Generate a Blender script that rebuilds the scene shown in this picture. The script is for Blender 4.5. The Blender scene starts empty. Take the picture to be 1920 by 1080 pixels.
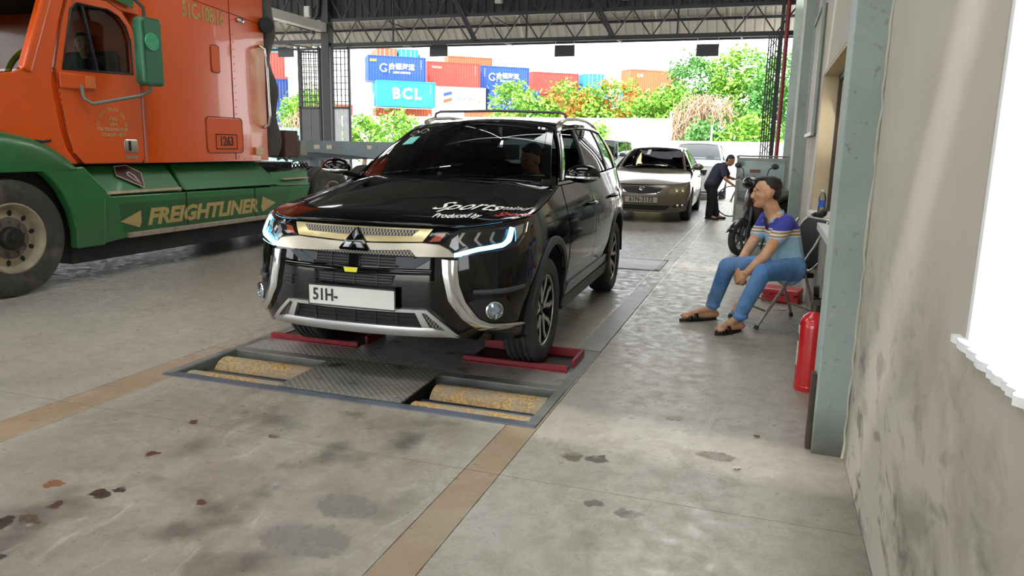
import bpy, bmesh, math, random
from mathutils import Vector, Matrix, noise as mnoise
C = bpy.context.scene.collection
SC = bpy.context.scene
PI = math.pi
R = math.radians
# ------------------------------------------------------------------ camera
CAM_H = 1.42
cam_data = bpy.data.cameras.new('camera')
cam_data.sensor_width = 36.0
cam_data.lens = 1387.0 / 1920.0 * 36.0
cam_data.clip_end = 400
cam = bpy.data.objects.new('camera', cam_data)
C.objects.link(cam)
_fw = Vector((-0.31280896, 0.93073981, -0.18940425))
_rt = Vector((0.94650144, 0.32210174, 0.01963406))
_up = Vector((-0.07928164, 0.17312968, 0.98170288))
cam.matrix_world = Matrix(((_rt.x, _up.x, -_fw.x, 0), (_rt.y, _up.y, -_fw.y, 0), (_rt.z, _up.z, -_fw.z, CAM_H), (0, 0, 0, 1)))
SC.camera = cam
# ------------------------------------------------------------------ sky, sun, exposure
world = bpy.data.worlds.new('world'); SC.world = world
world.use_nodes = True
bg = world.node_tree.nodes['Background']
bg.inputs[0].default_value = (0.94, 0.97, 1.0, 1)
bg.inputs[1].default_value = 3.2
sun_data = bpy.data.lights.new('sun', 'SUN')
sun_data.energy = 7.0; sun_data.angle = R(3); sun_data.color = (1.0, 0.97, 0.93)
sun = bpy.data.objects.new('sun', sun_data); C.objects.link(sun)
sun.rotation_euler = (R(38), R(-20), 0)
sun.rotation_euler = Vector((0.35, 0.62, -1.0)).to_track_quat('-Z', 'Y').to_euler()
SC.view_settings.view_transform = 'Standard'
SC.view_settings.look = 'None'
SC.view_settings.exposure = 0.72
SC.view_settings.gamma = 1.0
SC.view_settings.use_curve_mapping = False
SC.cycles.max_bounces = 8
SC.cycles.diffuse_bounces = 5
SC.cycles.glossy_bounces = 4
SC.cycles.transmission_bounces = 8
SC.cycles.transparent_max_bounces = 12
SC.cycles.sample_clamp_indirect = 6.0
SC.cycles.caustics_reflective = False
SC.cycles.caustics_refractive = False
# ------------------------------------------------------------------ materials
def lin(c):
    if isinstance(c, str):
        c = c.lstrip('#'); c = [int(c[i:i + 2], 16) / 255 for i in (0, 2, 4)]
    return tuple(x / 12.92 if x <= 0.04045 else ((x + 0.055) / 1.055) ** 2.4 for x in c) + (1.0,)
MATS = {}
class NT:
    """small node helper"""
    def __init__(s, name):
        s.m = bpy.data.materials.new(name); s.m.use_nodes = True
        s.t = s.m.node_tree; s.b = s.t.nodes['Principled BSDF']
    def n(s, typ, **kw):
        nd = s.t.nodes.new(typ)
        for k, v in kw.items(): setattr(nd, k, v)
        return nd
    def l(s, a, b): s.t.links.new(a, b)
    def pos(s): return s.n('ShaderNodeNewGeometry').outputs['Position']
    def obj(s): return s.n('ShaderNodeTexCoord').outputs['Object']
    def noise(s, vec, scale, detail=4, rough=0.55, dist=0.0, vscale=None):
        if vscale is not None:
            mp = s.n('ShaderNodeMapping'); mp.inputs['Scale'].default_value = vscale
            s.l(vec, mp.inputs[0]); vec = mp.outputs[0]
        nd = s.n('ShaderNodeTexNoise'); nd.inputs['Scale'].default_value = scale
        nd.inputs['Detail'].default_value = detail; nd.inputs['Roughness'].default_value = rough
        nd.inputs['Distortion'].default_value = dist
        s.l(vec, nd.inputs['Vector']); return nd.outputs['Fac']
    def ramp(s, fac, a, b, lo=0.0, hi=1.0):
        nd = s.n('ShaderNodeMapRange'); nd.inputs[1].default_value = a; nd.inputs[2].default_value = b
        nd.inputs[3].default_value = lo; nd.inputs[4].default_value = hi
        s.l(fac, nd.inputs[0]); return nd.outputs[0]
    def mix(s, fac, a, b, mode='MIX'):
        nd = s.n('ShaderNodeMix', data_type='RGBA', blend_type=mode)
        for sock, v in ((nd.inputs[0], fac), (nd.inputs[6], a), (nd.inputs[7], b)):
            if isinstance(v, (int, float)): sock.default_value = v
            elif isinstance(v, (str, tuple, list)): sock.default_value = lin(v) if isinstance(v, str) else v
            else: s.l(v, sock)
        return nd.outputs[2]
    def math(s, op, a, b=0.0, clamp=False):
        nd = s.n('ShaderNodeMath', operation=op, use_clamp=clamp)
        for sock, v in ((nd.inputs[0], a), (nd.inputs[1], b)):
            if isinstance(v, (int, float)): sock.default_value = v
            else: s.l(v, sock)
        return nd.outputs[0]
    def sep(s, vec):
        nd = s.n('ShaderNodeSeparateXYZ'); s.l(vec, nd.inputs[0]); return nd.outputs
    def color(s, c):
        if isinstance(c, (str, tuple)): s.b.inputs['Base Color'].default_value = lin(c)
        else: s.l(c, s.b.inputs['Base Color'])
    def rough(s, v):
        if isinstance(v, (int, float)): s.b.inputs['Roughness'].default_value = v
        else: s.l(v, s.b.inputs['Roughness'])
    def bump(s, h, strength=0.3, dist=0.01):
        nd = s.n('ShaderNodeBump'); nd.inputs['Strength'].default_value = strength; nd.inputs['Distance'].default_value = dist
        s.l(h, nd.inputs['Height']); s.l(nd.outputs[0], s.b.inputs['Normal'])
def mat(name, col, rough=0.5, metal=0.0, var=0.0, scale=6.0, bump=0.0, coat=0.0, dirt=None, dirt_amt=0.5, emit=None, emit_s=0.0, spec=None):
    """procedural surface: base colour with cloudy noise variation, optional dirt blotches and fine relief"""
    if name in MATS: return MATS[name]
    t = NT(name); t.rough(rough); t.b.inputs['Metallic'].default_value = metal
    p = t.obj()
    nz = t.noise(p, scale, 5)
    base = lin(col)
    dark = tuple(x * (1 - var) for x in base[:3]) + (1,)
    c = t.mix(t.ramp(nz, 0.35, 0.68), base, dark)
    if dirt:
        n2 = t.noise(p, scale * 0.45, 6, 0.65)
        c = t.mix(t.ramp(n2, 0.5, 0.72, 0, dirt_amt), c, dirt)
    t.color(c)
    if bump: t.bump(t.noise(p, scale * 6, 4), bump, 0.004)
    if coat: t.b.inputs['Coat Weight'].default_value = coat; t.b.inputs['Coat Roughness'].default_value = 0.04
    if emit: t.b.inputs['Emission Color'].default_value = lin(emit); t.b.inputs['Emission Strength'].default_value = emit_s
    if spec is not None: t.b.inputs['Specular IOR Level'].default_value = spec
    MATS[name] = t.m
    return t.m
def glass(name, tint, transp, rough=0.02):
    """thin window glass: a tinted see-through film with a clear mirror-like reflection"""
    if name in MATS: return MATS[name]
    m = bpy.data.materials.new(name); m.use_nodes = True; nt = m.node_tree
    nt.nodes.clear()
    out = nt.nodes.new('ShaderNodeOutputMaterial'); mx = nt.nodes.new('ShaderNodeMixShader')
    tr = nt.nodes.new('ShaderNodeBsdfTransparent'); gl = nt.nodes.new('ShaderNodeBsdfGlossy')
    fr = nt.nodes.new('ShaderNodeFresnel'); fr.inputs[0].default_value = 1.5
    base = lin(tint); tr.inputs[0].default_value = tuple(x * transp for x in base[:3]) + (1,)
    gl.inputs['Roughness'].default_value = rough
    ns = nt.nodes.new('ShaderNodeTexNoise'); ns.inputs['Scale'].default_value = 3
    mr = nt.nodes.new('ShaderNodeMapRange'); mr.inputs[3].default_value = rough * .5; mr.inputs[4].default_value = rough * 1.5
    nt.links.new(ns.outputs[0], mr.inputs[0]); nt.links.new(mr.outputs[0], gl.inputs['Roughness'])
    nt.links.new(fr.outputs[0], mx.inputs[0]); nt.links.new(tr.outputs[0], mx.inputs[1]); nt.links.new(gl.outputs[0], mx.inputs[2])
    nt.links.new(mx.outputs[0], out.inputs[0])
    MATS[name] = m; return m
# ------------------------------------------------------------------ object helpers
def tag(o, label=None, cat=None, group=None, kind=None):
    if label: o['label'] = label
    if cat: o['category'] = cat
    if group: o['group'] = group
    if kind: o['kind'] = kind
    return o
def thing(name, label, cat, loc=(0, 0, 0), rz=0.0, group=None):
    o = bpy.data.objects.new(name, None); C.objects.link(o)
    o.empty_display_size = 0.1
    o.location = loc; o.rotation_euler = (0, 0, rz)
    return tag(o, label, cat, group)
def struct(name, loc=(0, 0, 0), rz=0.0):
    o = bpy.data.objects.new(name, None); C.objects.link(o)
    o.location = loc; o.rotation_euler = (0, 0, rz); o['kind'] = 'structure'
    return o
def link_mesh(name, me, m, parent=None):
    o = bpy.data.objects.new(name, me); C.objects.link(o)
    if m is not None and not me.materials: me.materials.append(m)
    if parent is not None: o.parent = parent
    return o
def copy_tree(o, parent=None):
    kids = list(o.children)
    c = o.copy(); C.objects.link(c)
    if parent is not None: c.parent = parent
    for k in kids: copy_tree(k, c)
    return c
def basis(d):
    d = Vector(d).normalized()
    a = Vector((0, 0, 1)) if abs(d.z) < 0.95 else Vector((1, 0, 0))
    u = d.cross(a).normalized(); v = d.cross(u).normalized()
    return u, v, d
class MB:
    """collects shapes into one mesh"""
    def __init__(s): s.v = []; s.f = []
    def add(s, vs, fs):
        o = len(s.v); s.v += [tuple(p) for p in vs]; s.f += [tuple(i + o for i in f) for f in fs]; return s
    def box(s, x0, x1, y0, y1, z0, z1):
        if x0 > x1: x0, x1 = x1, x0
        if y0 > y1: y0, y1 = y1, y0
        if z0 > z1: z0, z1 = z1, z0
        return s.add([(x0, y0, z0), (x1, y0, z0), (x1, y1, z0), (x0, y1, z0), (x0, y0, z1), (x1, y0, z1), (x1, y1, z1), (x0, y1, z1)],
                     [(0, 3, 2, 1), (4, 5, 6, 7), (0, 1, 5, 4), (1, 2, 6, 5), (2, 3, 7, 6), (3, 0, 4, 7)])
    def bar(s, p0, p1, w, h=None, up=(0, 0, 1)):
        """rectangular bar from p0 to p1, width w across, height h along up"""
        h = w if h is None else h
        p0, p1 = Vector(p0), Vector(p1); d = (p1 - p0).normalized(); upv = Vector(up)
        if abs(d.dot(upv)) > 0.98: upv = Vector((1, 0, 0))
        a = d.cross(upv).normalized() * w / 2; b = a.cross(d).normalized() * h / 2
        vs = [p + i * a + j * b for p in (p0, p1) for i, j in ((-1, -1), (1, -1), (1, 1), (-1, 1))]
        return s.add(vs, [(0, 1, 2, 3), (7, 6, 5, 4), (0, 4, 5, 1), (1, 5, 6, 2), (2, 6, 7, 3), (3, 7, 4, 0)])
    def cyl(s, p0, p1, r0, r1=None, n=14, caps=True):
        r1 = r0 if r1 is None else r1
        p0, p1 = Vector(p0), Vector(p1); u, v, d = basis(p1 - p0)
        vs = [p + (u * math.cos(2 * PI * k / n) + v * math.sin(2 * PI * k / n)) * r for p, r in ((p0, r0), (p1, r1)) for k in range(n)]
        fs = [(k, (k + 1) % n, n + (k + 1) % n, n + k) for k in range(n)]
        if caps: fs += [tuple(range(n - 1, -1, -1)), tuple(range(n, 2 * n))]
        return s.add(vs, fs)
    def tube(s, pts, r, n=8, closed=False, caps=True):
        pts = [Vector(p) for p in pts]; m = len(pts); vs = []; prev = None
        rr = r if isinstance(r, (list, tuple)) else [r] * m
        for i, p in enumerate(pts):
            a = pts[(i - 1) % m] if (closed or i > 0) else p; b = pts[(i + 1) % m] if (closed or i < m - 1) else p
            d = (b - a).normalized()
            if prev is None: u, v, _ = basis(d)
            else:
                u = (prev - d * prev.dot(d)).normalized(); v = d.cross(u)
            prev = u
            vs += [p + (u * math.cos(2 * PI * k / n) + v * math.sin(2 * PI * k / n)) * rr[i] for k in range(n)]
        fs = []
        for i in range(m if closed else m - 1):
            j = (i + 1) % m
            fs += [(i * n + k, i * n + (k + 1) % n, j * n + (k + 1) % n, j * n + k) for k in range(n)]
        if caps and not closed: fs += [tuple(range(n - 1, -1, -1)), tuple(range((m - 1) * n, m * n))]
        return s.add(vs, fs)
    def lathe(s, prof, origin=(0, 0, 0), axis=(0, 0, 1), n=24, arc=2 * PI):
        """prof: list of (radius, height along axis)"""
        o = Vector(origin); u, v, d = basis(axis); m = len(prof); vs = []
        full = abs(arc) > 6.28; q = n if full else n + 1
        for r, h in prof:
            vs += [o + d * h + (u * math.cos(arc * k / n) + v * math.sin(arc * k / n)) * r for k in range(q)]
        fs = [(i * q + k, i * q + (k + 1) % q, (i + 1) * q + (k + 1) % q, (i + 1) * q + k) for i in range(m - 1) for k in range(n)]
        return s.add(vs, fs)
    def prism(s, poly, fn, d):
        """poly of (a,b); fn(a,b,t)->point; a plate between t=0 and t=d"""
        n = len(poly)
        vs = [fn(a, b, 0) for a, b in poly] + [fn(a, b, d) for a, b in poly]
        return s.add(vs, [tuple(range(n - 1, -1, -1)), tuple(range(n, 2 * n))] + [(k, (k + 1) % n, n + (k + 1) % n, n + k) for k in range(n)])
    def grid(s, rows, closed_u=False, closed_v=False):
        nu, nv = len(rows), len(rows[0])
        vs = [p for r in rows for p in r]
        fs = [(i * nv + j, i * nv + (j + 1) % nv, ((i + 1) % nu) * nv + (j + 1) % nv, ((i + 1) % nu) * nv + j)
              for i in range(nu if closed_u else nu - 1) for j in range(nv if closed_v else nv - 1)]
        return s.add(vs, fs)
    def ellip(s, c, r, n=12, m=8):
        c = Vector(c); rows = []
        for i in range(1, m):
            th = PI * i / m
            rows.append([c + Vector((r[0] * math.sin(th) * math.cos(2 * PI * k / n), r[1] * math.sin(th) * math.sin(2 * PI * k / n), r[2] * math.cos(th))) for k in range(n)])
        o = len(s.v); s.grid(rows, closed_v=True)
        s.v += [tuple(c + Vector((0, 0, r[2]))), tuple(c - Vector((0, 0, r[2])))]
        t, b = len(s.v) - 2, len(s.v) - 1
        L = o + (m - 2) * n
        s.f += [(t, o + (k + 1) % n, o + k) for k in range(n)] + [(b, L + k, L + (k + 1) % n) for k in range(n)]
        return s
    def xf(s, M):
        s.v = [tuple(M @ Vector(p)) for p in s.v]; return s
    def mesh(s, name, smooth=None):
        me = bpy.data.meshes.new(name); me.from_pydata(s.v, [], s.f); me.validate(); me.update()
        bm = bmesh.new(); bm.from_mesh(me); bmesh.ops.recalc_face_normals(bm, faces=bm.faces); bm.to_mesh(me); bm.free()
        if smooth is not None:
            me.polygons.foreach_set('use_smooth', [True] * len(me.polygons))
            me.set_sharp_from_angle(angle=R(smooth))
        return me
    def build(s, name, m, parent=None, smooth=None, bevel=0.0, seg=2, solid=0.0, sub=0, off=-1):
        o = link_mesh(name, s.mesh(name, smooth), m, parent)
        if solid:
            md = o.modifiers.new('solid', 'SOLIDIFY'); md.thickness = solid; md.offset = off
        if bevel:
            md = o.modifiers.new('bevel', 'BEVEL'); md.width = bevel; md.segments = seg; md.limit_method = 'ANGLE'; md.angle_limit = R(40)
        if sub:
            md = o.modifiers.new('sub', 'SUBSURF'); md.levels = sub; md.render_levels = sub
        return o
def baked(o):
    """replace an object's mesh by its evaluated one and drop the modifiers"""
    dg = bpy.context.evaluated_depsgraph_get(); dg.update()
    me = bpy.data.meshes.new_from_object(o.evaluated_get(dg), depsgraph=dg)
    o.modifiers.clear(); o.data = me
    return o
_textcache = {}
def text_mesh(txt, size, depth=0.002, shear=0.0, bold=0.0, space=1.0, xs=1.0, align='CENTER'):
    cu = bpy.data.curves.new('t', 'FONT'); cu.body = txt; cu.size = size; cu.extrude = depth; cu.shear = shear; cu.offset = bold
    cu.align_x = align; cu.align_y = 'CENTER'; cu.space_character = space; cu.resolution_u = 2
    o = bpy.data.objects.new('t', cu); C.objects.link(o)
    dg = bpy.context.evaluated_depsgraph_get(); dg.update()
    me = bpy.data.meshes.new_from_object(o.evaluated_get(dg), depsgraph=dg)
    bpy.data.objects.remove(o)
    if xs != 1.0: me.transform(Matrix.Scale(xs, 4, (1, 0, 0)))
    me.materials.clear()
    return me
def lettering(txt, size, m, origin, xdir, ydir, parent=None, name='lettering', **kw):
    """text lying in the plane spanned by xdir and ydir"""
    me = text_mesh(txt, size, **kw)
    x = Vector(xdir).normalized(); y = Vector(ydir).normalized(); z = x.cross(y).normalized(); y = z.cross(x)
    o = Vector(origin)
    me.transform(Matrix(((x.x, y.x, z.x, o.x), (x.y, y.y, z.y, o.y), (x.z, y.z, z.z, o.z), (0, 0, 0, 1))))
    return link_mesh(name, me, m, parent)
def blob(name, caps, m, parent=None, voxel=0.01, smooth=3, balls=(), extra=None, factor=0.5):
    """one continuous body: tapered capsules (p0,r0,p1,r1) and ellipsoids (c,(rx,ry,rz)) fused and smoothed"""
    b = MB()
    for p0, r0, p1, r1 in caps:
        b.cyl(p0, p1, r0, r1, 14)
        b.ellip(p0, (r0, r0, r0), 12, 8); b.ellip(p1, (r1, r1, r1), 12, 8)
    for it in balls:
        if len(it) == 2: b.ellip(it[0], it[1], 18, 12)
        else:
            t = MB(); t.ellip((0, 0, 0), it[1], 18, 12); t.xf(Matrix.Translation(it[0]) @ it[2].to_4x4()); b.add(t.v, t.f)
    if extra: extra(b)
    o = b.build(name, m, parent)
    md = o.modifiers.new('r', 'REMESH'); md.mode = 'VOXEL'; md.voxel_size = voxel; md.use_smooth_shade = True
    if smooth:
        md = o.modifiers.new('s', 'SMOOTH'); md.iterations = smooth; md.factor = factor
    return baked(o)
def lerp(a, b, t): return a + (b - a) * t
def interp(pts, x):
    """piecewise linear through sorted (x,y)"""
    if x <= pts[0][0]: return pts[0][1]
    for (a, p), (b, q) in zip(pts, pts[1:]):
        if x <= b: return p + (q - p) * (x - a) / (b - a)
    return pts[-1][1]
def smooth_interp(pts, x):
    """Catmull-Rom through sorted (x,y)"""
    n = len(pts)
    if x <= pts[0][0]: return pts[0][1]
    if x >= pts[-1][0]: return pts[-1][1]
    for i in range(n - 1):
        if x <= pts[i + 1][0]:
            x0, y0 = pts[i]; x1, y1 = pts[i + 1]; h = x1 - x0; t = (x - x0) / h
            m0 = (pts[i + 1][1] - pts[i - 1][1]) / (pts[i + 1][0] - pts[i - 1][0]) if i > 0 else (y1 - y0) / h
            m1 = (pts[i + 2][1] - y0) / (pts[i + 2][0] - x0) if i < n - 2 else (y1 - y0) / h
            t2, t3 = t * t, t * t * t
            return (2 * t3 - 3 * t2 + 1) * y0 + (t3 - 2 * t2 + t) * h * m0 + (-2 * t3 + 3 * t2) * y1 + (t3 - t2) * h * m1
def resample(pts, n):
    pts = [Vector(p) for p in pts]; ds = [0]
    for a, b in zip(pts, pts[1:]): ds.append(ds[-1] + (b - a).length)
    out = []
    for k in range(n):
        d = ds[-1] * k / (n - 1); i = 0
        while i < len(ds) - 2 and ds[i + 1] < d: i += 1
        seg = ds[i + 1] - ds[i]
        out.append(pts[i].lerp(pts[i + 1], 0 if seg == 0 else (d - ds[i]) / seg))
    return out
# ------------------------------------------------------------------ floor
WX = 0.453            # right wall plane
EY = 20.0             # end of the hall
SPOTS = [  # oil and damp spots on the concrete: x, y, radius x, radius y, colour
    (-2.56, 2.50, .034, .035, '#4a2c20'), (-2.71, 2.12, .042, .045, '#7d5334'), (-2.45, 2.11, .050, .040, '#1d1713'), (-2.40, 2.17, .028, .018, '#211a15'), (-2.02, 2.19, .024, .022, '#4b3023'),
    (-2.60, 1.79, .050, .06, '#1d1814'), (-2.40, 1.62, .045, .035, '#1d1b18'), (-2.53, 1.98, .03, .02, '#4b3023'), (-2.67, 2.88, .025, .03, '#4a3022'), (-2.18, 2.86, .03, .03, '#5d4c40'), (-2.52, 1.86, .06, .03, '#54463a'),
    (-1.47, 2.38, .155, .10, '#78736d'), (-1.48, 2.10, .20, .12, '#7c766e'), (-0.75, 3.17, .05, .05, '#6a6156'), (-0.64, 3.18, .06, .05, '#645c52'), (-0.11, 3.42, .11, .06, '#665d52'), (-0.36, 3.85, .05, .04, '#6a6156'),
    (-.55, 2.75, .05, .04, '#6c655b'), (-.42, 2.72, .06, .03, '#6c655b'), (-.15, 2.3, .05, .05, '#6a6257'), (-1.9, 4.02, .05, .02, '#15130f'), (-2.1, 3.75, .04, .02, '#15130f')]
def floor_material():
    t = NT('worn_concrete'); P = t.pos(); s = t.sep(P); X, Y = s[0], s[1]
    n1 = t.noise(P, 0.55, 6, 0.62); n2 = t.noise(P, 2.6, 6, 0.65, 0.6); n3 = t.noise(P, 22, 5, 0.6)
    n7 = t.noise(P, 60, 4, .7); n8 = t.noise(P, 11, 5, .68, .1)
    c = t.mix(t.ramp(n1, .36, .66), '#a39d91', '#8c877c')
    c = t.mix(t.ramp(n8, .40, .62, 0, .55), c, '#7d766a')
    c = t.mix(t.ramp(n7, .42, .68, 0, .35), c, '#b3ad9f')
    c = t.mix(t.ramp(n2, .42, .74, 0, .55), c, '#b3aea2')
    n5 = t.noise(P, 1.3, 5, .7, 1.2)
    c = t.mix(t.ramp(n5, .55, .75, 0, .55), c, '#6e665b')
    # oily middle of the lane, brownish
    def band(a, b, soft):
        return t.math('MULTIPLY', t.ramp(X, a - soft, a + soft), t.ramp(X, b - soft, b + soft, 1, 0))
    lane = t.math('MULTIPLY', band(-3.2, -1.25, .12), t.ramp(n2, .38, .62))
    c = t.mix(t.math('MULTIPLY', lane, .6), c, '#6b5f52')
    n6 = t.noise(P, 3.4, 3, .5)
    c = t.mix(t.math('MULTIPLY', t.math('MULTIPLY', band(-2.75, -1.3, .2), t.ramp(n6, .52, .68)), .7), c, '#4a433c')
    # tyre-darkened approach beyond the roller bed
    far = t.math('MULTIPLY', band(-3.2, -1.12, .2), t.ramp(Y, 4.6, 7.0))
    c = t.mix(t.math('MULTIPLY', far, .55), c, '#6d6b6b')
    # tan painted lane lines with ragged wear
    w = t.math('MULTIPLY', t.math('ADD', n3, t.math('MULTIPLY', n2, .8)), 1)
    edge = t.math('MULTIPLY', t.math('SUBTRACT', t.noise(P, 9, 4), .5), .05)
    def stripe(a, b):
        xe = t.math('ADD', X, edge)
        return t.math('MULTIPLY', t.math('GREATER_THAN', xe, a), t.math('LESS_THAN', xe, b))
    near = t.ramp(Y, 3.3, 4.6, 1, 0)
    st = t.math('MULTIPLY', t.math('MAXIMUM', stripe(-1.168, -1.003), stripe(-3.56, -3.32)), t.ramp(w, .55, 1.15, 1, .55))
    wn = t.ramp(t.noise(P, 1.1, 3), .35, .65)
    c = t.mix(t.math('MULTIPLY', st, t.math('MULTIPLY', near, .85)), c, t.mix(wn, '#98703c', '#8b7458'))
    c = t.mix(t.math('MULTIPLY', t.math('MULTIPLY', st, t.ramp(Y, 4.4, 5.2)), .6), c, '#6f6c68')
    # white lines beside the far strip
    wl = t.math('MAXIMUM', stripe(-1.195, -1.165), stripe(-1.01, -.985))
    c = t.mix(t.math('MULTIPLY', t.math('MULTIPLY', wl, t.ramp(Y, 5.0, 6.5)), t.ramp(n2, .38, .55, 0, .8)), c, '#d4d2cc')
    # scratched dark patch of old roughened concrete
    # pale scuffs and chalky scratches
    n4 = t.noise(P, 7, 6, .7, 1.5, vscale=(1, .35, 1))
    c = t.mix(t.ramp(n4, .58, .72, 0, .45), c, '#c4bfb2')
    # floor patchily darker towards the foot of the wall
    c = t.mix(t.math('MULTIPLY', t.ramp(X, .15, .45), t.ramp(n2, .3, .6, .15, .7)), c, '#4d483f')
    warp = t.n('ShaderNodeVectorMath', operation='SCALE'); nz = t.n('ShaderNodeTexNoise'); nz.inputs['Scale'].default_value = 16
    t.l(P, nz.inputs['Vector'])
    sub = t.n('ShaderNodeVectorMath', operation='SUBTRACT'); t.l(nz.outputs['Color'], sub.inputs[0]); sub.inputs[1].default_value = (.5, .5, .5)
    t.l(sub.outputs[0], warp.inputs[0]); warp.inputs['Scale'].default_value = .09
    pw = t.n('ShaderNodeVectorMath', operation='ADD'); t.l(P, pw.inputs[0]); t.l(warp.outputs[0], pw.inputs[1])
    rgh = t.ramp(n8, .35, .65, .26, .58)
    for x, y, rx, ry, col in SPOTS:
        mp = t.n('ShaderNodeMapping'); mp.vector_type = 'TEXTURE'
        mp.inputs['Location'].default_value = (x, y, 0); mp.inputs['Scale'].default_value = (rx, ry, 50)
        t.l(pw.outputs[0], mp.inputs[0])
        ln = t.n('ShaderNodeVectorMath', operation='LENGTH'); t.l(mp.outputs[0], ln.inputs[0])
        k = t.ramp(ln.outputs['Value'], .8, 1.05, .88, 0)
        c = t.mix(k, c, col)
        rgh = t.math('SUBTRACT', rgh, t.math('MULTIPLY', k, .2), True)
    t.color(c); t.rough(rgh)
    t.bump(t.math('ADD', n3, t.math('MULTIPLY', n2, 1.5)), .25, .004)
    return t.m
M_floor = floor_material()
M_dark = mat('dark_gap', '#1b1a19', .9, var=.3)
floor = struct('floor')
PIT = (-3.40, -1.02, 3.46, 4.93)
xs = [-26, -19, -12.6, -7.6, -3.56, -3.31, -1.168, -1.003, WX]
ys = [-12, -6, -1.7, 2.86, 7.4, 12.0, 16.6, 21.0]
g_ = .004
for i in range(len(xs) - 1):
    for j in range(len(ys) - 1):
        x0, x1, y0, y1 = xs[i] + g_ / 2, xs[i + 1] - g_ / 2, ys[j] + g_ / 2, ys[j + 1] - g_ / 2
        cells = [(x0, x1, y0, y1)]
        if y0 < PIT[2] < y1 and x1 > PIT[0] and x0 < PIT[1]:
            cells = [(x0, x1, y0, PIT[2]), (x0, x1, PIT[3], y1)]
            if x0 < PIT[0]: cells.append((x0, PIT[0], PIT[2], PIT[3]))
            if x1 > PIT[1]: cells.append((PIT[1], x1, PIT[2], PIT[3]))
        m = MB()
        for q in cells: m.box(q[0], q[1], q[2], q[3], -.12, 0)
        m.build('slab', M_floor, floor)
m = MB(); m.box(-26, WX, -12, PIT[2], -.2, -.1).box(-26, WX, PIT[3], 21, -.2, -.1).box(-26, PIT[0], PIT[2], PIT[3], -.2, -.1).box(PIT[1], WX, PIT[2], PIT[3], -.2, -.1)
m.build('sub_base', M_dark, floor)
gm = NT('yard_concrete'); P_ = gm.pos()
gm.color(gm.mix(gm.ramp(gm.noise(P_, .3, 6), .35, .7), '#c2bdb2', '#a39e94')); gm.rough(.8)
m = MB(); m.box(-160, 60, 21, 190, -.3, -.015).box(-160, -26, -60, 21, -.3, -.015).box(-26, 60, -60, -12, -.3, -.015).box(.7, 60, -12, 21, -.3, -.015)
m.build('ground', gm.m)['kind'] = 'structure'
# ------------------------------------------------------------------ right wall
def wall_material():
    t = NT('stained_plaster'); P = t.pos(); Z = t.sep(P)[2]
    n1 = t.noise(P, .8, 5, .6); n2 = t.noise(P, 3.0, 6, .65, .4, vscale=(1, .5, .9)); n3 = t.noise(P, 16, 5)
    c = t.mix(t.ramp(n1, .35, .65), '#aaa498', '#9e988c')
    c = t.mix(t.ramp(n2, .5, .78, 0, .3), c, '#8d8273')
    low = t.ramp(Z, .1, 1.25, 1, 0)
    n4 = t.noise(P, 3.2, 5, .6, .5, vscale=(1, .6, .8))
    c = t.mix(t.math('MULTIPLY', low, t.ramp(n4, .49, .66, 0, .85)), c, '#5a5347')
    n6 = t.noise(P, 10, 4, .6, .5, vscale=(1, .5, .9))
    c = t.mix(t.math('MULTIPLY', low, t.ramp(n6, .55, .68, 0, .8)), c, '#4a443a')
    n5 = t.noise(P, 9, 4, .5, .5, vscale=(1, .5, .8))
    c = t.mix(t.ramp(n5, .70, .75, 0, .18), c, '#c6bcab')
    t.color(c); t.rough(.85); t.bump(t.math('ADD', t.math('MULTIPLY', n3, .4), n2), .3, .006)
    return t.m
M_wall = wall_material()
M_white = mat('white_plaster', '#cfd1d0', .8, var=.06, scale=3, bump=.2)
M_beige = mat('beige_plaster', '#c3b494', .8, var=.15, scale=3, dirt='#8a7c60', dirt_amt=.4)
def concrete_mat():
    t = NT('grey_green_concrete'); P = t.pos()
    n1 = t.noise(P, 1.6, 5); n2 = t.noise(P, 9, 6, .7); n3 = t.noise(P, 30, 3)
    c = t.mix(t.ramp(n1, .35, .65), '#9aa7a0', '#8a9791')
    c = t.mix(t.ramp(n2, .62, .72, 0, .55), c, '#646b65')
    c = t.mix(t.ramp(t.noise(P, 28, 4, .6), .64, .70, 0, .5), c, '#5b625c')
    c = t.mix(t.ramp(t.noise(P, 5, 5, .6), .62, .72, 0, .7), c, '#a5aca4')
    c = t.mix(t.math('MULTIPLY', t.ramp(t.sep(P)[2], .0, .25, 1, 0), t.ramp(n1, .3, .6)), c, '#4c4a42')
    t.color(c); t.rough(.8); t.bump(t.math('ADD', n2, t.math('MULTIPLY', n3, .4)), .35, .008); return t.m
M_pillar = concrete_mat()
W1 = (0.2, 1.87, 1.005, 2.6)    # window 1: y0,y1,z0,z1
W2 = (5.3, 8.0, .84, 2.16)
W3 = (11.6, 13.4, .95, 2.4)
HZ = 6.6
wall = MB()
prev = -12.0
for (a, b, z0, z1) in (W1, W2, W3):
    wall.box(WX, WX + .24, prev, a, -.1, HZ); wall.box(WX, WX + .24, a, b, -.1, z0); wall.box(WX, WX + .24, a, b, z1, HZ); prev = b
wall.box(WX, WX + .24, prev, EY + .6, -.1, HZ)
wr = wall.build('wall_right', M_wall); wr['kind'] = 'structure'
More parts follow.
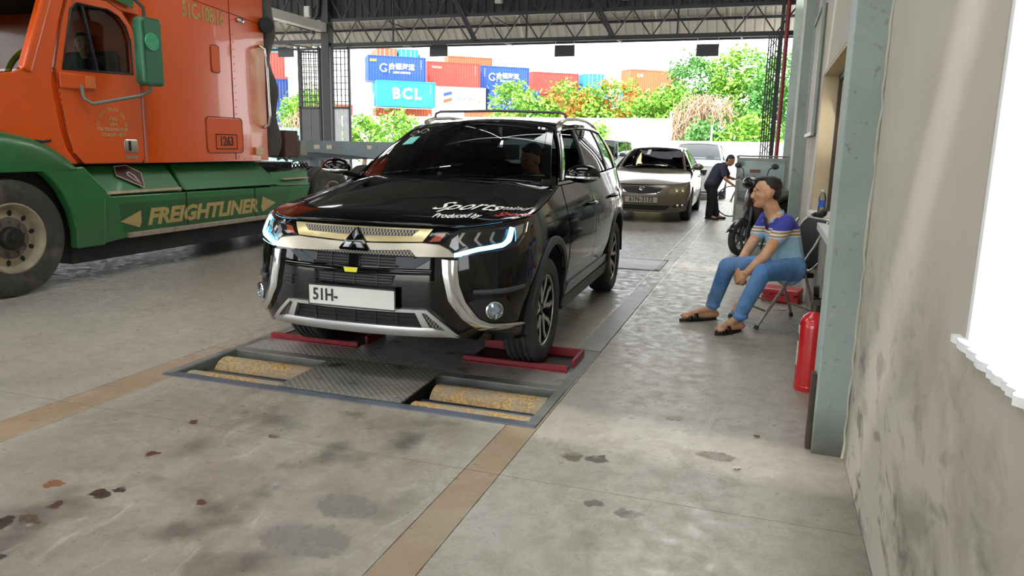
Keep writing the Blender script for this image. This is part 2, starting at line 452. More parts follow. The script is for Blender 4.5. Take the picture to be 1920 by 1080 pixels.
# window 1: white lined opening with a rough rendered sill
w1 = struct('window_1')
m = MB(); m.box(WX + .004, WX + .26, W1[1] - .025, W1[1] + .0, W1[2], W1[3]); m.build('reveal', M_white, w1)
random.seed(4)
ed = [(WX - .012 + random.uniform(-.007, .007), W1[0] + (W1[1] + .03 - W1[0]) * k / 110) for k in range(111)]
poly = ed + [(WX + .34, W1[1] + .03), (WX + .34, W1[0])]
m = MB(); m.prism(poly, lambda a, b, t: (a, b, W1[2] - .010 + t), .018); m.build('sill', M_white, w1)
m = MB()
m.box(WX + .2, WX + .24, W1[0], W1[0] + .05, W1[2], W1[3]).box(WX + .2, WX + .24, W1[0], W1[1], W1[3] - .05, W1[3])
m.build('frame', mat('white_window_paint', '#dedfdc', .5, var=.08), w1)
# window 2: recessed beige panel behind a dark frame
w2 = struct('window_2')
m = MB(); m.box(WX + .005, WX + .25, W2[1] - .02, W2[1], W2[2], W2[3]); m.build('reveal', M_beige, w2)
m = MB(); m.box(WX + .003, WX + .25, W2[0], W2[1], W2[3] - .02, W2[3]); m.build('head', M_beige, w2)
m = MB(); m.box(WX - .02, WX + .25, W2[0], W2[1], W2[2] - .05, W2[2] + .004); m.build('sill', M_white, w2)
m = MB(); m.box(WX + .17, WX + .2, W2[0], W2[1] - .02, W2[2], W2[3] - .02); m.build('shutter', mat('cream_board', '#d3bd93', .6, var=.12), w2)
m = MB(); m.box(WX + .14, WX + .19, W2[1] - .09, W2[1] - .02, W2[2], W2[3]).box(WX + .14, WX + .19, W2[0], W2[1], W2[3] - .07, W2[3] - .02)
m.build('frame', mat('dark_brown_frame', '#3a322b', .5, var=.2), w2)
w3 = struct('window_3')
m = MB(); m.box(WX + .003, WX + .25, W3[0], W3[1], W3[2] - .04, W3[2]); m.build('sill', M_white, w3)
m = MB(); m.box(WX + .14, WX + .18, W3[0], W3[1], W3[2], W3[3]); m.build('shutter', MATS['cream_board'], w3)
m = MB(); m.box(WX + .1, WX + .2, W3[1] - .1, W3[1], W3[2], W3[3]); m.build('frame', MATS['dark_brown_frame'], w3)
# pillars
for k, (y, d) in enumerate(((-3.0, .26), (3.62, .26), (10.3, .3), (16.9, .3))):
    m = MB(); m.box(.308, WX + .01, y, y + d, -.05, HZ)
    o = m.build('pillar', M_pillar, None, bevel=.006); o['kind'] = 'structure'
# lumpy mortar seam where the near pillar meets the wall
random.seed(8)
pts = [(WX - .002 + random.uniform(-.006, .004), 3.612, z * .07) for z in range(0, 60)]
m = MB(); m.tube(pts, [.006 + random.random() * .007 for _ in pts], 6)
o = m.build('trim_1', mat('pale_mortar', '#a9a798', .9, var=.2, bump=.3), None, smooth=60); o['kind'] = 'structure'
# ------------------------------------------------------------------ roof
M_roof = mat('grey_roof_sheet', '#5c5c5c', .6, var=.2, scale=2)
M_steel = mat('dark_truss_paint', '#2f3033', .55, var=.2, scale=5)
M_canopy = mat('pale_roof_sheet', '#b9b5ab', .5, var=.12, scale=1.5)
M_sky = None
t = NT('translucent_sheet'); t.t.nodes.remove(t.b)
tr = t.n('ShaderNodeBsdfTranslucent'); tp = t.n('ShaderNodeBsdfTransparent'); mx = t.n('ShaderNodeMixShader'); mx.inputs[0].default_value = .06
nzt = t.noise(t.pos(), 1.2); t.l(t.mix(nzt, '#fafaf8', '#f2f2ee'), tr.inputs[0]); tp.inputs[0].default_value = (.62, .61, .59, 1)
t.l(tr.outputs[0], mx.inputs[1]); t.l(tp.outputs[0], mx.inputs[2]); t.l(mx.outputs[0], t.t.nodes['Material Output'].inputs[0])
M_sky = t.m
def roof_z(x):
    u = (x - WX) % -13.1
    return 6.2 + (1.35 * (1 - abs(u + 6.55) / 6.55))
def slope_sheet(xa, xb, ya, yb, name, m_, parent, pitch=.25, dep=.03):
    n = max(2, int((yb - ya) / pitch)); rows = []
    for i in range(n + 1):
        y = ya + (yb - ya) * i / n
        for dy, dz in ((0, 0), (pitch * .3, 0), (pitch * .36, dep), (pitch * .64, dep)):
            if y + dy <= yb: rows.append([(xa, y + dy, roof_z(xa + 1e-4 if xa < xb else xa - 1e-4) + dz), (xb, y + dy, roof_z(xb - 1e-4 if xa < xb else xb + 1e-4) + dz)])
    mm = MB(); mm.grid(rows); return mm.build(name, m_, parent)
roof = struct('ceiling')
SKY = [(-8.6, -6.6), (-2.2, -.8), (2.9, 4.9), (9.8, 11.8), (12.6, 15.6)]
for bay in range(2):
    xr, xm, xl = WX + .6 - 13.1 * bay - (.6 if bay else 0), WX - 6.55 - 13.1 * bay, WX - 13.1 - 13.1 * bay
    for xa, xb in ((xm, xr), (xl, xm)):
        prev = -12.0
        for s0, s1 in SKY + [(21, 21)]:
            slope_sheet(xa, xb, prev, s0, 'roof_sheet', M_roof, roof)
            if s1 > s0 + .1:
                q0, q1 = (lerp(xa, xb, .2), lerp(xa, xb, .8)) if s0 < 4 or bay else ((lerp(xa, xb, .56), lerp(xa, xb, .96)) if xb > 0 else (xa + .02, lerp(xa, xb, .3)))
                for u, v, mm_ in ((xa, q0, M_roof), (q0, q1, M_sky), (q1, xb, M_roof)):
                    b = MB(); b.grid([[(u, s0, roof_z(u + 1e-4)), (v, s0, roof_z(v - 1e-4))], [(u, s1, roof_z(u + 1e-4)), (v, s1, roof_z(v - 1e-4))]])
                    b.build('roof_light' if mm_ is M_sky else 'roof_sheet', mm_, roof)
            prev = s1
def truss(y, x0, x1, zb, levels, n, kind_name='trim_2', skip_top=False):
    tr_ = struct(kind_name)
    for z in levels:
        b = MB(); b.bar((x0, y, z), (x1, y, z), .10, .11 if z == levels[0] else .09); b.build('chord', M_steel, tr_)
    st = (x1 - x0) / n
    for z0, z1 in zip(levels, levels[1:]):
        for k in range(n):
            xa = x0 + st * k
            b = MB(); b.bar((xa, y, z1), (xa + st / 2, y, z0), .035); b.build('brace', M_steel, tr_)
            b = MB(); b.bar((xa + st / 2, y, z0), (xa + st, y, z1), .035); b.build('brace', M_steel, tr_)
            if k % 4 == 2:
                b = MB(); b.bar((xa + st * .15, y, z0), (xa + st * .15, y, z1), .045); b.build('brace', M_steel, tr_)
    return tr_
truss(EY, -12.65, WX, 4.25, (4.23, 4.93, 5.75), 13)
truss(EY, -25.6, -12.75, 4.25, (4.35, 5.0, 5.8), 12)
for y in (3.7, 10.4, 16.95): truss(y, -12.65, WX, 5.6, (5.55, 6.2), 7)
for y in (-3, 1.0, 7.0, 13.6):
    b = MB(); b.bar((-12.6, y, 6.1), (WX, y, 6.1), .12, .14); o = b.build('beam', M_steel); o['kind'] = 'structure'
M_gable = mat('dark_gable_sheet', '#3c3d40', .7, var=.2, scale=2)
def corrugated(x0, x1, y, z0, z1, pitch, dep, name, m_, parent=None, z1b=None):
    rows = []; n = int(abs(x1 - x0) / pitch)
    for k in range(n):
        xa = x0 + (x1 - x0) * k / n; w = (x1 - x0) / n
        for f, d in ((0, 0), (.35, 0), (.5, dep), (.85, dep)): rows.append([(xa + w * f, y + d, z0), (xa + w * f, y + d, z1)])
    rows.append([(x1, y, z0), (x1, y, z1)])
    mm = MB(); mm.grid(rows); return mm.build(name, m_, parent)
gb = struct('wall_back')
for k in range(9):
    xa = WX - 26.2 * k / 9; xb = WX - 26.2 * (k + 1) / 9
    corrugated(xb, xa, EY + .14, 4.98, 7.6, .24, .03, 'sheet', M_gable, gb)
# unseen end wall added behind the camera to darken reflections, one doorway per bay
wf = struct('wall_front_added')
for q in ((-26, -22.2, 0, 8), (-22.2, -16.4, 4.6, 8), (-16.4, -9.6, 0, 8), (-9.6, -.6, 4.8, 8), (-.6, WX + .2, 0, 8)):
    m = MB(); m.box(q[0], q[1], -12.15, -12.0, q[2], q[3]); m.build('panel', M_gable, wf)
wl_ = struct('wall_left_added')  # unseen low wall, added to cut the light from the open left side
for k in range(16):
    m = MB(); m.box(-26.2, -26.1, -12 + 2.02 * k, -10.0 + 2.02 * k, 0, 1.6); m.build('sheet', M_gable, wl_)
# steep canopy beyond the end truss, one sheet after another
cp = struct('trim_3')
for k in range(13):
    xa = -25.0 + 1.98 * k; rows = []
    for i in range(9):
        x = xa + 2.0 * i / 8
        for f, d in ((0, 0), (.08, 0), (.10, .035), (.14, .035), (.16, 0)):
            rows.append([(x + f, 22.0, 4.46 + d), (x + f, 20.75, 5.7 + d)])
    mm = MB(); mm.grid(rows[:-4]); mm.build('sheet', M_canopy, cp)
for z, y in ((4.47, 21.96), (4.93, 21.5), (5.4, 21.03)):
    b = MB(); b.bar((-25, y, z - .06), (WX, y, z - .06), .05, .07); b.build('purlin', M_steel, cp)
for k in range(8):
    x = -24 + 3.3 * k
    b = MB(); b.bar((x, 20.05, 4.3), (x, 21.95, 4.38), .04); b.bar((x, 20.05, 4.9), (x + .01, 21.5, 4.86), .035); b.build('bracket', M_steel, cp)
# column, its neighbours and the gutter beam
for x in (-12.68, -25.6):
    m = MB(); m.box(x - .13, x + .13, EY - .14, EY + .14, 0, 6.2); o = m.build('column', M_steel, None, bevel=.01); o['kind'] = 'structure'
m = MB(); m.bar((-12.72, 13.0, 4.72), (-12.72, EY - .15, 4.72), .26, .24); o = m.build('gutter', mat('pale_grey_metal', '#b2b1a8', .5, var=.12), None); o['kind'] = 'structure'
for x in (-8.2, -4.35):
    b = MB(); b.bar((x + .25, EY - .1, 4.25), (x - .42, EY - .1, 5.45), .05, .06); b.bar((x + .33, EY - .1, 4.25), (x - .34, EY - .1, 5.45), .05, .06); o = b.build('sway_brace', M_steel); o['kind'] = 'structure'
# window lining of the far door post: black folded gate, red pipe, posts
# ------------------------------------------------------------------ SUV body surface (local: x = its left, y = backwards, z = up; origin under the front axle)
SUV_PLAN = [(0, -.955), (.15, -.952), (.30, -.940), (.45, -.915), (.58, -.873), (.68, -.815), (.76, -.745), (.82, -.66), (.862, -.56), (.888, -.44), (.9, -.30),
            (.905, -.1), (.905, .4), (.905, 1.0), (.905, 1.7), (.905, 2.3), (.90, 2.75), (.885, 3.15), (.845, 3.45), (.75, 3.63), (.5, 3.72), (0, 3.75)]
_U = [0.0]
for _a, _b in zip(SUV_PLAN, SUV_PLAN[1:]): _U.append(_U[-1] + math.hypot(_b[0] - _a[0], _b[1] - _a[1]))
_PX = [(u, p[0]) for u, p in zip(_U, SUV_PLAN)]; _PY = [(u, p[1]) for u, p in zip(_U, SUV_PLAN)]
UMAX = _U[-1]
SUV_FOFF = [(.15, .16), (.22, .09), (.30, .045), (.40, .01), (.50, 0), (.62, .0), (.74, .010), (.84, .030), (.92, .06), (.98, .10), (1.06, .16), (1.2, .3)]
SUV_SOFF = [(.15, .09), (.25, .055), (.34, .045), (.42, .035), (.55, .014), (.66, .004), (.76, 0), (.84, .006), (.90, .016), (.96, .030), (1.02, .046), (1.10, .07), (1.2, .1)]
def suv_S(u, z, off=0.0):
    """point of the body shell at arc length u from the nose centre (negative = its right side) and height z"""
    s = -1 if u < 0 else 1; a = min(abs(u), UMAX - 1e-4)
    x, y = smooth_interp(_PX, a), smooth_interp(_PY, a)
    e = .01; a0, a1 = max(0, a - e), min(UMAX - 1e-4, a + e)
    tx, ty = smooth_interp(_PX, a1) - smooth_interp(_PX, a0), smooth_interp(_PY, a1) - smooth_interp(_PY, a0)
    if a < e: tx, ty = 1, 0
    L = math.hypot(tx, ty); nx, ny = ty / L, -tx / L      # outward normal in plan
    w = min(1, max(0, (a - .75) / .55)); w = w * w * (3 - 2 * w)
    d = smooth_interp(SUV_FOFF, z) * (1 - w) + smooth_interp(SUV_SOFF, z) * w
    return (s * (x + nx * (off - d)), y + ny * (off - d), z)
# ------------------------------------------------------------------ vehicle materials
M_black = mat('gloss_black_paint', '#060608', .05, var=.2, scale=3)
M_black_trim = mat('black_plastic', '#1c1d1f', .45, var=.2)
M_clad = mat('dark_grey_cladding', '#3d4147', .5, var=.15)
M_chrome = mat('bright_chrome', '#d5d6d6', .12, 1.0, var=.06)
M_satin = mat('satin_silver', '#bdb7a6', .3, .85, var=.05); M_skid = mat('skid_silver', '#c3c5c6', .32, .8, var=.05)
M_gold = mat('champagne_silver', '#c9b98c', .28, .85, var=.08)
M_tyre = mat('tyre_rubber', '#34363a', .75, var=.25, scale=12, dirt='#5a564e', dirt_amt=.35)
M_rimdark = mat('dark_rim_paint', '#151618', .3, .4, var=.2)
M_alloy = mat('machined_alloy', '#d4d5d5', .38, .7, var=.08)
M_glass = glass('tinted_windscreen', '#b6bcc6', .78)
M_glass_dark = glass('dark_side_glass', '#76878a', .34)
M_lens = glass('clear_lens', '#ffffff', .95)
M_drl = mat('daylight_led', '#dff8ff', .3, emit='#6fd2ff', emit_s=14.0)
M_amber = mat('amber_reflector', '#c4552c', .25, var=.3, scale=30)
M_interior = mat('dark_cabin_trim', '#17171a', .7, var=.2)
M_seat = mat('black_seat_cloth', '#1d1d20', .8, var=.2)
M_plate = mat('white_number_plate', '#dadbd6', .45, var=.04)
M_platetxt = mat('plate_black', '#202224', .6, var=.1)
M_yellow = mat('yellow_tag', '#e2dc23', .5, var=.05)
t = NT('honeycomb_mesh'); s_ = t.sep(t.obj())
hx = t.math('SINE', t.math('MULTIPLY', t.math('ADD', s_[0], t.math('MULTIPLY', s_[2], .58)), 330)); hz = t.math('SINE', t.math('MULTIPLY', t.math('SUBTRACT', s_[0], t.math('MULTIPLY', s_[2], .58)), 330))
hm = t.ramp(t.math('ADD', hx, hz), -.4, .5)
t.color(t.mix(hm, '#8a8578', '#131313')); t.rough(.5); M_honey = t.m
def drape(S, poly, off, m_, name, parent, thick=.008, maxlen=.05, smooth=50):
    """a panel with outline poly (u,z) laid on surface S at height off, with a turned-in edge"""
    bm = bmesh.new(); vs = [bm.verts.new((a, b, 0)) for a, b in poly]; bm.faces.new(vs)
    bmesh.ops.triangulate(bm, faces=bm.faces[:])
    for _ in range(6):
        L = [e for e in bm.edges if e.calc_length() > maxlen]
        if not L: break
        bmesh.ops.subdivide_edges(bm, edges=L, cuts=1, use_grid_fill=False)
        bmesh.ops.triangulate(bm, faces=[f for f in bm.faces if len(f.verts) > 3])
    bm.normal_update()
    bound = [e for e in bm.edges if e.is_boundary]
    r = bmesh.ops.extrude_edge_only(bm, edges=bound)
    low = set(v for v in r['geom'] if isinstance(v, bmesh.types.BMVert))
    for v in bm.verts: v.co = Vector(S(v.co.x, v.co.y, off - thick if v in low else off))
    bmesh.ops.recalc_face_normals(bm, faces=bm.faces)
    me = bpy.data.meshes.new(name); bm.to_mesh(me); bm.free()
    me.polygons.foreach_set('use_smooth', [True] * len(me.polygons)); me.set_sharp_from_angle(angle=R(smooth))
    return link_mesh(name, me, m_, parent)
def loft_on(S, A, B, off, m_, name, parent, n=24, k=3, thick=.008, bulge=0.0, smooth=40):
    """a band on surface S between two (u,z) polylines"""
    a = resample([(p[0], p[1], 0) for p in A], n); b = resample([(p[0], p[1], 0) for p in B], n); rows = []
    for i in range(n):
        row = [S(a[i].x, a[i].y, off - thick)]
        for j in range(k + 1):
            t_ = j / k; q = a[i].lerp(b[i], t_); row.append(S(q.x, q.y, off + bulge * math.sin(PI * t_)))
        row.append(S(b[i].x, b[i].y, off - thick)); rows.append(row)
    mm = MB(); mm.grid(rows); mm.f.append(tuple(range(len(rows[0])))); e = (n - 1) * len(rows[0]); mm.f.append(tuple(range(e + len(rows[0]) - 1, e - 1, -1)))
    return mm.build(name, m_, parent, smooth=smooth)
def mirror(pts): return [(-a, b) for a, b in pts]
def tread_tyre(r, w, ri, grooves=4):
    """tyre profile as (radius, axial) from inner to outer bead"""
    h = w / 2; p = [(ri, -h * .82), (ri + .012, -h * .95), (lerp(ri, r, .5), -h * 1.02), (r - .03, -h * .98), (r - .010, -h * .86), (r - .002, -h * .74)]
    for k in range(grooves):
        c = -h * .52 + k * (h * 1.04) / (grooves - 1)
        p += [(r, c - .009), (r - .009, c - .006), (r - .009, c + .006), (r, c + .009)]
    return p + [(a, -b) for a, b in reversed(p[:6])]
def make_wheel(parent, c, side, r=.352, w=.225, ri=.236, spokes=5, steer=0, style='twin', hubcol=None):
    """tyre (part) with rim and spokes as its pieces; side=+1 faces +x"""
    ty = MB(); ty.lathe(tread_tyre(r, w, ri), c, (1, 0, 0), 56); o = ty.build('tyre', M_tyre, parent, smooth=35)
    c = Vector(c); X = Vector((side, 0, 0))
    rm = MB(); rm.lathe([(ri + .002, -w * .40), (ri - .012, -w * .38), (ri - .03, 0), (ri - .02, w * .36), (ri - .004, w * .40), (ri + .006, w * .39)], c, X, 48)
    rm.lathe([(.001, -.0), (ri - .03, -.02)], c, X, 32)
    rm.build('rim', M_rimdark, o, smooth=40)
    lip = MB(); lip.lathe([(ri - .004, w * .36), (ri + .004, w * .41), (ri - .008, w * .405), (ri - .012, w * .36)], c, X, 48); lip.build('rim_lip', M_alloy, o, smooth=60)
    hub = MB(); hub.lathe([(.0, w * .31), (.028, w * .31), (.034, w * .28), (.07, w * .25), (.075, 0)], c, X, 24); hub.build('hub_cap', M_rimdark, o, smooth=40)
    for k in range(spokes):
        a0 = 2 * PI * (k + .25) / spokes
        for sgn in (-1, 1):
            f, d = MB(), MB()
            pts = [(.045, sgn * .10), (.11, sgn * .20), (.17, sgn * .33), (ri - .008, sgn * .27)]
            for b, dep, wd, lift in ((d, .03, .052, .0), (f, .006, .030, .006)):
                rows = []
                for rad, da in pts:
                    a = a0 + da
                    ctr = c + Vector((0, math.cos(a), math.sin(a))) * rad + X * (w * (.27 + .08 * rad / ri) + lift)
                    tg = Vector((0, -math.sin(a), math.cos(a))); ww = wd * (.6 + .5 * rad / ri) / 2
                    rows.append([ctr - tg * ww - X * dep, ctr - tg * ww, ctr + tg * ww, ctr + tg * ww - X * dep])
                b.grid(rows)
            d.build('spoke', M_rimdark, o); f.build('spoke_face', M_alloy, o)
    return o
def human_face(b, c, s=1.0, fwd=Vector((0, -1, 0)), up=Vector((0, 0, 1))): pass
# ------------------------------------------------------------------ the black SUV on the roller bed
SUV_G = []
suv = thing('suv', 'glossy black SUV with its daytime lights on, front wheels on the roller bed', 'car', (-2.194, 4.592, 0), .028)
SA = 1.68          # arc length of the front axle on the body side
WB = 2.67
SUV_TOP = [(0, .966), (.4, .962), (.5, .957), (.7, .960), (.9, .976), (1.15, .992), (1.35, 1.012), (1.68, 1.06), (2.0, 1.12), (2.15, 1.15), (2.7, 1.165), (3.7, 1.185), (4.3, 1.2), (5.0, 1.215), (6.6, 1.2)]
SUV_BOT = [(0, .345), (.57, .345), (.75, .315), (1.0, .285), (1.22, .25), (2.2, .26), (3.8, .27), (5.0, .33), (6.7, .38)]
def suv_bot(u):
    z = interp(SUV_BOT, abs(u))
    for uc in (SA, SA + WB):
        d = abs(abs(u) - uc)
        if d < .42: z = max(z, .36 + math.sqrt(.42 ** 2 - d * d))
    return z
us = [UMAX * 0]
cols = sorted(set([round(x, 4) for x in [i * .045 for i in range(int(UMAX / .045) + 1)] + [UMAX - .001] +
      [uc + .42 * math.cos(PI * k / 24) for uc in (SA, SA + WB) for k in range(25)] + [uc + e for uc in (SA, SA + WB) for e in (-.4205, .4205)]]))
cols = [-c for c in reversed(cols) if c > 0] + cols
rows = []
for u in cols:
    z0, z1 = suv_bot(u), smooth_interp(SUV_TOP, abs(u))
    zs = [lerp(z0, z1, j / 22) for j in range(23)]
    p0 = Vector(suv_S(u, z0)); inw = Vector(suv_S(u, z0, -.10))
    rows.append([tuple(inw)] + [suv_S(u, z) for z in zs] + [suv_S(u, z1 + .006, -.02)])
m = MB(); m.grid(rows); body = m.build('body', M_black, suv, smooth=38)
# wheel housings and underbody
m = MB(); m.box(-.72, .72, -.2, 3.6, .26, .32); m.box(-.62, .62, -.7, .5, .3, .8)
m.box(-.56, .56, .5, 3.4, .3, .62); m.build('underbody', M_interior, suv)
for s in (-1, 1):
    for y in (0, WB):
        m = MB(); m.lathe([(.425, -.17), (.425, .16)], (s * .74, y, .36), (1, 0, 0), 24, -PI); m.build('wheel_housing', M_interior, suv, smooth=60)
# wheel arch cladding, sills
def arch_band(s, uc):
    A = [(s * (uc + .42 * math.cos(a)), .36 + .42 * math.sin(a)) for a in [PI * (k / 24) for k in range(25)]]
    B = [(s * (uc + .475 * math.cos(a)), .36 + .475 * math.sin(a)) for a in [PI * (k / 24) for k in range(25)]]
    A = [(A[0][0], .27)] + A + [(A[-1][0], .27)]; B = [(B[0][0], .27)] + B + [(B[-1][0], .27)]
    return loft_on(suv_S, A, B, .012, M_clad, 'wheel_arch_trim', suv, n=40, k=2, thick=.03, bulge=.006)
for s in (-1, 1):
    for uc in (SA, SA + WB): arch_band(s, uc)
    loft_on(suv_S, [(s * (SA + .46), .24), (s * (SA + WB - .46), .24)], [(s * (SA + .46), .335), (s * (SA + WB - .46), .335)], .014, M_black_trim, 'side_sill', suv, n=16, thick=.05)
    drape(suv_S, [(s * (SA + .48), .345), (s * (SA + .56), .43), (s * 3.75, .44), (s * (SA + WB - .47), .42), (s * (SA + WB - .5), .37), (s * 3.6, .36)], .016, mat('grey_blue_garnish', '#7d838e', .35, .3, var=.1), 'door_garnish', suv, thick=.02)
# doors
def door(name, s, u0, u1, cut=None):
    poly = [(s * u0, .45), (s * u1, .45), (s * u1, smooth_interp(SUV_TOP, u1) - .004), (s * u0, smooth_interp(SUV_TOP, u0) - .004)] if cut is None else [(s * a, b) for a, b in cut]
    return drape(suv_S, poly, .0035, M_black, name, suv, thick=.012, maxlen=.09, smooth=60)
for s in (-1, 1):
    d = door('front_door', s, 2.17, 3.12)
    dr = door('rear_door', s, 3.128, 4.2, [(3.128, .45), (3.80, .45), (3.86, .60), (3.95, .74), (4.08, .83), (4.2, .9), (4.2, 1.19), (3.128, 1.17)])
    for dd, u in ((d, 3.0), (dr, 4.08)):
        h = MB(); h.tube([suv_S(s * (u - .12), .965, .012), suv_S(s * (u - .09), .968, .045), suv_S(s * (u + .07), .97, .045), suv_S(s * (u + .1), .968, .012)], .014, 8); h.build('handle', M_black, dd, smooth=60)
    # crease line below the windows
    m = MB(); m.tube([suv_S(s * u, lerp(1.15, 1.19, (u - 2.2) / 2.2), .006) for u in [2.22 + .1 * k for k in range(23)]], .007, 6); m.build('window_moulding', M_chrome, suv, smooth=60)
# bonnet as a crowned patch between the fender tops and the windscreen foot
UH, UF = 2.14, .95
def cowl(s):   # s in -1..1
    return Vector((s * .80, .52 - .28 * (1 - s * s), 1.145 + .012 * (1 - s * s) - .02 * abs(s) ** 3))
def edge_pt(u): return Vector(suv_S(u, smooth_interp(SUV_TOP, abs(u)) + .006, -.004))
NS, NT_ = 40, 26
c00, c10 = edge_pt(-UF), edge_pt(UF); c01, c11 = cowl(-1), cowl(1)
def hood_pt(s, t):
    a = (s + 1) / 2
    Fr = edge_pt(s * UF); Bk = cowl(s)
    Lf = edge_pt(-lerp(UF, UH, t)).lerp(c01, t ** 6); Rt = edge_pt(lerp(UF, UH, t)).lerp(c11, t ** 6)
    P = Fr * (1 - t) + Bk * t + Lf * (1 - a) + Rt * a - (c00 * (1 - a) * (1 - t) + c10 * a * (1 - t) + c01 * (1 - a) * t + c11 * a * t)
    w = max(0.0, 1 - s * s)
    k = .052 * w ** .7 * (math.sin(PI * min(1, t * .93 + .03)) ** .55)
    k += .014 * math.exp(-((abs(s) - .62) / .10) ** 2) * min(1, t * 3) * (1 - t * .3)       # power creases
    k += .02 * w ** .5 * min(1, t / .12) * (1 - t) ** .3 * .6
    return P + Vector((0, 0, k))
m = MB(); m.grid([[hood_pt(-1 + 2 * i / NS, j / NT_) for j in range(NT_ + 1)] for i in range(NS + 1)])
hood = m.build('bonnet', M_black, suv, smooth=60)
m = MB(); m.tube([edge_pt(UF * (k / 20 - 1)) + Vector((0, -.004, .004)) for k in range(41)], .009, 6); m.build('bonnet_lip', M_black, suv, smooth=60)
for s in (-1, 1):
    m = MB(); m.tube([edge_pt(s * lerp(UF, UH - .06, k / 14)) + Vector((0, 0, .002)) for k in range(15)], .0045, 5); m.build('bonnet_gap', M_dark, suv)
# windscreen, roof, pillars
WS_T = lambda s: Vector((s * .60, 1.20 - .13 * (1 - s * s), 1.552 + .052 * (1 - s * s)))
WS_B = lambda s: cowl(s) * 1.0 + Vector((-s * .035, .0, .012))
def ws_pt(s, t, off=0.0):
    p = WS_B(s).lerp(WS_T(s), t); return p + Vector((0, -.045, .03)) * math.sin(PI * t) * .7 + Vector((0, -off * .6, off * .8))
def surf(fn, s0, s1, t0, t1, ns, nt, name, m_, parent, smooth=60, solid=0.0):
    mm = MB(); mm.grid([[fn(lerp(s0, s1, i / ns), lerp(t0, t1, j / nt)) for j in range(nt + 1)] for i in range(ns + 1)])
    return mm.build(name, m_, parent, smooth=smooth, solid=solid)
ws = surf(ws_pt, -.93, .93, .03, .95, 20, 12, 'windscreen', M_glass, suv)
for a, b, c_, d_ in ((-1, -.92, 0, 1), (.92, 1, 0, 1), (-.93, .93, .94, 1.0), (-.93, .93, 0, .045)):
    surf(lambda s, t: ws_pt(s, t, .002), a, b, c_, d_, 14, 10, 'windscreen_frame', M_black, suv, solid=.02)
RAIL = [(1.20, .60, 1.552), (1.45, .625, 1.585), (1.8, .635, 1.605), (2.3, .635, 1.608), (2.8, .625, 1.585), (3.15, .60, 1.55), (3.42, .57, 1.50)]
def rail(y): return Vector((smooth_interp([(a, b) for a, b, c in RAIL], y), y, smooth_interp([(a, c) for a, b, c in RAIL], y)))
def belt(y): return Vector(suv_S(SA + y, smooth_interp(SUV_TOP, SA + y) + .004, -.008)) if y > .3 else None
def roof_pt(s, t):
    y = lerp(1.20, 3.42, t); r_ = rail(y); yy = y - .13 * (1 - s * s) * (1 - t) ** 3
    return Vector((s * r_.x, yy, r_.z + .052 * (1 - s * s) - .0 * t))
surf(roof_pt, -1, 1, 0, 1, 20, 24, 'roof', M_black, suv)
def side_pt(s, yb, yt, t, off=0.0):
    b, q = belt(yb), rail(yt); p = b.lerp(q, t); bul = math.sin(PI * t) * .022 + off
    return Vector((s * (p.x + bul), p.y, p.z + off * .2))
def side_patch(s, b0, b1, t0_, t1_, v0, v1, name, m_, parent, off=0.0, solid=0.0):
    mm = MB(); nu = max(2, int((b1 - b0) / .08) + 1)
    mm.grid([[side_pt(s, lerp(b0, b1, i / nu), lerp(t0_, t1_, i / nu), lerp(v0, v1, j / 8), off) for j in range(9)] for i in range(nu + 1)])
    return mm.build(name, m_, parent, smooth=60, solid=solid)
for s in (-1, 1):
    side_patch(s, .46, .60, 1.20, 1.32, 0, 1, 'front_pillar', M_black, suv, .006, .03)
    side_patch(s, 1.40, 1.50, 1.58, 1.68, 0, 1, 'middle_pillar', M_black_trim, suv, .004, .02)
    side_patch(s, 2.40, 2.50, 2.36, 2.46, 0, 1, 'rear_pillar', M_black_trim, suv, .004, .02)
    side_patch(s, 2.95, 3.62, 2.82, 3.42, 0, 1, 'tail_pillar', M_black, suv, .006, .03)
    side_patch(s, .46, 3.6, 1.22, 3.42, .93, 1.0, 'roof_edge', M_black, suv, .008, .02)
    m = MB(); m.tube([side_pt(s, lerp(.62, 3.0, k / 20), lerp(1.33, 2.88, k / 20), .93, .012) for k in range(21)], .008, 6); m.build('window_moulding', M_chrome, suv, smooth=60)
    if s < 0: side_patch(s, .60, 1.40, 1.32, 1.58, .02, .93, 'front_window', M_glass_dark, suv)
    side_patch(s, 1.50, 2.40, 1.68, 2.36, .02, .93, 'rear_window', M_glass_dark, suv)
    side_patch(s, 2.50, 2.95, 2.46, 2.82, .02, .93, 'quarter_window', M_glass_dark, suv)
    # roof rail
    P0 = [rail(y) + Vector((-.03, 0, .0)) for y in (1.42, 1.5, 1.62, 2.0, 2.4, 2.75, 2.86, 2.95)]
    lift = [.006, .022, .034, .040, .040, .034, .022, .004]
    m = MB(); m.tube([Vector((s * p.x, p.y, p.z + l_ + .01)) for p, l_ in zip(P0, lift)], [.026, .019, .015, .014, .014, .015, .019, .026], 8); m.build('roof_rail', M_satin, suv, smooth=60)
# cross bar between the rails
m = MB(); m.tube([(-.60, 1.62, 1.64), (-.59, 1.62, 1.685), (-.55, 1.62, 1.70), (0, 1.62, 1.712), (.55, 1.62, 1.70), (.59, 1.62, 1.685), (.60, 1.62, 1.64)], .011, 8); m.build('roof_cross_bar', M_clad, suv, smooth=60)
# tailgate glass and rear
def tail_pt(s, t):
    a = Vector((s * .66, 3.66 - .05 * abs(s), 1.19)); b = rail(3.42); b = Vector((s * b.x, 3.42 + .03, b.z + .05 * (1 - s * s)))
    return a.lerp(b, t)
surf(tail_pt, -.95, .95, .05, .9, 10, 6, 'rear_screen', glass('privacy_glass', '#6a7a7c', .14), suv)
surf(tail_pt, -1, 1, .9, 1.0, 10, 2, 'tailgate_frame', M_black, suv); surf(tail_pt, -1, 1, -.02, .06, 10, 2, 'tailgate_frame', M_black, suv)
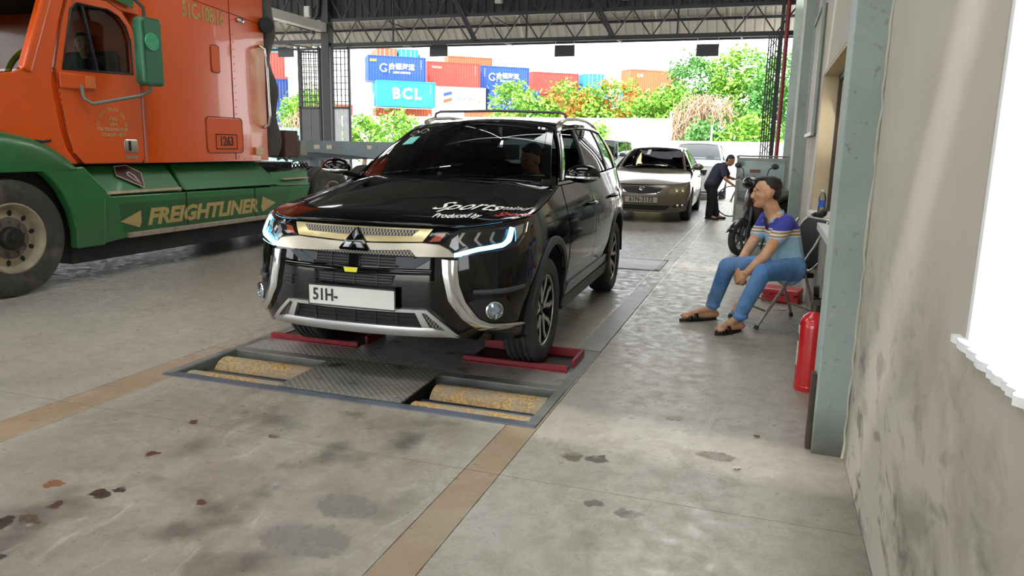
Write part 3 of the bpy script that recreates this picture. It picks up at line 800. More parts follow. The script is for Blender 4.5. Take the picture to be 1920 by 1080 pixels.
# cabin
m = MB(); m.box(-.7, .7, .35, .85, .75, 1.08); dash = m.build('dashboard', M_interior, suv, bevel=.05)
m = MB(); m.box(-.03, .17, .72, .80, 1.06, 1.19); m.build('dash_screen', mat('dark_screen', '#2c3036', .25, var=.2), dash)
m = MB(); m.tube([(.38 + .17 * math.cos(2 * PI * k / 24), .93 + .07 * math.sin(2 * PI * k / 24), 1.0 + .16 * math.sin(2 * PI * k / 24)) for k in range(24)], .014, 8, closed=True)
m.bar((.24, .92, 1.0), (.52, .92, 1.0), .04); m.build('steering_wheel', M_interior, suv, smooth=60)
for x, y in ((-.38, 1.5), (.38, 1.5), (-.38, 2.35), (.38, 2.35)):
    m = MB(); m.box(x - .25, x + .25, y - .45, y + .1, .52, .68)
    st_ = m.build('seat', M_seat, suv, bevel=.05)
    m = MB(); m.add([(x - .24, y, .64), (x + .24, y, .64), (x + .21, y + .2, 1.20), (x - .21, y + .2, 1.20), (x - .24, y + .12, .64), (x + .24, y + .12, .64), (x + .21, y + .3, 1.20), (x - .21, y + .3, 1.20)], [(0, 1, 2, 3), (7, 6, 5, 4), (0, 4, 5, 1), (1, 5, 6, 2), (2, 6, 7, 3), (3, 7, 4, 0)])
    m.box(x - .13, x + .13, y + .2, y + .3, 1.24, 1.40); m.build('backrest', M_seat, st_, bevel=.04)
m = MB(); m.box(-.66, .66, .9, 3.5, .50, .53); m.box(-.66, .66, 2.9, 3.5, .53, 1.0); m.build('cabin_floor', M_interior, suv)
m = MB(); m.bar((-.13, 1.02, 1.47), (.13, 1.02, 1.47), .03, .07); m.cyl((0, 1.0, 1.47), (0, 1.06, 1.545), .012); m.build('rear_view_mirror', M_interior, suv)
orn = thing('dash_ornament', 'small pale seated figure with brown driftwood on the SUV dashboard', 'ornament', (-2.30, 5.10, 1.08))
m = MB(); m.ellip((0, 0, .05), (.03, .025, .05), 10, 8); m.ellip((0, 0, .115), (.02, .02, .023), 10, 8); m.build('figure', mat('pale_stone', '#b8ac92', .6), orn, smooth=60)
m = MB(); m.ellip((-.07, 0, .03), (.045, .03, .04), 8, 6); m.ellip((-.12, .01, .02), (.035, .025, .05), 8, 6); m.ellip((.06, 0, .02), (.04, .03, .025), 8, 6); m.ellip((-.03, .0, .012), (.13, .04, .014), 10, 6); m.build('driftwood', mat('driftwood', '#6b5638', .8, var=.4, scale=30), orn, smooth=60)
# wipers
for a, b in (((-.30, .36, 1.172), (.36, .42, 1.20)), ((.32, .40, 1.172), (.70, .56, 1.21))):
    m = MB(); m.tube([a, Vector(a).lerp(Vector(b), .5) + Vector((0, -.01, .012)), b], .008, 6); m.build('wiper', M_black_trim, suv)
# stickers on the windscreen
for s0, t0 in ((-.80, .80), (-.66, .82)):
    m = MB(); m.tube([ws_pt(s0 + .055 * math.cos(2 * PI * k / 16), t0 + .05 * math.sin(2 * PI * k / 16), .004) for k in range(16)], .003, 5, closed=True); m.build('round_sticker', M_chrome, suv)
surf(lambda s, t: ws_pt(s, t, .004), -.78, -.62, .55, .70, 3, 3, 'inspection_sticker', mat('pale_green_sticker', '#7fd8c8', .4, var=.3, scale=40), suv)
# mirrors
for s in (-1, 1):
    b = MB(); b.ellip((0, 0, 0), (.125, .075, .075), 16, 10)
    b.v = [(x, y * (1.0 if y < 0 else .8), z * (1.0 if z > 0 else .75)) for x, y, z in b.v]
    b.xf(Matrix.Translation((s * .985, .56, 1.222)))
    h = b.build('door_mirror', M_black, suv, smooth=60)
    m = MB(); m.bar((s * .80, .58, 1.155), (s * .93, .58, 1.185), .07, .035); m.build('mirror_arm', M_black, h, bevel=.008)
    m = MB(); m.tube([(s * (x - .015), .56 - .074 * math.sqrt(max(0, 1 - ((x - 1.0) / .128) ** 2)), 1.205) for x in (.885, .93, .98, 1.03, 1.08, 1.115)], .011, 6); m.build('mirror_trim', M_chrome, h, smooth=60)
    m = MB(); m.ellip((s * .985, .615, 1.222), (.10, .008, .06), 14, 8); m.build('mirror_glass', M_chrome, h, smooth=60)
# ---- nose
def both(fn):
    for s in (1, -1): fn(s)
sym = lambda half: half + [(-a, b) for a, b in reversed(half)]
drape(suv_S, sym([(.455, .952), (.40, .884), (.10, .874)]), .014, M_gold, 'upper_grille_panel', suv, thick=.02)
drape(suv_S, sym([(.372, .946), (.335, .914), (.07, .908)]), .017, M_honey, 'honeycomb_insert', suv, thick=.004)
drape(suv_S, sym([(.585, .818), (.555, .845), (.50, .872), (.40, .878), (.10, .866)]) [:5] + [(-a, b) for a, b in reversed([(.585, .818), (.555, .845), (.50, .872), (.40, .878), (.10, .866)])] + [(-.58, .806), (-.37, .804), (-.335, .84), (.335, .84), (.37, .804), (.58, .806)], .024, M_satin, 'lower_grille_bar', suv, thick=.03)
drape(suv_S, [(-.335, .838), (-.368, .805), (.368, .805), (.335, .838)], .020, M_honey, 'honeycomb_insert', suv, thick=.01)
m = MB()
for s in (-1, 1): pass
drape(suv_S, [(-.38, .802), (-.34, .735), (.34, .735), (.38, .802)], .003, mat('matt_black_grille', '#0c0c0d', .7), 'grille_recess', suv, thick=.004)
both(lambda s: drape(suv_S, [(s * .40, .80), (s * .38, .80), (s * .27, .745), (s * .27, .735), (s * .36, .735), (s * .45, .79)], .010, M_clad, 'grille_blank', suv, thick=.01))
both(lambda s: drape(suv_S, [(s * .36, .800), (s * .25, .795), (s * .25, .75), (s * .33, .745)], .008, M_clad, 'grille_blank', suv, thick=.01))
for z in (.752, .768, .784):
    loft_on(suv_S, [(-.25, z - .004), (.25, z - .004)], [(-.25, z + .004), (.25, z + .004)], .010, M_black_trim, 'grille_slat', suv, n=10, k=1)
for u in (-.15, .15):
    loft_on(suv_S, [(u - .004, .735), (u - .004, .80)], [(u + .004, .735), (u + .004, .80)], .012, M_black_trim, 'grille_slat', suv, n=4, k=1)
drape(suv_S, [(-.035, .80), (-.035, .735), (.035, .735), (.035, .80)], .014, M_black, 'camera_housing', suv, thick=.01)
loft_on(suv_S, [(-.46, .705), (0, .695), (.46, .705)], [(-.46, .735), (0, .728), (.46, .735)], .026, M_black, 'bumper_bar', suv, n=30, k=4, thick=.03, bulge=.012)
drape(suv_S, [(-.25, .692), (-.22, .632), (.22, .632), (.25, .692)], .003, MATS['matt_black_grille'], 'lower_recess', suv, thick=.004)
for z in (.648, .664, .68):
    loft_on(suv_S, [(-.23, z - .003), (.23, z - .003)], [(-.23, z + .003), (.23, z + .003)], .008, M_clad, 'grille_slat', suv, n=8, k=1)
for u in (-.14, .0, .14):
    loft_on(suv_S, [(u - .004, .634), (u - .004, .69)], [(u + .004, .634), (u + .004, .69)], .010, M_black_trim, 'grille_slat', suv, n=4, k=1)
both(lambda s: loft_on(suv_S, [(s * .25, .632), (s * .40, .628)], [(s * .25, .640), (s * .42, .640)], .008, M_black, 'bumper_ridge', suv, n=6, k=1, thick=.012))
def on(u, z, off): return Vector(suv_S(u, z, off))
drape(suv_S, [(-.052, .728), (.036, .728), (.030, .702), (-.042, .702)], .042, M_yellow, 'tow_tag', suv, thick=.006)
# three diamond emblem
EC, EL = .873, .073
def rhomb(ang, k=1.0):
    d = Vector((math.cos(ang), math.sin(ang))); n_ = Vector((-d.y, d.x))
    return [tuple(Vector((0, EC)) + (d * a + n_ * b) * EL * k) for a, b in ((.02, 0), (.5, .285), (1, 0), (.5, -.285))]
drape(suv_S, [(0, .948), (.012, .94), (.094, .833), (.086, .823), (-.086, .823), (-.094, .833), (-.012, .94)], .034, M_black, 'emblem_backing', suv, thick=.02)
for a in (PI / 2, PI / 2 + 2 * PI / 3, PI / 2 - 2 * PI / 3):
    q = rhomb(a); q = [(u * 1.12, z) for u, z in q]
    cx_ = sum(p[0] for p in q) / 4; cz_ = sum(p[1] for p in q) / 4
    b = MB(); b.add([on(u, z, .035) for u, z in q] + [on(u, z, .046) for u, z in [(lerp(cx_, u, .8), lerp(cz_, z, .8)) for u, z in q]], [(4, 5, 6, 7), (0, 1, 5, 4), (1, 2, 6, 5), (2, 3, 7, 6), (3, 0, 4, 7)])
    b.build('emblem_diamond', mat('dark_chrome', '#8d9094', .15, .9, var=.1), suv)
# number plate
pl_ = MB(); pl_.box(-.272, .272, -1.002, -.992, .502, .618); plate = pl_.build('number_plate', M_plate, suv, bevel=.004)
m = MB(); m.tube([(-.272, -1.003, .502), (.272, -1.003, .502), (.272, -1.003, .618), (-.272, -1.003, .618)], .004, 6, closed=True); m.build('plate_frame', M_black_trim, plate)
lettering('51H-', .098, M_platetxt, (-.245, -1.004, .559), (1, 0, 0), (0, 0, 1), plate, align='LEFT', xs=.80, bold=.0015)
m = MB(); m.box(-.25, .25, -.995, -.94, .50, .62); m.build('plate_bracket', M_black_trim, suv)
# silver skid frame with dark intake
skid_o = [(.615, .345), (.60, .375), (.445, .506), (.425, .512)]
drape(suv_S, [(-.39, .49), (-.42, .40), (.42, .40), (.39, .49)], .004, MATS['matt_black_grille'], 'intake', suv, thick=.004)
for z in (.425, .45, .47): loft_on(suv_S, [(-.40, z - .003), (.40, z - .003)], [(-.40, z + .003), (.40, z + .003)], .010, M_black_trim, 'grille_slat', suv, n=8, k=1)
for u in (-.26, -.13, 0, .13, .26): loft_on(suv_S, [(u - .004, .405), (u - .004, .488)], [(u + .004, .405), (u + .004, .488)], .012, M_black_trim, 'grille_slat', suv, n=4, k=1)
loft_on(suv_S, [(-.56, .35), (0, .348), (.56, .35)], [(-.47, .405), (0, .405), (.47, .405)], .034, M_skid, 'skid_bar', suv, n=28, k=4, thick=.04, bulge=.008)
loft_on(suv_S, [(-.43, .49), (0, .487), (.43, .49)], [(-.43, .508), (0, .506), (.43, .508)], .030, M_skid, 'skid_trim', suv, n=28, k=2, thick=.03)
def skid_side(s):
    loft_on(suv_S, [(s * .372, .49), (s * .412, .40)], [(s * .405, .495), (s * .455, .40)], .032, M_skid, 'skid_post', suv, n=6, k=2, thick=.03)
    loft_on(suv_S, [(s * .425, .495), (s * .545, .385)], [(s * .435, .511), (s * .618, .352)], .034, M_skid, 'skid_post', suv, n=8, k=2, thick=.03)
    loft_on(suv_S, [(s * .435, .408), (s * .548, .39)], [(s * .45, .36), (s * .61, .346)], .034, M_skid, 'skid_post', suv, n=6, k=2, thick=.03)
    drape(suv_S, [(s * .405, .492), (s * .435, .492), (s * .54, .39), (s * .445, .40)], .012, M_honey, 'honeycomb_insert', suv, thick=.006)
both(skid_side)
# chrome side brackets
BO = [(.515, .792), (.520, .707), (.551, .561), (.629, .454), (.721, .385), (.891, .372), (1.235, .345)]
BI = [(.605, .788), (.601, .733), (.610, .648), (.645, .552), (.717, .455), (.790, .420), (1.20, .368)]
both(lambda s: loft_on(suv_S, [(s * a, b) for a, b in BO], [(s * a, b) for a, b in BI], .020, M_chrome, 'chrome_bracket', suv, n=40, k=4, thick=.03, bulge=.010))
# lower corner and fog lamp
def foglamp(s):
    drape(suv_S, [(s * .665, .545), (s * .72, .565), (s * .90, .562), (s * .985, .47), (s * 1.05, .405), (s * .80, .425), (s * .73, .455)], .004, M_black_trim, 'fog_lamp_recess', suv, thick=.006)
    c0 = on(s * .818, .496, 0); n_ = (on(s * .818, .496, .1) - c0).normalized(); n_ = (n_ + Vector((0, -.5, 0))).normalized()
    m = MB(); m.lathe([(.050, 0), (.052, .022), (.044, .026), (.040, .016)], c0, n_, 24); f = m.build('fog_lamp', M_chrome, suv, smooth=50)
    m = MB(); m.lathe([(.001, .020), (.025, .018), (.041, .012)], c0, n_, 20); m.build('lamp_lens', mat('blue_lamp_lens', '#a9b9c6', .08, .6, var=.5, scale=40), f, smooth=60)
    loft_on(suv_S, [(s * .69, .596), (s * .9, .588), (s * 1.08, .594)], [(s * .69, .618), (s * .9, .616), (s * 1.075, .618)], .010, M_clad, 'bumper_strip', suv, n=14, k=2, thick=.014, bulge=.006)
both(foglamp)
for z in (.60, .62, .64):
    loft_on(suv_S, [(-.50, z - .004), (-.43, z - .004)], [(-.50, z + .004), (-.43, z + .004)], .008, M_black_trim, 'bumper_vent', suv, n=4, k=1)
# headlamps
def headlamp(s):
    q = lambda L: [(s * a, b) for a, b in L]
    o = drape(suv_S, q([(.396, .876), (.472, .934), (.666, .952), (.907, .966), (1.155, .978), (1.10, .92), (.99, .848), (.886, .838), (.584, .803), (.535, .856)]), .006, mat('lamp_dark_bowl', '#2a2c30', .15, .7, var=.3, scale=20), 'headlamp', suv, thick=.02)
    drape(suv_S, q([(.435, .884), (.485, .926), (.535, .93), (.50, .888)]), .010, M_amber, 'indicator', o)
    for u0 in (.60, .70, .80):
        loft_on(suv_S, q([(u0 + .035, .935), (u0, .895), (u0 + .035, .865)]), q([(u0 + .055, .935), (u0 + .02, .895), (u0 + .055, .865)]), .012, M_chrome, 'reflector_blade', o, n=9, k=1)
    drape(suv_S, q([(.555, .862), (.57, .90), (.61, .925), (.61, .85), (.59, .84)]), .010, M_alloy, 'reflector', o)
    drape(suv_S, q([(1.03, .955), (1.12, .965), (1.08, .918), (1.0, .875)]), .010, M_alloy, 'reflector', o)
    P = [(.584, .812), (.721, .842), (.892, .860), (.945, .885), (1.0, .952)]
    loft_on(suv_S, q([(a, b - .008) for a, b in P[:3]] + [(.956, .878), (1.012, .95)]), q([(a, b + .013) for a, b in P[:3]] + [(.930, .893), (.986, .956)]), .016, M_drl, 'daytime_lamp', o, n=30, k=2, bulge=.004)
    drape(suv_S, q([(.40, .878), (.474, .931), (.666, .949), (.907, .963), (1.15, .975), (1.098, .92), (.988, .85), (.886, .840), (.586, .806), (.535, .859)]), .026, M_lens, 'lamp_cover', o, thick=.003)
both(headlamp)
# writing on the bonnet
def hood_text(txt, size, m_, s0, t0, **kw):
    me = text_mesh(txt, size, depth=.0, align='LEFT', **kw)
    e = .02
    P0 = hood_pt(s0, t0); ds = hood_pt(s0 + e, t0) - hood_pt(s0 - e, t0); dt = hood_pt(s0, t0 + e) - hood_pt(s0, t0 - e)
    ks, kt = 2 * e / ds.length, 2 * e / dt.length
    for v in me.vertices: v.co = hood_pt(s0 + v.co.x * ks, t0 + v.co.y * kt * 1.6 + v.co.x * kt * .16) + Vector((0, -.002, .004))
    o = link_mesh('bonnet_lettering', me, m_, suv)
    return o
M_deck = mat('white_decal', '#eeeeee', .4, var=.03); M_decr = mat('red_decal', '#b3202c', .4, var=.05)
hood_text('Sports', .15, M_deck, .34, .26, shear=.5, bold=.001)
hood_text('mind', .09, M_deck, .74, .32, shear=.6)
hood_text('Produced by', .062, M_deck, .42, .10, bold=.001, xs=.82)
hood_text('Sports', .085, M_decr, .78, .19, shear=.3, bold=.002)
# wheels
for x, y, s in ((.785, 0, 1), (-.785, 0, -1), (.785, WB, 1), (-.785, WB, -1)): make_wheel(suv, (x, y, .352), s)
# ------------------------------------------------------------------ roller brake tester sunk into the floor
def W(mb, name, m_, parent, **kw):
    """build from world coordinates under a parent that is not rotated"""
    r = parent
    off = Vector((0, 0, 0))
    while r is not None: off += r.location; r = r.parent
    mb.xf(Matrix.Translation(-off)); return mb.build(name, m_, parent, **kw)
def WL(txt, size, m_, origin, xd, yd, parent, name='lettering', **kw):
    r = parent; off = Vector((0, 0, 0))
    while r is not None: off += r.location; r = r.parent
    return lettering(txt, size, m_, Vector(origin) - off, xd, yd, parent, name, **kw)
def checker_mat(name, a, b, rough=.45):
    t = NT(name); p = t.pos(); s = t.sep(p)
    u = t.math('MULTIPLY', t.math('ADD', s[0], s[1]), 70); v = t.math('MULTIPLY', t.math('SUBTRACT', s[0], s[1]), 70)
    k = t.math('MULTIPLY', t.math('SINE', u), t.math('SINE', v)); q = t.math('ABSOLUTE', k)
    h = t.ramp(q, .35, .6)
    n = t.noise(p, 3, 6, .6); c = t.mix(t.ramp(n, .35, .65), a, b)
    c = t.mix(t.math('MULTIPLY', h, .45), c, '#a7a5a0')
    c = t.mix(t.ramp(t.noise(p, 5, 4), .58, .68, 0, .8), c, '#26241f')
    t.color(c); t.rough(rough); t.b.inputs['Metallic'].default_value = .15; t.bump(h, .8, .004); return t.m
M_check = checker_mat('checker_plate', '#a5a39e', '#86847f', .4)
M_cover = checker_mat('worn_cover_plate', '#7a786f', '#605f58', .5)
M_frame = mat('steel_frame', '#858885', .5, .4, var=.3, scale=5, dirt='#3d3a35')
M_blue = mat('worn_blue_frame', '#5c626d', .55, .2, var=.3, scale=6, dirt='#3b3b3c', dirt_amt=.8)
M_red = mat('red_paint', '#8f202b', .45, var=.25, scale=8, dirt='#4a2422')
t = NT('gritted_roller'); p_ = t.obj(); n1 = t.noise(p_, 55, 3); n2 = t.noise(p_, 5, 4)
t.color(t.mix(t.ramp(n2, .4, .65), t.mix(t.ramp(n1, .4, .6), '#86683a', '#bd9d63'), '#8d8473')); t.rough(.9); t.bump(n1, .9, .006); M_grit = t.m
bed = thing('brake_tester', 'sunken roller brake tester with gritty yellow rollers under the black SUV', 'machine', (-2.21, 4.2, 0))
X0, X1, Y0, Y1 = PIT
m = MB(); m.box(X0 - .0, X1, Y0, Y1, -.46, -.44).box(X0, X0 + .01, Y0, Y1, -.45, -.02).box(X1 - .01, X1, Y0, Y1, -.45, -.02).box(X0, X1, Y0, Y0 + .01, -.45, -.02).box(X0, X1, Y1 - .01, Y1, -.45, -.02)
W(m, 'pit_box', M_dark, bed)
for nm, q, mm_ in (('front_rail', (X0 - .005, X1 + .005, Y0 - .03, Y0 + .045), M_blue), ('side_rail', (X0 - .005, X0 + .055, Y0, Y1), M_frame), ('side_rail', (X1 - .055, X1 + .005, Y0, Y1), M_frame),
                   ('middle_rail', (X0 + .05, X1 - .05, 4.045, 4.13), M_frame), ('back_rail', (X0, X1, Y1 - .02, Y1 + .02), M_frame)):
    m = MB(); m.box(*q, -.08, .006); W(m, nm, mm_, bed, bevel=.004)
for q in ((X0 - .004, X0 + .05), (X1 - .05, X1 + .004)):
    m = MB(); m.box(q[0], q[1], Y0, 4.05, .004, .010); W(m, 'rail_strip', M_frame, bed)
# wheel plate zone: one checker plate in front of and around the two wheel slots
SL = ((-3.32, -2.62), (-1.80, -1.10))
for q in ((X0 + .05, X1 - .05, 4.13, 4.42), (X0 + .05, SL[0][0], 4.42, Y1 - .02), (SL[0][1], SL[1][0], 4.42, Y1 - .02), (SL[1][1], X1 - .05, 4.42, Y1 - .02), (SL[0][0], SL[0][1], 4.80, Y1 - .02), (SL[1][0], SL[1][1], 4.80, Y1 - .02)):
    m = MB(); m.box(*q, -.02, .004); W(m, 'checker_plate', M_check, bed)
for a, b in SL:
    m = MB(); m.box(a, b, 4.42, 4.80, -.03, -.004); W(m, 'wheel_plate', mat('dark_steel_plate', '#3b3a38', .5, .4, var=.3), bed)
    m = MB(); m.box(a - .02, b + .0, 4.415, 4.45, .0, .038); m.box(a - .02, b, 4.39, 4.45, .0, .010); W(m, 'red_angle_bar', M_red, bed, bevel=.003)
    m = MB(); m.box(a, b + .02, 4.78, 4.80, .0, .06); m.box(b, b + .02, 4.52, 4.80, .0, .06); W(m, 'red_stop', M_red, bed, bevel=.003)
# rollers
for a, b in ((X0 + .06, -2.62), (-1.80, X1 - .06)):
    for y, r, z in ((3.885, .125, -.122), (3.565, .115, -.116)):
        m = MB(); m.cyl((a + .03, y, z), (b - .0, y, z), r, n=28); o = W(m, 'roller', M_grit, bed, smooth=40)
        m = MB(); m.cyl((a, y, z), (a + .03, y, z), r * .4, n=12); W(m, 'roller_axle', M_frame, o)
    m = MB(); m.cyl((a, 3.725, -.062), (b, 3.725, -.062), .024, n=14); W(m, 'sensor_roller', mat('dark_sensor_roller', '#303236', .4, .5, var=.2), bed, smooth=40)
# raised middle cover plate
m = MB(); m.prism([(-2.60, 3.49), (-1.80, 3.49), (-1.83, 4.12), (-2.61, 4.10)], lambda a, b, t: (a, b, .008 + t), .012); W(m, 'cover_plate', M_cover, bed, bevel=.002)
m = MB(); m.box(-2.59, -1.85, 3.52, 4.05, -.3, .008); W(m, 'gearbox', M_dark, bed)
for x, y in ((-2.57, 3.53), (-2.2, 4.07), (-1.9, 4.09), (-1.86, 3.53)):
    m = MB(); m.cyl((x, y, .018), (x, y, .026), .012, n=8); W(m, 'bolt', M_frame, bed)
# steel lids let into the lane behind the car
lid = thing('floor_hatch', 'flat steel floor hatch let into the lane behind the SUV', 'hatch', (-1.42, 9.1, 0))
m = MB(); m.box(-1.75, -1.16, 8.75, 9.5, -.01, .006); W(m, 'hatch_plate', mat('grey_steel_lid', '#8f908f', .45, .15, var=.25), lid)
m = MB()
for q in ((-1.80, -1.75, 8.7, 9.55), (-1.16, -1.10, 8.7, 9.55), (-1.80, -1.10, 8.68, 8.75), (-1.80, -1.10, 9.5, 9.56)): m.box(*q, -.01, .008)
W(m, 'hatch_frame', M_frame, lid)
lid2 = tag(bpy.data.objects.new('floor_strip', None), 'long steel cover strip in the floor right beside the SUV', 'cover'); C.objects.link(lid2); lid2.location = (-1.09, 6.0, 0)
m = MB(); m.box(-1.165, -1.005, 4.98, 7.4, -.01, .005); W(m, 'strip_plate', mat('grey_steel_lid', '#7d7e7e'), lid2)
# ------------------------------------------------------------------ orange and green lorry
M_or = mat('orange_lorry_paint', '#dd560a', .32, var=.08, scale=1.2, dirt='#b0522a', dirt_amt=.3, coat=.3)
M_gr = mat('green_lorry_paint', '#2a7038', .35, var=.2, scale=2, dirt='#3d4a38', dirt_amt=.6, coat=.25)
M_letter = mat('tan_lettering', '#b09a5e', .6, var=.15, scale=20)
M_rub = mat('grey_rubber', '#4c4a48', .7, var=.25, scale=4)
M_chassis = mat('dark_chassis', '#201f1f', .6, .2, var=.3, dirt='#3d3833')
M_dirtrim = mat('dusty_cream_rim', '#a3977f', .6, .2, var=.3, scale=8, dirt='#5f564a', dirt_amt=.7)
M_hub = mat('grimy_hub', '#6a6058', .6, .3, var=.3, scale=8, dirt='#3a332e', dirt_amt=.7)
M_ltyre = mat('dusty_lorry_tyre', '#3b3936', .85, var=.3, scale=5, dirt='#7b746a', dirt_amt=.7)
M_cream = mat('worn_step_strip', '#c7b394', .6, var=.3, scale=10)
M_cabglass = glass('cab_glass', '#b5bfbd', .8)
TX = -6.25
trk = thing('truck', 'orange and green lorry tractor standing beyond the black SUV', 'truck', (-7.5, 6.6, 0))
side = lambda x: (lambda a, b, t: (x - t, a, b))
def rrect(y0, y1, z0, z1, r, n=5):
    out = []
    for cy, cz, a0 in ((y1 - r, z1 - r, 0), (y0 + r, z1 - r, PI / 2), (y0 + r, z0 + r, PI), (y1 - r, z0 + r, 1.5 * PI)):
        out += [(cy + r * math.cos(a0 + PI / 2 * k / n), cz + r * math.sin(a0 + PI / 2 * k / n)) for k in range(n + 1)]
    return out
# cab shell: side wall pieces around the door opening, back box (sleeper), roof
WXR = TX - 2.4
# sleeper body with a rounded front edge standing a little proud of the door
m = MB()
plan = [(TX - .12, 6.30), (TX - .06, 6.33), (TX - .015, 6.39), (TX + .01, 6.47), (TX + .02, 6.56), (TX + .02, 8.34), (TX - .02, 8.40), (WXR + .02, 8.40), (WXR - .02, 8.34), (WXR - .02, 6.56), (WXR - .01, 6.47), (WXR + .015, 6.39), (WXR + .06, 6.33), (WXR + .12, 6.30)]
m.grid([[(x, y, z) for x, y in plan] for z in (1.16, 2.0, 2.9, 3.45)] + [[(lerp(x, (TX + WXR) / 2, .06), y + (.1 if y < 6.5 else 0), 3.85) for x, y in plan], [(lerp(x, (TX + WXR) / 2, .4), lerp(y, 7.4, .3), 3.98) for x, y in plan]], closed_v=True)
m.add([(x, y, 1.16) for x, y in plan], [tuple(range(len(plan)))]); m.add([(lerp(x, (TX + WXR) / 2, .4), lerp(y, 7.4, .3), 3.98) for x, y in plan], [tuple(range(len(plan)))])
slp = W(m, 'sleeper', M_or, trk, smooth=40)
m = MB()
m.tube([(TX + .021, 7.71, 1.18), (TX + .021, 7.71, 3.4)], .005, 5); m.tube([(TX + .021, 6.7, 2.98), (TX + .021, 8.35, 2.86)], .005, 5); W(m, 'panel_seam', mat('dark_orange_seam', '#7a2f10', .6), slp)
m = MB()
for k in range(22): m.ellip((TX + .021, 7.76, 1.22 + k * .085), (.004, .007, .007), 6, 4)
for k in range(16): m.ellip((TX + .021, 6.5 + k * .115, 1.19), (.004, .006, .006), 6, 4)
o = W(m, 'rivet', M_or, slp); o['kind'] = 'stuff'
def frame_loop(pts, x, r, name, m_, parent):
    mm = MB(); mm.tube([(x, a, b) for a, b in pts], r, 6, closed=True); return W(mm, name, m_, parent, smooth=60)
def side_panel(pts, x, d, name, m_, parent, bevel=.0):
    mm = MB(); mm.prism(pts, lambda a, b, t: (x + t, a, b), d); return W(mm, name, m_, parent, bevel=bevel)
h1 = side_panel(rrect(7.22, 7.84, 1.27, 1.67, .05), TX + .018, .010, 'locker_door', M_or, slp, .004)
frame_loop(rrect(7.21, 7.85, 1.26, 1.68, .05), TX + .022, .005, 'locker_seal', MATS['dark_orange_seam'], h1)
side_panel(rrect(7.36, 7.49, 2.20, 2.49, .03), TX + .018, .012, 'vent_cap', M_or, slp, .004)
frame_loop(rrect(7.355, 7.495, 2.19, 2.50, .03), TX + .024, .004, 'vent_seal', MATS['dark_orange_seam'], slp)
M_num = mat('black_decal', '#2a1c14', .6)
frame_loop([(7.36, 1.31), (7.73, 1.31), (7.73, 1.48), (7.36, 1.48)], TX + .03, .006, 'number_border', M_num, slp)
WL('1263', .155, M_num, (TX + .030, 7.545, 1.395), (0, 1, 0), (0, 0, 1), slp, xs=.82, bold=.004)
WL('51C-108.16', .235, M_letter, (TX + .022, 7.27, 2.815), (0, 1, -.02), (0, 0, 1), slp, xs=.60, bold=.006)
m = MB(); m.tube([(TX + .02, 8.26, 2.60), (TX + .07, 8.29, 2.56), (TX + .08, 8.31, 2.3), (TX + .08, 8.33, 1.75), (TX + .07, 8.32, 1.62), (TX + .02, 8.29, 1.58)], .017, 8); W(m, 'grab_handle', M_chrome, slp, smooth=60)
m = MB(); m.box(TX + .015, TX + .045, 8.09, 8.22, 1.23, 1.33); W(m, 'marker_lamp', mat('cream_lamp', '#cdb583', .4), slp, bevel=.008)
m = MB(); m.ellip((TX + .03, 7.9, 2.85), (.012, .07, .03), 10, 6); W(m, 'clip', M_chrome, slp)
m = MB(); m.cyl((TX + .0, 8.37, 2.86), (TX + .09, 8.33, 2.86), .09, .10, 16); W(m, 'work_lamp', M_black_trim, slp, smooth=40)
# rubber gap seal behind the sleeper
m = MB(); rows = []
for k in range(25):
    z = 1.22 + k * .1; b = .025 * math.sin(k * .9) + .02 * math.sin(k * .37); rows.append([(TX - .03, 8.38, z), (TX + .02 + b * .3, 8.42, z), (TX + .02 + b, 8.56 + b, z), (TX - .10, 8.60 + b, z)])
m.grid(rows); W(m, 'rubber_flap', M_rub, slp, smooth=60)
# cab front: door, cowl side, pillar
DOOR = [(5.53, 1.165), (6.24, 1.165), (6.28, 1.22), (6.29, 1.7), (6.29, 2.30), (6.24, 2.52), (6.12, 2.66), (5.95, 2.73), (5.62, 2.73), (5.50, 2.66), (5.42, 2.45), (5.31, 2.04), (5.33, 1.9), (5.37, 1.45), (5.42, 1.28)]
WIN = [(5.385, 2.035), (6.20, 2.06), (6.20, 2.38), (6.15, 2.52), (6.07, 2.60), (5.95, 2.645), (5.60, 2.645), (5.53, 2.59)]
def holed(outer, hole, x, d, name, m_, parent):
    """plate with one hole: bridge outer and hole outlines and fill"""
    bm = bmesh.new()
    eo = [bm.verts.new((0, a, b)) for a, b in outer]; eh = [bm.verts.new((0, a, b)) for a, b in hole]
    es = [bm.edges.new((L[i], L[(i + 1) % len(L)])) for L in (eo, eh) for i in range(len(L))]
    bmesh.ops.triangle_fill(bm, use_beauty=True, use_dissolve=False, edges=es)
    geo = bmesh.ops.extrude_face_region(bm, geom=bm.faces[:])
    for v in [g for g in geo['geom'] if isinstance(g, bmesh.types.BMVert)]: v.co.x = -d
    off = Vector((x, 0, 0)); r = parent
    while r is not None: off -= r.location; r = r.parent
    for v in bm.verts: v.co += off
    bmesh.ops.recalc_face_normals(bm, faces=bm.faces)
    me = bpy.data.meshes.new(name); bm.to_mesh(me); bm.free(); return link_mesh(name, me, m_, parent)
door_ = holed(DOOR, WIN, TX + .006, .04, 'cab_door', M_or, trk)
frame_loop(DOOR, TX + .002, .007, 'door_seal', MATS['dark_orange_seam'], door_)
frame_loop(WIN, TX + .006, .013, 'window_seal', M_black_trim, door_)
m = MB(); m.bar((TX - .005, 5.66, 2.64), (TX - .005, 5.78, 2.05), .025); W(m, 'window_bar', M_black_trim, door_)
m = MB(); m.add([(TX - .02, a, b) for a, b in WIN], [tuple(range(len(WIN)))]); W(m, 'side_glass', M_cabglass, door_)
o = side_panel(rrect(6.02, 6.19, 1.27, 1.40, .02), TX + .006, .012, 'door_handle', M_chrome, door_, .004)
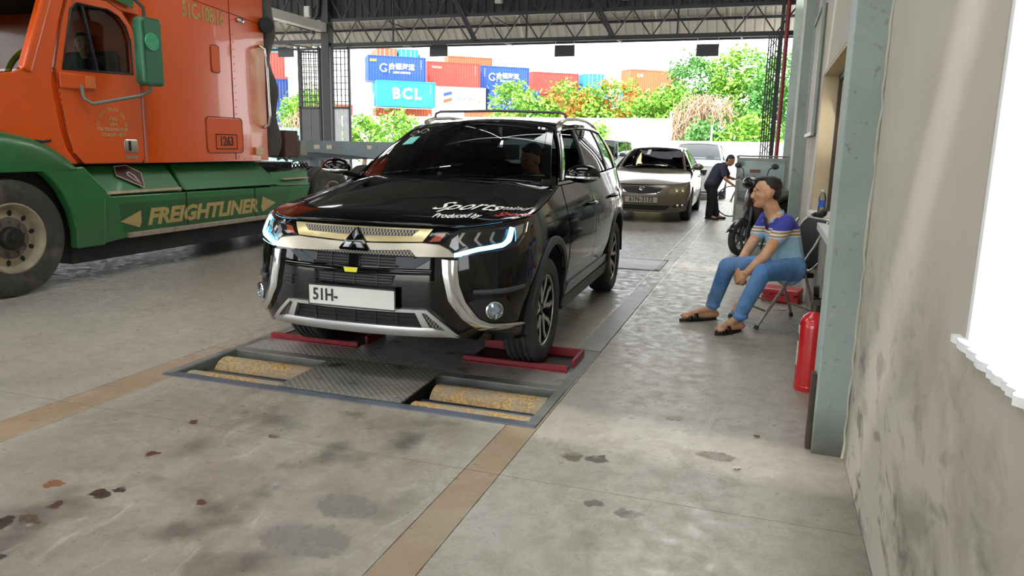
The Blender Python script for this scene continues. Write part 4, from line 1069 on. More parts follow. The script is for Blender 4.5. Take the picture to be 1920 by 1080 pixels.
m = MB(); m.box(TX + .014, TX + .021, 6.07, 6.10, 1.285, 1.385); W(m, 'handle_gap', M_dark, o)
m = MB(); m.box(TX + .004, TX + .014, 6.03, 6.19, 1.205, 1.235); W(m, 'badge', mat('dull_badge', '#9a8d76', .4, .5), door_)
# round company print on the door
def arc_text(txt, c, rad, a0, a1, size, m_, parent):
    bm_ = MB()
    for k, ch in enumerate(txt):
        if ch == ' ': continue
        a = a0 + (a1 - a0) * k / (len(txt) - 1); me = text_mesh(ch, size, .0008, bold=.001)
        M_ = Matrix.Rotation(a - PI / 2, 2); o_ = len(bm_.v)
        for v in me.vertices:
            q = M_ @ Vector((v.co.x, v.co.y)); bm_.v.append((c[0] + .001 + v.co.z, c[1] + rad * math.cos(a) + q.x, c[2] + rad * math.sin(a) + q.y))
        bm_.f += [tuple(i + o_ for i in p.vertices) for p in me.polygons]
    return W(bm_, 'lettering', m_, parent)
M_dimletter = mat('faded_tan_print', '#c9a26c', .7, var=.2, scale=30)
ec = (TX + .007, 5.90, 1.53)
# seen from +x the y axis runs to the right
arc_text('CTY TNHH TM-DV VAN TAI', ec, .165, PI * 1.04, -PI * .04, .048, M_dimletter, door_)
for k, (tx, sz, xs_) in enumerate((('HAI', .06, 1.0), ('LIEN', .04, 1.2), ('56 TRUONG SON', .048, .9), ('DT: 08.5011 - 80317', .045, .75))):
    WL(tx, sz, M_dimletter, (TX + .008, 5.91, 1.60 - .052 * k), (0, 1, 0), (0, 0, 1), door_, xs=xs_, bold=.0015)
m = MB(); m.box(TX - .07, TX - .035, 5.08, 5.7, 1.17, 2.0); W(m, 'hinge_post', M_or, trk)
# hinge strip
m = MB()
for k in range(13): m.ellip((TX + .008, lerp(5.32, 5.42, k / 12), lerp(1.88, 1.28, k / 12)), (.006, .008, .02), 6, 4)
o = W(m, 'hinge_rivet', M_or, door_); o['kind'] = 'stuff'
# mirror bracket plate on the door
m = MB(); m.box(TX + .004, TX + .03, 5.335, 5.72, 1.86, 2.0); o = W(m, 'mirror_mount', M_or, door_, bevel=.01)
m = MB(); m.box(TX + .028, TX + .04, 5.60, 5.71, 1.875, 1.99); W(m, 'mount_plate', mat('light_orange', '#e0793c', .4, var=.1), o, bevel=.006)
# cowl side and front pillar ahead of the door
side_panel([(4.80, 1.17), (5.47, 1.16), (5.36, 1.30), (5.31, 1.46), (5.27, 1.9), (5.29, 2.05), (5.40, 2.45), (5.50, 2.72), (5.30, 2.62), (5.16, 2.25), (5.05, 2.02), (4.90, 1.96), (4.6, 1.92), (4.6, 1.4)], TX - .05, .05, 'cowl_side', M_or, trk, .01)
m = MB(); m.bar((TX - .02, 5.02, 1.98), (TX - .02, 5.33, 2.75), .09, .09); W(m, 'front_pillar', M_or, trk, bevel=.02)
side_panel([(5.20, 2.70), (6.35, 2.66), (6.36, 3.4), (5.8, 3.2), (5.3, 2.88)], TX - .06, .06, 'roof_side', M_or, trk, .01)
m = MB(); m.grid([[(TX - .02, 5.22, 2.76), (TX - 1.2, 5.02, 2.86), (WXR + .02, 5.22, 2.76)], [(TX - .02, 6.35, 3.45), (TX - 1.2, 6.35, 3.55), (WXR + .02, 6.35, 3.45)]]); W(m, 'cab_roof', M_or, trk, solid=.03)
# sun visor, green
m = MB(); m.grid([[(TX + .05, 6.24, 2.80), (TX + .05, 5.5, 2.98), (TX + .03, 4.92, 2.92)], [(TX + .04, 6.24, 2.71), (TX + .05, 5.5, 2.84), (TX + .03, 4.88, 2.80)]]); W(m, 'rain_guard', M_gr, trk, solid=.012)
# windscreen
m = MB(); m.grid([[(TX - .03 - 2.3 * k / 6, 5.05 - .16 * math.sin(PI * k / 6), 2.00) for k in range(7)], [(TX - .06 - 2.24 * k / 6, 5.34 - .16 * math.sin(PI * k / 6), 2.74) for k in range(7)]]); W(m, 'windscreen', M_cabglass, trk, smooth=60)
m = MB(); m.grid([[(TX - .03 - 2.3 * k / 6, 5.045 - .16 * math.sin(PI * k / 6), 2.58) for k in range(7)], [(TX - .06 - 2.24 * k / 6, 5.335 - .16 * math.sin(PI * k / 6), 2.76) for k in range(7)]]); W(m, 'sun_strip', mat('teal_sun_strip', '#1c5a55', .3, var=.2), trk)
m = MB(); m.tube([(TX - .04, 4.98, 1.98), (TX - .05, 5.14, 2.3), (TX - .05, 5.2, 2.45)], .012, 6); W(m, 'wiper', M_black_trim, trk)
m = MB(); m.box(WXR, WXR + .04, 5.05, 6.4, 1.16, 2.05); m.box(WXR, WXR + .04, 6.2, 6.4, 2.05, 2.8); m.box(WXR, WXR + .04, 5.3, 6.4, 2.6, 2.8); W(m, 'far_door', M_or, trk)
m = MB(); m.box(WXR + .04, TX - .06, 5.32, 6.4, 2.72, 2.76); W(m, 'headlining', M_interior, trk)
# interior
m = MB(); m.box(WXR + .1, TX - .08, 5.15, 5.55, 1.2, 2.0); W(m, 'dashboard', M_interior, trk, bevel=.05)
m = MB(); m.box(WXR + .06, TX - .06, 6.0, 8.3, 1.15, 1.25).box(WXR + .06, TX - .06, 6.40, 6.46, 1.2, 3.3); W(m, 'cab_floor', M_interior, trk)
m = MB(); m.tube([(TX - .75 + .22 * math.cos(2 * PI * k / 24), 5.62 + .10 * math.sin(2 * PI * k / 24), 2.07 + .2 * math.sin(2 * PI * k / 24)) for k in range(24)], .028, 8, closed=True); W(m, 'steering_wheel', mat('yellow_plush_cover', '#dcd92c', .9, var=.3, scale=30), trk, smooth=60)
m = MB(); m.box(TX - .95, TX - .25, 5.85, 6.3, 1.4, 1.6); m.box(TX - .95, TX - .25, 6.2, 6.36, 1.5, 2.3); W(m, 'driver_seat', M_seat, trk, bevel=.05)
# wing mirror
mr = MB(); poly = rrect(5.94, 6.21, 1.93, 2.58, .05)
mr.prism(poly, lambda a, b, t: (TX + .28 + t + .04 * math.cos((a - 6.07) * 9), a, b), .12); mir = W(mr, 'wing_mirror', mat('mirror_green', '#2f6a4c', .4, var=.15, scale=4), trk, bevel=.025, seg=3, smooth=40)
m = MB(); m.tube([(TX + .02, 5.52, 2.70), (TX + .18, 5.66, 2.78), (TX + .32, 5.95, 2.75), (TX + .34, 6.06, 2.68), (TX + .34, 6.07, 2.55)], .018, 8); W(m, 'mirror_arm', M_rub, mir, smooth=60)
m = MB(); m.tube([(TX + .03, 5.55, 1.90), (TX + .05, 5.55, 1.78), (TX + .10, 5.60, 1.73), (TX + .30, 5.98, 1.83), (TX + .34, 6.08, 1.88), (TX + .34, 6.08, 1.95)], .018, 8); W(m, 'mirror_arm', mat('pale_grey_tube', '#7b8078', .45, .2), mir, smooth=60)
m = MB(); m.cyl((TX + .425, 6.05, 2.35), (TX + .437, 6.05, 2.35), .085, n=24); W(m, 'round_sticker', mat('bright_green_sticker', '#3fa877', .5, var=.3, scale=60), mir)
m = MB(); m.prism(rrect(5.96, 6.19, 1.95, 2.56, .04), lambda a, b, t: (a - 6.07 + TX + .34, 6.22, b), .0)
# bonnet and front wing
m = MB()
secs = []
for y, w, zt in ((5.08, 1.10, 2.0), (4.6, 1.04, 1.93), (4.0, .98, 1.85), (3.4, .93, 1.74), (3.0, .88, 1.60)):
    xc = (TX + WXR) / 2; secs.append([(xc + w, y, 1.17), (xc + w + .02, y, 1.4), (xc + w - .02, y, zt - .22), (xc + w - .12, y, zt - .08), (xc + w * .6, y, zt), (xc, y, zt + .04), (xc - w * .6, y, zt), (xc - w + .12, y, zt - .08), (xc - w + .02, y, zt - .22), (xc - w, y, 1.17)])
m.grid(secs); m.f.append(tuple(range(len(secs[0]) * 4, len(secs[0]) * 5))); W(m, 'bonnet', M_or, trk, smooth=35)
m = MB(); m.box(TX - .02, TX + .002, 4.45, 5.03, 1.78, 1.88); 
side_panel([(4.0, 1.18), (5.02, 1.18), (5.04, 1.72), (4.98, 1.84), (4.0, 1.78)], TX - .04, .035, 'bonnet_side', M_or, trk, .015)
m = MB(); m.tube([(TX - .005, 5.04, 1.38), (TX + .01, 5.10, 1.37), (TX + .01, 5.19, 1.38)], .012, 6); W(m, 'bonnet_latch', M_black_trim, trk)
FY, FR = 4.74, .53      # front axle
WG = [(5.43, 1.135), (5.36, 1.215), (5.26, 1.29), (5.12, 1.365), (4.96, 1.42), (4.75, 1.46), (4.45, 1.475), (4.1, 1.44), (3.8, 1.35), (3.6, 1.2), (3.55, 1.10)]
m = MB(); rows = []
for a, b in WG:
    zl = max(1.105, b - .50); ain = lerp(a, 4.74, .06)
    rows.append([(TX - .45, a, b - .005), (TX - .06, a, b), (TX + .01, a, b - .015), (TX + .05, lerp(a, 4.74, .02), b - .05 if b > 1.2 else b - .01), (TX + .07, ain, max(1.12, b - .12)), (TX + .055, ain, 1.105), (TX - .45, ain, 1.10)])
m.grid(rows); W(m, 'front_wing', M_gr, trk, smooth=50)
m = MB(); m.box(WXR + .1, TX - .05, 3.0, 3.7, .4, 1.05); W(m, 'bumper', M_gr, trk, bevel=.08)
# side fairing: lower skirt, sloped tank cover above, step strips
xo = TX + .045
FAIR = [(5.44, .36), (5.95, .40), (9.02, .40), (9.25, .80), (5.32, .845), (5.36, .62)]
fr_ = side_panel(FAIR, xo - .05, .05, 'side_skirt', M_gr, trk, .012)
# curved front return of the skirt around the wheel
m = MB(); m.prism([(5.02, 1.12), (5.48, 1.14), (5.78, .845), (5.70, .80), (5.66, .36), (5.345, .36), (5.35, .52), (5.31, .72), (5.22, .92), (5.12, 1.04)], lambda a, b, t: (xo - .10 + t, a, b), .11); W(m, 'skirt_front', M_gr, trk, bevel=.015)
# tank cover leaning inwards
def lean(y0, y1, y1t, name, z1=1.14):
    mm = MB(); mm.add([(xo - .01, y0, .845), (xo - .01, y1, .835), (xo - .20, y1t, z1), (xo - .20, y0, z1), (xo - .9, y0, .845), (xo - .9, y1, .835), (xo - .9, y1t, z1), (xo - .9, y0, z1)],
        [(0, 1, 2, 3), (7, 6, 5, 4), (0, 4, 5, 1), (1, 5, 6, 2), (2, 6, 7, 3), (3, 7, 4, 0)]); return W(mm, name, M_gr, trk, bevel=.02, seg=3)
lean(5.50, 6.78, 6.72, 'tank_cover'); lean(6.80, 8.60, 8.32, 'tank_cover')
m = MB(); m.grid([[(xo - .01, 6.79, .85), (xo - .01, 6.81, .85)], [(xo - .2, 6.72, 1.13), (xo - .2, 6.74, 1.13)]])
m = MB(); m.box(xo - .10, xo + .015, 5.72, 6.72, .86, .885); W(m, 'step_strip', M_cream, trk)
m = MB(); m.box(xo - .10, xo + .010, 8.62, 9.20, .90, .915); W(m, 'step_strip', M_cream, trk)
m = MB(); m.box(xo - .6, xo - .04, 8.40, 9.30, .80, .83); m.add([(xo - .02, 8.5, .82), (xo - .02, 9.24, .80), (xo - .10, 9.32, 1.02), (xo - .10, 8.45, 1.0), (xo - .13, 8.5, .82), (xo - .13, 9.24, .80), (xo - .16, 9.32, 1.02), (xo - .16, 8.45, 1.0)],
    [(0, 1, 2, 3), (7, 6, 5, 4), (0, 4, 5, 1), (1, 5, 6, 2), (2, 6, 7, 3), (3, 7, 4, 0)]); W(m, 'rear_deck', M_gr, trk, bevel=.008)
rec = side_panel([(5.90, .46), (8.62, .46), (8.75, .74), (5.87, .76)], xo - .004, .006, 'recess_panel', mat('deep_green_paint', '#235a2e', .4, var=.2, scale=3, dirt='#33382c', dirt_amt=.5), trk)
m = MB(); m.box(xo - .02, xo + .03, 5.94, 8.98, .40, .455); W(m, 'lower_step', mat('dusty_aluminium_step', '#a79a86', .55, .3, var=.25, scale=12, dirt='#6b6154'), trk, bevel=.008)
for y in (6.80, 8.0):
    m = MB(); m.tube([(xo + .002, y, .40), (xo + .002, y, .84)], .006, 5); W(m, 'panel_gap', M_dark, trk)
# side lettering and its two arrow heads
me_x = xo + .004
WL('FREIGHTLINER', .232, M_letter, (me_x, 7.12, .585), (0, 1, 0), (0, 0, 1), rec, shear=.28, bold=.010, xs=1.2)
for pts in ([(5.86, .575), (6.10, .495), (6.13, .55), (6.13, .67)], [(8.42, .605), (8.14, .50), (8.11, .56), (8.15, .70)]):
    mm = MB(); mm.prism(pts, lambda a, b, t: (me_x + t, a, b), .003); W(mm, 'arrow_head', M_letter, rec)
# hazard diamond
tq = lambda y, z: (xo - .005 - .19 * (z - .845) / .295 + .012, y, z)
D4 = [(5.955, 1.05), (6.02, 1.12), (6.29, 1.07), (6.22, .93)]
D4 = [(5.96, 1.03), (5.99, 1.12), (6.15, 1.13), (6.29, 1.05), (6.23, .90)]
mm = MB(); mm.prism(D4, lambda a, b, t: Vector(tq(a, b)) + Vector((t, 0, t * .6)), .006); dz = W(mm, 'hazard_plate', mat('dark_maroon_plate', '#4a2024', .5, var=.3, scale=20), trk)
mm = MB(); mm.tube([Vector(tq(a, b)) + Vector((.008, 0, .005)) for a, b in D4], .006, 5, closed=True); W(mm, 'plate_border', mat('pale_pink_border', '#cdb2a6', .5), dz)
mm = MB(); mm.tube([Vector(tq(a, b)) + Vector((.010, 0, .006)) for a, b in ((6.10, 1.05), (6.13, 1.06), (6.18, 1.02), (6.205, .935), (6.15, .985), (6.10, 1.03))], .009, 5, closed=True); W(mm, 'flame_symbol', MATS['pale_pink_border'], dz)
m = MB(); m.box(WXR + .3, TX - .12, 3.6, 5.36, .62, 1.16); m.box(WXR + .06, TX - .06, 5.36, 9.2, .20, .84); W(m, 'wheel_well_and_shade_block', M_chassis, trk)  # wheel well, plus a long dark block added to keep the underside dark
# chassis, fifth wheel area, hoses
m = MB(); m.box(-8.2, -6.9, 3.2, 11.3, .62, .95); m.box(-8.6, -6.55, 5.3, 8.6, .45, .9); W(m, 'chassis', M_chassis, trk)
m = MB(); m.box(-8.1, -6.6, 8.5, 9.4, .95, 1.12); m.box(-6.9, -6.5, 8.5, 8.9, .9, 1.08); W(m, 'battery_box', M_chassis, trk, bevel=.02)
for k in range(9):
    m = MB(); m.lathe([(.030, -.012), (.042, 0), (.030, .012)], (TX - .12, 8.72 + k * .085, 1.075), (1, 0, 0), 12); W(m, 'chain_link', M_chassis, trk, smooth=60)
for y, z in ((8.9, 1.16), (9.15, 1.18), (9.25, 1.12)):
    m = MB(); m.tube([(TX - .25, y, z), (TX - .2, y + .06, z + .03), (TX - .15, y + .10, z - .02)], .02, 6); W(m, 'hose_end', M_white, trk, smooth=60)
m = MB()
for k in range(3): m.tube([(-7.2 - .15 * k, 8.5, 2.0), (-7.1 - .15 * k, 8.75, 1.6), (-7.1 - .15 * k, 8.95, 1.25), (-7.2, 9.4, 1.15)], .02, 6)
W(m, 'air_hose', M_rub, trk, smooth=60)
# wheels
def lorry_wheel(c, r=.525, w=.30, deep=.0):
    c = Vector(c); X = Vector((1, 0, 0)); h = w / 2; ri = .30
    ty = MB(); ty.lathe([(ri, -h * .8), (ri + .02, -h), (r - .05, -h * 1.02), (r - .01, -h * .9), (r, -h * .5), (r - .012, -h * .47), (r - .012, -h * .4), (r, -h * .37), (r, h * .37), (r - .012, h * .4), (r - .012, h * .47), (r, h * .5), (r - .01, h * .9), (r - .05, h * 1.02), (lerp(ri, r, .45), h * 1.06), (ri + .02, h), (ri, h * .8)], c, X, 56)
    o = W(ty, 'tyre', M_ltyre, trk, smooth=40)
    rm = MB(); rm.lathe([(ri + .015, h * 1.0), (ri + .0, h * 1.02), (ri - .03, h * .75), (ri - .045, h * .55), (.19, h * .60), (.185, h * .62)], c, X, 48); W(rm, 'rim', M_dirtrim, o, smooth=50)
    dk = MB(); dk.lathe([(.187, h * .62), (.15, h * .66), (.10, h * .68), (.001, h * .68)], c, X, 36); W(dk, 'hub_plate', M_hub, o, smooth=40)
    hb = MB(); hb.lathe([(.105, h * .66), (.10, h * 1.0), (.085, h * 1.1), (.035, h * 1.12), (.03, h * 1.2), (.001, h * 1.2)], c, X, 28); W(hb, 'hub_cap', mat('black_grease_hub', '#272422', .5, .3, var=.3), o, smooth=40)
    for k in range(10):
        a = 2 * PI * (k + .3) / 10; d = Vector((0, math.cos(a), math.sin(a)))
        m_ = MB(); m_.cyl(c + d * .148 + X * h * .64, c + d * .148 + X * h * .82, .016, n=6); W(m_, 'wheel_nut', M_hub, o)
        m_ = MB(); m_.ellip((0, 0, 0), (.004, .028, .022), 12, 6); m_.xf(Matrix.Translation(c + d * .222 + X * (h * .595)) @ Matrix.Rotation(a, 4, 'X')); W(m_, 'hand_hole', M_dark, o, smooth=60)
    return o
lorry_wheel((TX - .14, FY, .525)); lorry_wheel((WXR + .14, FY, .525))
m = MB(); m.tube([(TX + .09, 4.52, .66), (TX + .11, 4.54, .95), (TX + .08, 4.50, 1.05)], .012, 6); W(m, 'air_pipe', M_rub, trk)
lorry_wheel((TX - .12, 9.86, .525)); lorry_wheel((TX - .45, 9.86, .525)); lorry_wheel((WXR + .14, 9.86, .525)); lorry_wheel((TX - .12, 11.15, .525)); lorry_wheel((WXR + .14, 11.15, .525))
m = MB(); m.lathe([(.585, -.3), (.60, -.3), (.60, .02), (.585, .02)], (TX - .03, 9.86, .525), (1, 0, 0), 24); 
# ------------------------------------------------------------------ container trailer behind the lorry
trl = thing('trailer', 'grey blue skeletal trailer behind the orange lorry, with pale reflectors', 'trailer', (-7.5, 15, 0))
M_tr = mat('grey_blue_trailer', '#71828a', .5, .1, var=.2, scale=2, dirt='#55534e')
M_rust = mat('rusty_bolster', '#5a3d33', .8, var=.3, scale=8, dirt='#332822')
m = MB(); m.prism([(8.95, 1.26), (9.05, 1.43), (14.0, 1.43), (19.0, 1.43), (19.0, 1.05), (12.4, 1.05), (10.6, 1.20), (9.4, 1.26)], lambda a, b, t: (TX - t, a, b), .14); W(m, 'side_beam', M_tr, trl, bevel=.006)
m = MB(); m.prism([(8.95, 1.26), (9.05, 1.43), (14.0, 1.43), (19.0, 1.43), (19.0, 1.05), (12.4, 1.05), (10.6, 1.20), (9.4, 1.26)], lambda a, b, t: (TX - 2.3 - t, a, b), .14); W(m, 'side_beam', M_tr, trl, bevel=.006)
m = MB(); m.box(TX - 2.5, TX - .02, 8.75, 8.95, 1.22, 1.46); m.box(TX - .25, TX + .02, 8.72, 9.02, 1.20, 1.56); W(m, 'front_bolster', M_rust, trl, bevel=.01)
m = MB(); m.box(TX - .02, TX + .03, 9.06, 9.22, 1.22, 1.42); m.cyl((TX - .1, 9.14, 1.42), (TX - .1, 9.14, 1.5), .05); W(m, 'twist_lock', mat('pale_lock_metal', '#9c9587', .6, .3, var=.3), trl, bevel=.006)
for y in (9.42, 9.75): 
    m = MB(); m.box(TX, TX + .006, y, y + .15, 1.31, 1.37); W(m, 'reflector', mat('cream_reflector', '#cfc3a2', .4), trl)
for y in (9.93, 11.3):
    m = MB(); m.box(TX, TX + .006, y, y + .13, 1.31, 1.36); W(m, 'reflector', mat('brown_reflector', '#7a6258', .4), trl)
m = MB(); m.box(TX, TX + .006, 10.95, 11.1, 1.31, 1.37); W(m, 'reflector', MATS['cream_reflector'], trl)
for y in (11, 13, 15, 17, 18.8):
    m = MB(); m.box(TX - 2.4, TX - .1, y, y + .12, 1.15, 1.36); W(m, 'cross_member', M_tr, trl)
for y in (15.5, 16.8, 18.1):
    for x in (TX - .15, TX - 2.25):
        m = MB(); m.lathe([(.28, -.12), (.5, -.15), (.52, -.1), (.52, .1), (.5, .15), (.28, .12)], (x, y, .52), (1, 0, 0), 32); o = W(m, 'wheel', M_ltyre, trl, smooth=40)
        m = MB(); m.lathe([(.001, .06), (.12, .08), (.28, .11)], (x, y, .52), (1, 0, 0), 24); W(m, 'rim', M_dirtrim, o, smooth=40)
m = MB(); m.bar((TX - .3, 12.6, 1.1), (TX - .3, 12.6, .12), .12); m.box(TX - .42, TX - .18, 12.48, 12.72, .0, .125); W(m, 'landing_leg', M_tr, trl)
m = MB(); m.bar((TX - 2.1, 12.6, 1.1), (TX - 2.1, 12.6, .12), .12); m.box(TX - 2.22, TX - 1.98, 12.48, 12.72, .0, .125); W(m, 'landing_leg', M_tr, trl)
# ------------------------------------------------------------------ container yard beyond the fence
def cont_mat(name, c): return mat(name, c, .55, var=.14, scale=.5, dirt='#5a5048', dirt_amt=.25)
M_cblue = cont_mat('container_blue', '#1c4a9c'); M_ccyan = cont_mat('container_cyan', '#1990b4'); M_cred = cont_mat('container_red', '#a83f34'); M_corange = cont_mat('container_rust', '#b85a34')
M_cwhite = cont_mat('container_white', '#e4e2dc'); M_cnavy = cont_mat('container_navy', '#20407f'); M_cyel = cont_mat('container_yellow', '#c79a2c'); M_cteal = cont_mat('container_sky', '#2b84bf')
CY = R(37)
def container(x, y, z, m_, label, kind='side', L=6.06, group='shipping containers in the stacks', yaw=CY):
    """corner x,y is the near left lower corner; 'side' shows the long side, 'end' the doors"""
    o = thing('shipping_container', label, 'container', (x, y, z), yaw, group)
    w, d = (L, 2.44) if kind == 'side' else (2.44, L); H = 2.58
    fr = MB(); e = .09
    for px in (e / 2, w - e / 2):
        for py in (e / 2, d - e / 2): fr.box(px - e / 2, px + e / 2, py - e / 2, py + e / 2, 0, H)
    for pz in (e / 2, H - e / 2):
        fr.box(e, w - e, 0, e, pz - e / 2, pz + e / 2); fr.box(e, w - e, d - e, d, pz - e / 2, pz + e / 2)
        fr.box(0, e, e, d - e, pz - e / 2, pz + e / 2); fr.box(w - e, w, e, d - e, pz - e / 2, pz + e / 2)
    fr.build('frame', m_, o)
    def corr(p0, p1, nrm):
        p0, p1, nrm = Vector(p0), Vector(p1), Vector(nrm); Ln = (p1 - p0).length; n = max(3, int(Ln / .28)); rows = []
        for k in range(n):
            for f, q in ((0, .0), (.28, .0), (.5, .05), (.78, .05)):
                p = p0.lerp(p1, (k + f) / n) - nrm * (.015 + q); rows.append([tuple(p + Vector((0, 0, e))), tuple(p + Vector((0, 0, H - e)))])
        p = p1 - nrm * .015; rows.append([tuple(p + Vector((0, 0, e))), tuple(p + Vector((0, 0, H - e)))])
        return rows
    wl = MB(); wl.grid(corr((w, d, 0), (0, d, 0), (0, 1, 0))); wl.grid(corr((w, 0, 0), (w, d, 0), (1, 0, 0))); wl.grid(corr((0, d, 0), (0, 0, 0), (-1, 0, 0)))
    wl.box(e, w - e, e, d - e, H - .03, H - .01); wl.box(e, w - e, e, d - e, .02, .06)
    if kind == 'side': wl.grid(corr((0, 0, 0), (w, 0, 0), (0, -1, 0)))
    wl.build('corrugated_wall', m_, o)
    if kind == 'end':
        for k in range(2):
            b = MB(); b.box(e + k * (w / 2 - e), w / 2 - .01 + k * (w / 2 - e), .02, .05, e, H - e); dr = b.build('door', m_, o)
            for q in (.28, .8):
                b = MB(); b.cyl((e + k * (w / 2 - e) + q, .0, e), (e + k * (w / 2 - e) + q, .0, H - e), .025, n=6); b.build('locking_bar', M_cwhite, dr)
    return o
M_wlet = mat('white_lettering', '#f2f2ee', .5); M_dlet = mat('dark_blue_lettering', '#2b3f66', .5); M_olet = mat('orange_lettering', '#d0532a', .5)
def ctext(o, txt, size, x, z, m_=None, **kw): return lettering(txt, size, m_ or M_wlet, (x, -.012, z), (1, 0, 0), (0, 0, 1), o, **kw)
def code_marks(o, x): 
    for k, tx in enumerate(('2', '2', '5', '1')): ctext(o, tx, .22, x, 2.2 - .26 * k)
bcl = container(-38.2, 69.2, 5.1, M_ccyan, 'cyan container with large white letters BCL')
ctext(bcl, 'BCL', 1.5, 3.05, 1.28, bold=.06, space=1.25); code_marks(bcl, 5.55)
hb = container(-39.7, 70.1, 7.7, M_cblue, 'blue container with white logo on top of the cyan one', L=6.06)
def hede(o, x=2.0):
    c_ = [(x + .38 * math.cos(a), 1.35 + .38 * math.sin(a)) for a in [R(40 + 280 * k / 20) for k in range(21)]]
    b = MB(); b.tube([(p, -.012, q) for p, q in c_] + [(x + .08, -.012, 1.3)], .065, 6); b.build('logo_ring', M_wlet, o)
    b = MB(); b.box(x + .52, x + .56, -.014, -.008, .85, 1.8); b.build('logo_bar', M_wlet, o)
    ctext(o, '合德海运', .68, x + 1.85, 1.5, bold=.012); ctext(o, 'HEDE SHIPPING', .26, x + 1.85, .93, bold=.01)
hede(hb, 1.65); code_marks(hb, 5.55)
b = MB(); b.box(.2, .9, -.014, -.008, 1.95, 2.2); b.build('yellow_sticker', M_cyel, hb)
rd = container(-36.0, 76.4, 7.7, M_cred, 'red container above the white one, right of the blue logo container')
ctext(rd, 'TRITON', .3, 1.1, 1.95); code_marks(rd, 5.5)
wi = container(-35.5, 76.9, 5.1, M_cwhite, 'white container with red and blue logo below the red container')
ctext(wi, 'Interasia', .62, 3.9, 1.35, M_dlet, shear=.15)
for k, (a, b_) in enumerate(((1.2, 1.75), (1.2, 1.6))):
    q = MB(); q.prism([(a, b_ - .25), (a + .95, b_), (a + .95, b_ + .35), (a, b_ + .1)], lambda u, v, t: (u, -.012 - t, v - k * .55), .004); q.build('logo_mark', M_cblue if k == 0 else M_olet, wi)
container(-39.8, 71.8, 2.5, M_corange, 'rust orange container under the cyan one')
container(-31.0, 76.6, 2.5, M_corange, 'rust orange container under the white container with the logo')
wa = container(-44.6, 63.4, 5.1, M_cwhite, 'white container behind the lattice gate, left of the cyan container'); ctext(wa, 'Interasia', .62, 3.7, 1.2, M_dlet)
container(-44.6, 63.4, 2.5, M_cred, 'red container below the white one behind the lattice gate')
container(-44.9, 63.4, 7.7, M_cwhite, 'pale container above the white one behind the lattice gate')
b2 = container(-31.8, 81.3, 7.7, M_cblue, 'blue container with white logo, farther right in the upper row'); hede(b2, 1.6); code_marks(b2, .7)
b3 = container(-30.5, 81.3, 5.1, M_cblue, 'blue container with white logo under another blue one'); hede(b3, 2.2); code_marks(b3, .7)
container(-30.3, 81.3, 2.5, M_cnavy, 'dark blue container at the foot of the farther blue stack')
container(-38.5, 82.2, 7.7, M_cnavy, 'dark blue container hidden behind the upper row')
container(-46.4, 84.3, 10.3, M_corange, 'rust orange container on the very top at left, doors facing', 'end')
container(-44.3, 85.9, 10.3, M_ccyan, 'sky blue container end on the very top, beside the rust orange one', 'end')
container(-42.2, 87.6, 10.3, M_cwhite, 'white container end on the very top row', 'end')
container(-40.9, 93.4, 10.3, M_corange, 'rust orange container on top, right of the white end', 'side', 6.06)
for x, y, w_ in ((-46.4, 84.3, 'rust orange'), (-44.3, 85.9, 'sky blue'), (-42.2, 87.6, 'white')): container(x, y, 7.7, M_cteal, 'blue container end right under the %s top row end' % w_, 'end')
container(-32.2, 88.2, 7.7, M_ccyan, 'cyan container end peeping over the blue stack', 'end')
container(-27.8, 89.0, 7.7, M_cred, 'long red container on the horizon above the trees', 'side', 6.06)
container(-22.0, 92.5, 7.7, M_cteal, 'bright blue container end beside the long red one', 'end')
container(-27.0, 90.0, 5.1, M_corange, 'rust container below the long red one, half behind trees')
fr2 = container(-15.6, 87.6, 7.7, M_corange, 'rust red container standing out alone above the trees'); ctext(fr2, 'CAI', .5, 1.2, 1.9)
container(-15.6, 87.6, 5.1, M_cred, 'red container under the lone rust one')
container(-18.4, 86.2, 5.1, M_ccyan, 'cyan container end under the lone rust container', 'end', 4)
container(-45.8, 61.5, -.1, M_cblue, 'blue container at ground level behind the shrubs'); container(-38.6, 66.5, -.1, M_cnavy, 'navy container at ground level behind the shrubs')
container(-33.5, 70.0, -.1, M_cyel, 'yellow container at ground level below the white one')
container(-52.5, 64.0, 10.3, M_ccyan, 'cyan container in the top tier seen past the lorry'); container(-52.5, 64.0, 5.1, M_cnavy, 'navy container under the red one in the gap behind the lorry'); container(-52.5, 64.0, 7.7, M_cred, 'red container seen through the gap behind the lorry')
container(-52.5, 64, -.1, M_cred, 'red container at the ground in the gap behind the lorry'); container(-52.5, 64, 2.5, M_cblue, 'blue container low in the gap behind the lorry')
# ------------------------------------------------------------------ yard fence
M_fence = mat('white_fence_sheet', '#e8ebe8', .6, var=.06, scale=1)
M_post = mat('white_post', '#eef0ee', .5)
fence = thing('yard_fence', 'long white corrugated sheet fence across the yard', 'fence', (-14, 40, 0))
x = -24.6; k = 0
while x < -4.9:
    w = 1.98; mm_ = M_fence if k != 9 else mat('yellowed_fence_sheet', '#e0cb9c', .6, var=.2)
    rows = []
    for i in range(9):
        for f, d in ((0, 0), (.4, 0), (.5, .03), (.9, .03)): rows.append([(x + w * (i + f) / 9, 40 + d, .05), (x + w * (i + f) / 9, 40 + d, 2.95)])
    m = MB(); m.grid(rows); W(m, 'sheet', mm_, fence, solid=.01)
    m = MB(); m.box(x - .04, x + .04, 39.90, 39.98, 0, 3.08); W(m, 'post', M_post, fence)
    for z in (1.5, 2.9):
        m = MB(); m.box(x, x + w, 39.93, 39.97, z - .03, z + .03); W(m, 'rail', M_post, fence)
    x += w; k += 1
m = MB(); m.box(-5.0, 3.0, 41.0, 41.2, 0, 1.83); W(m, 'low_wall', M_white, tag_ := struct('wall_yard')); 
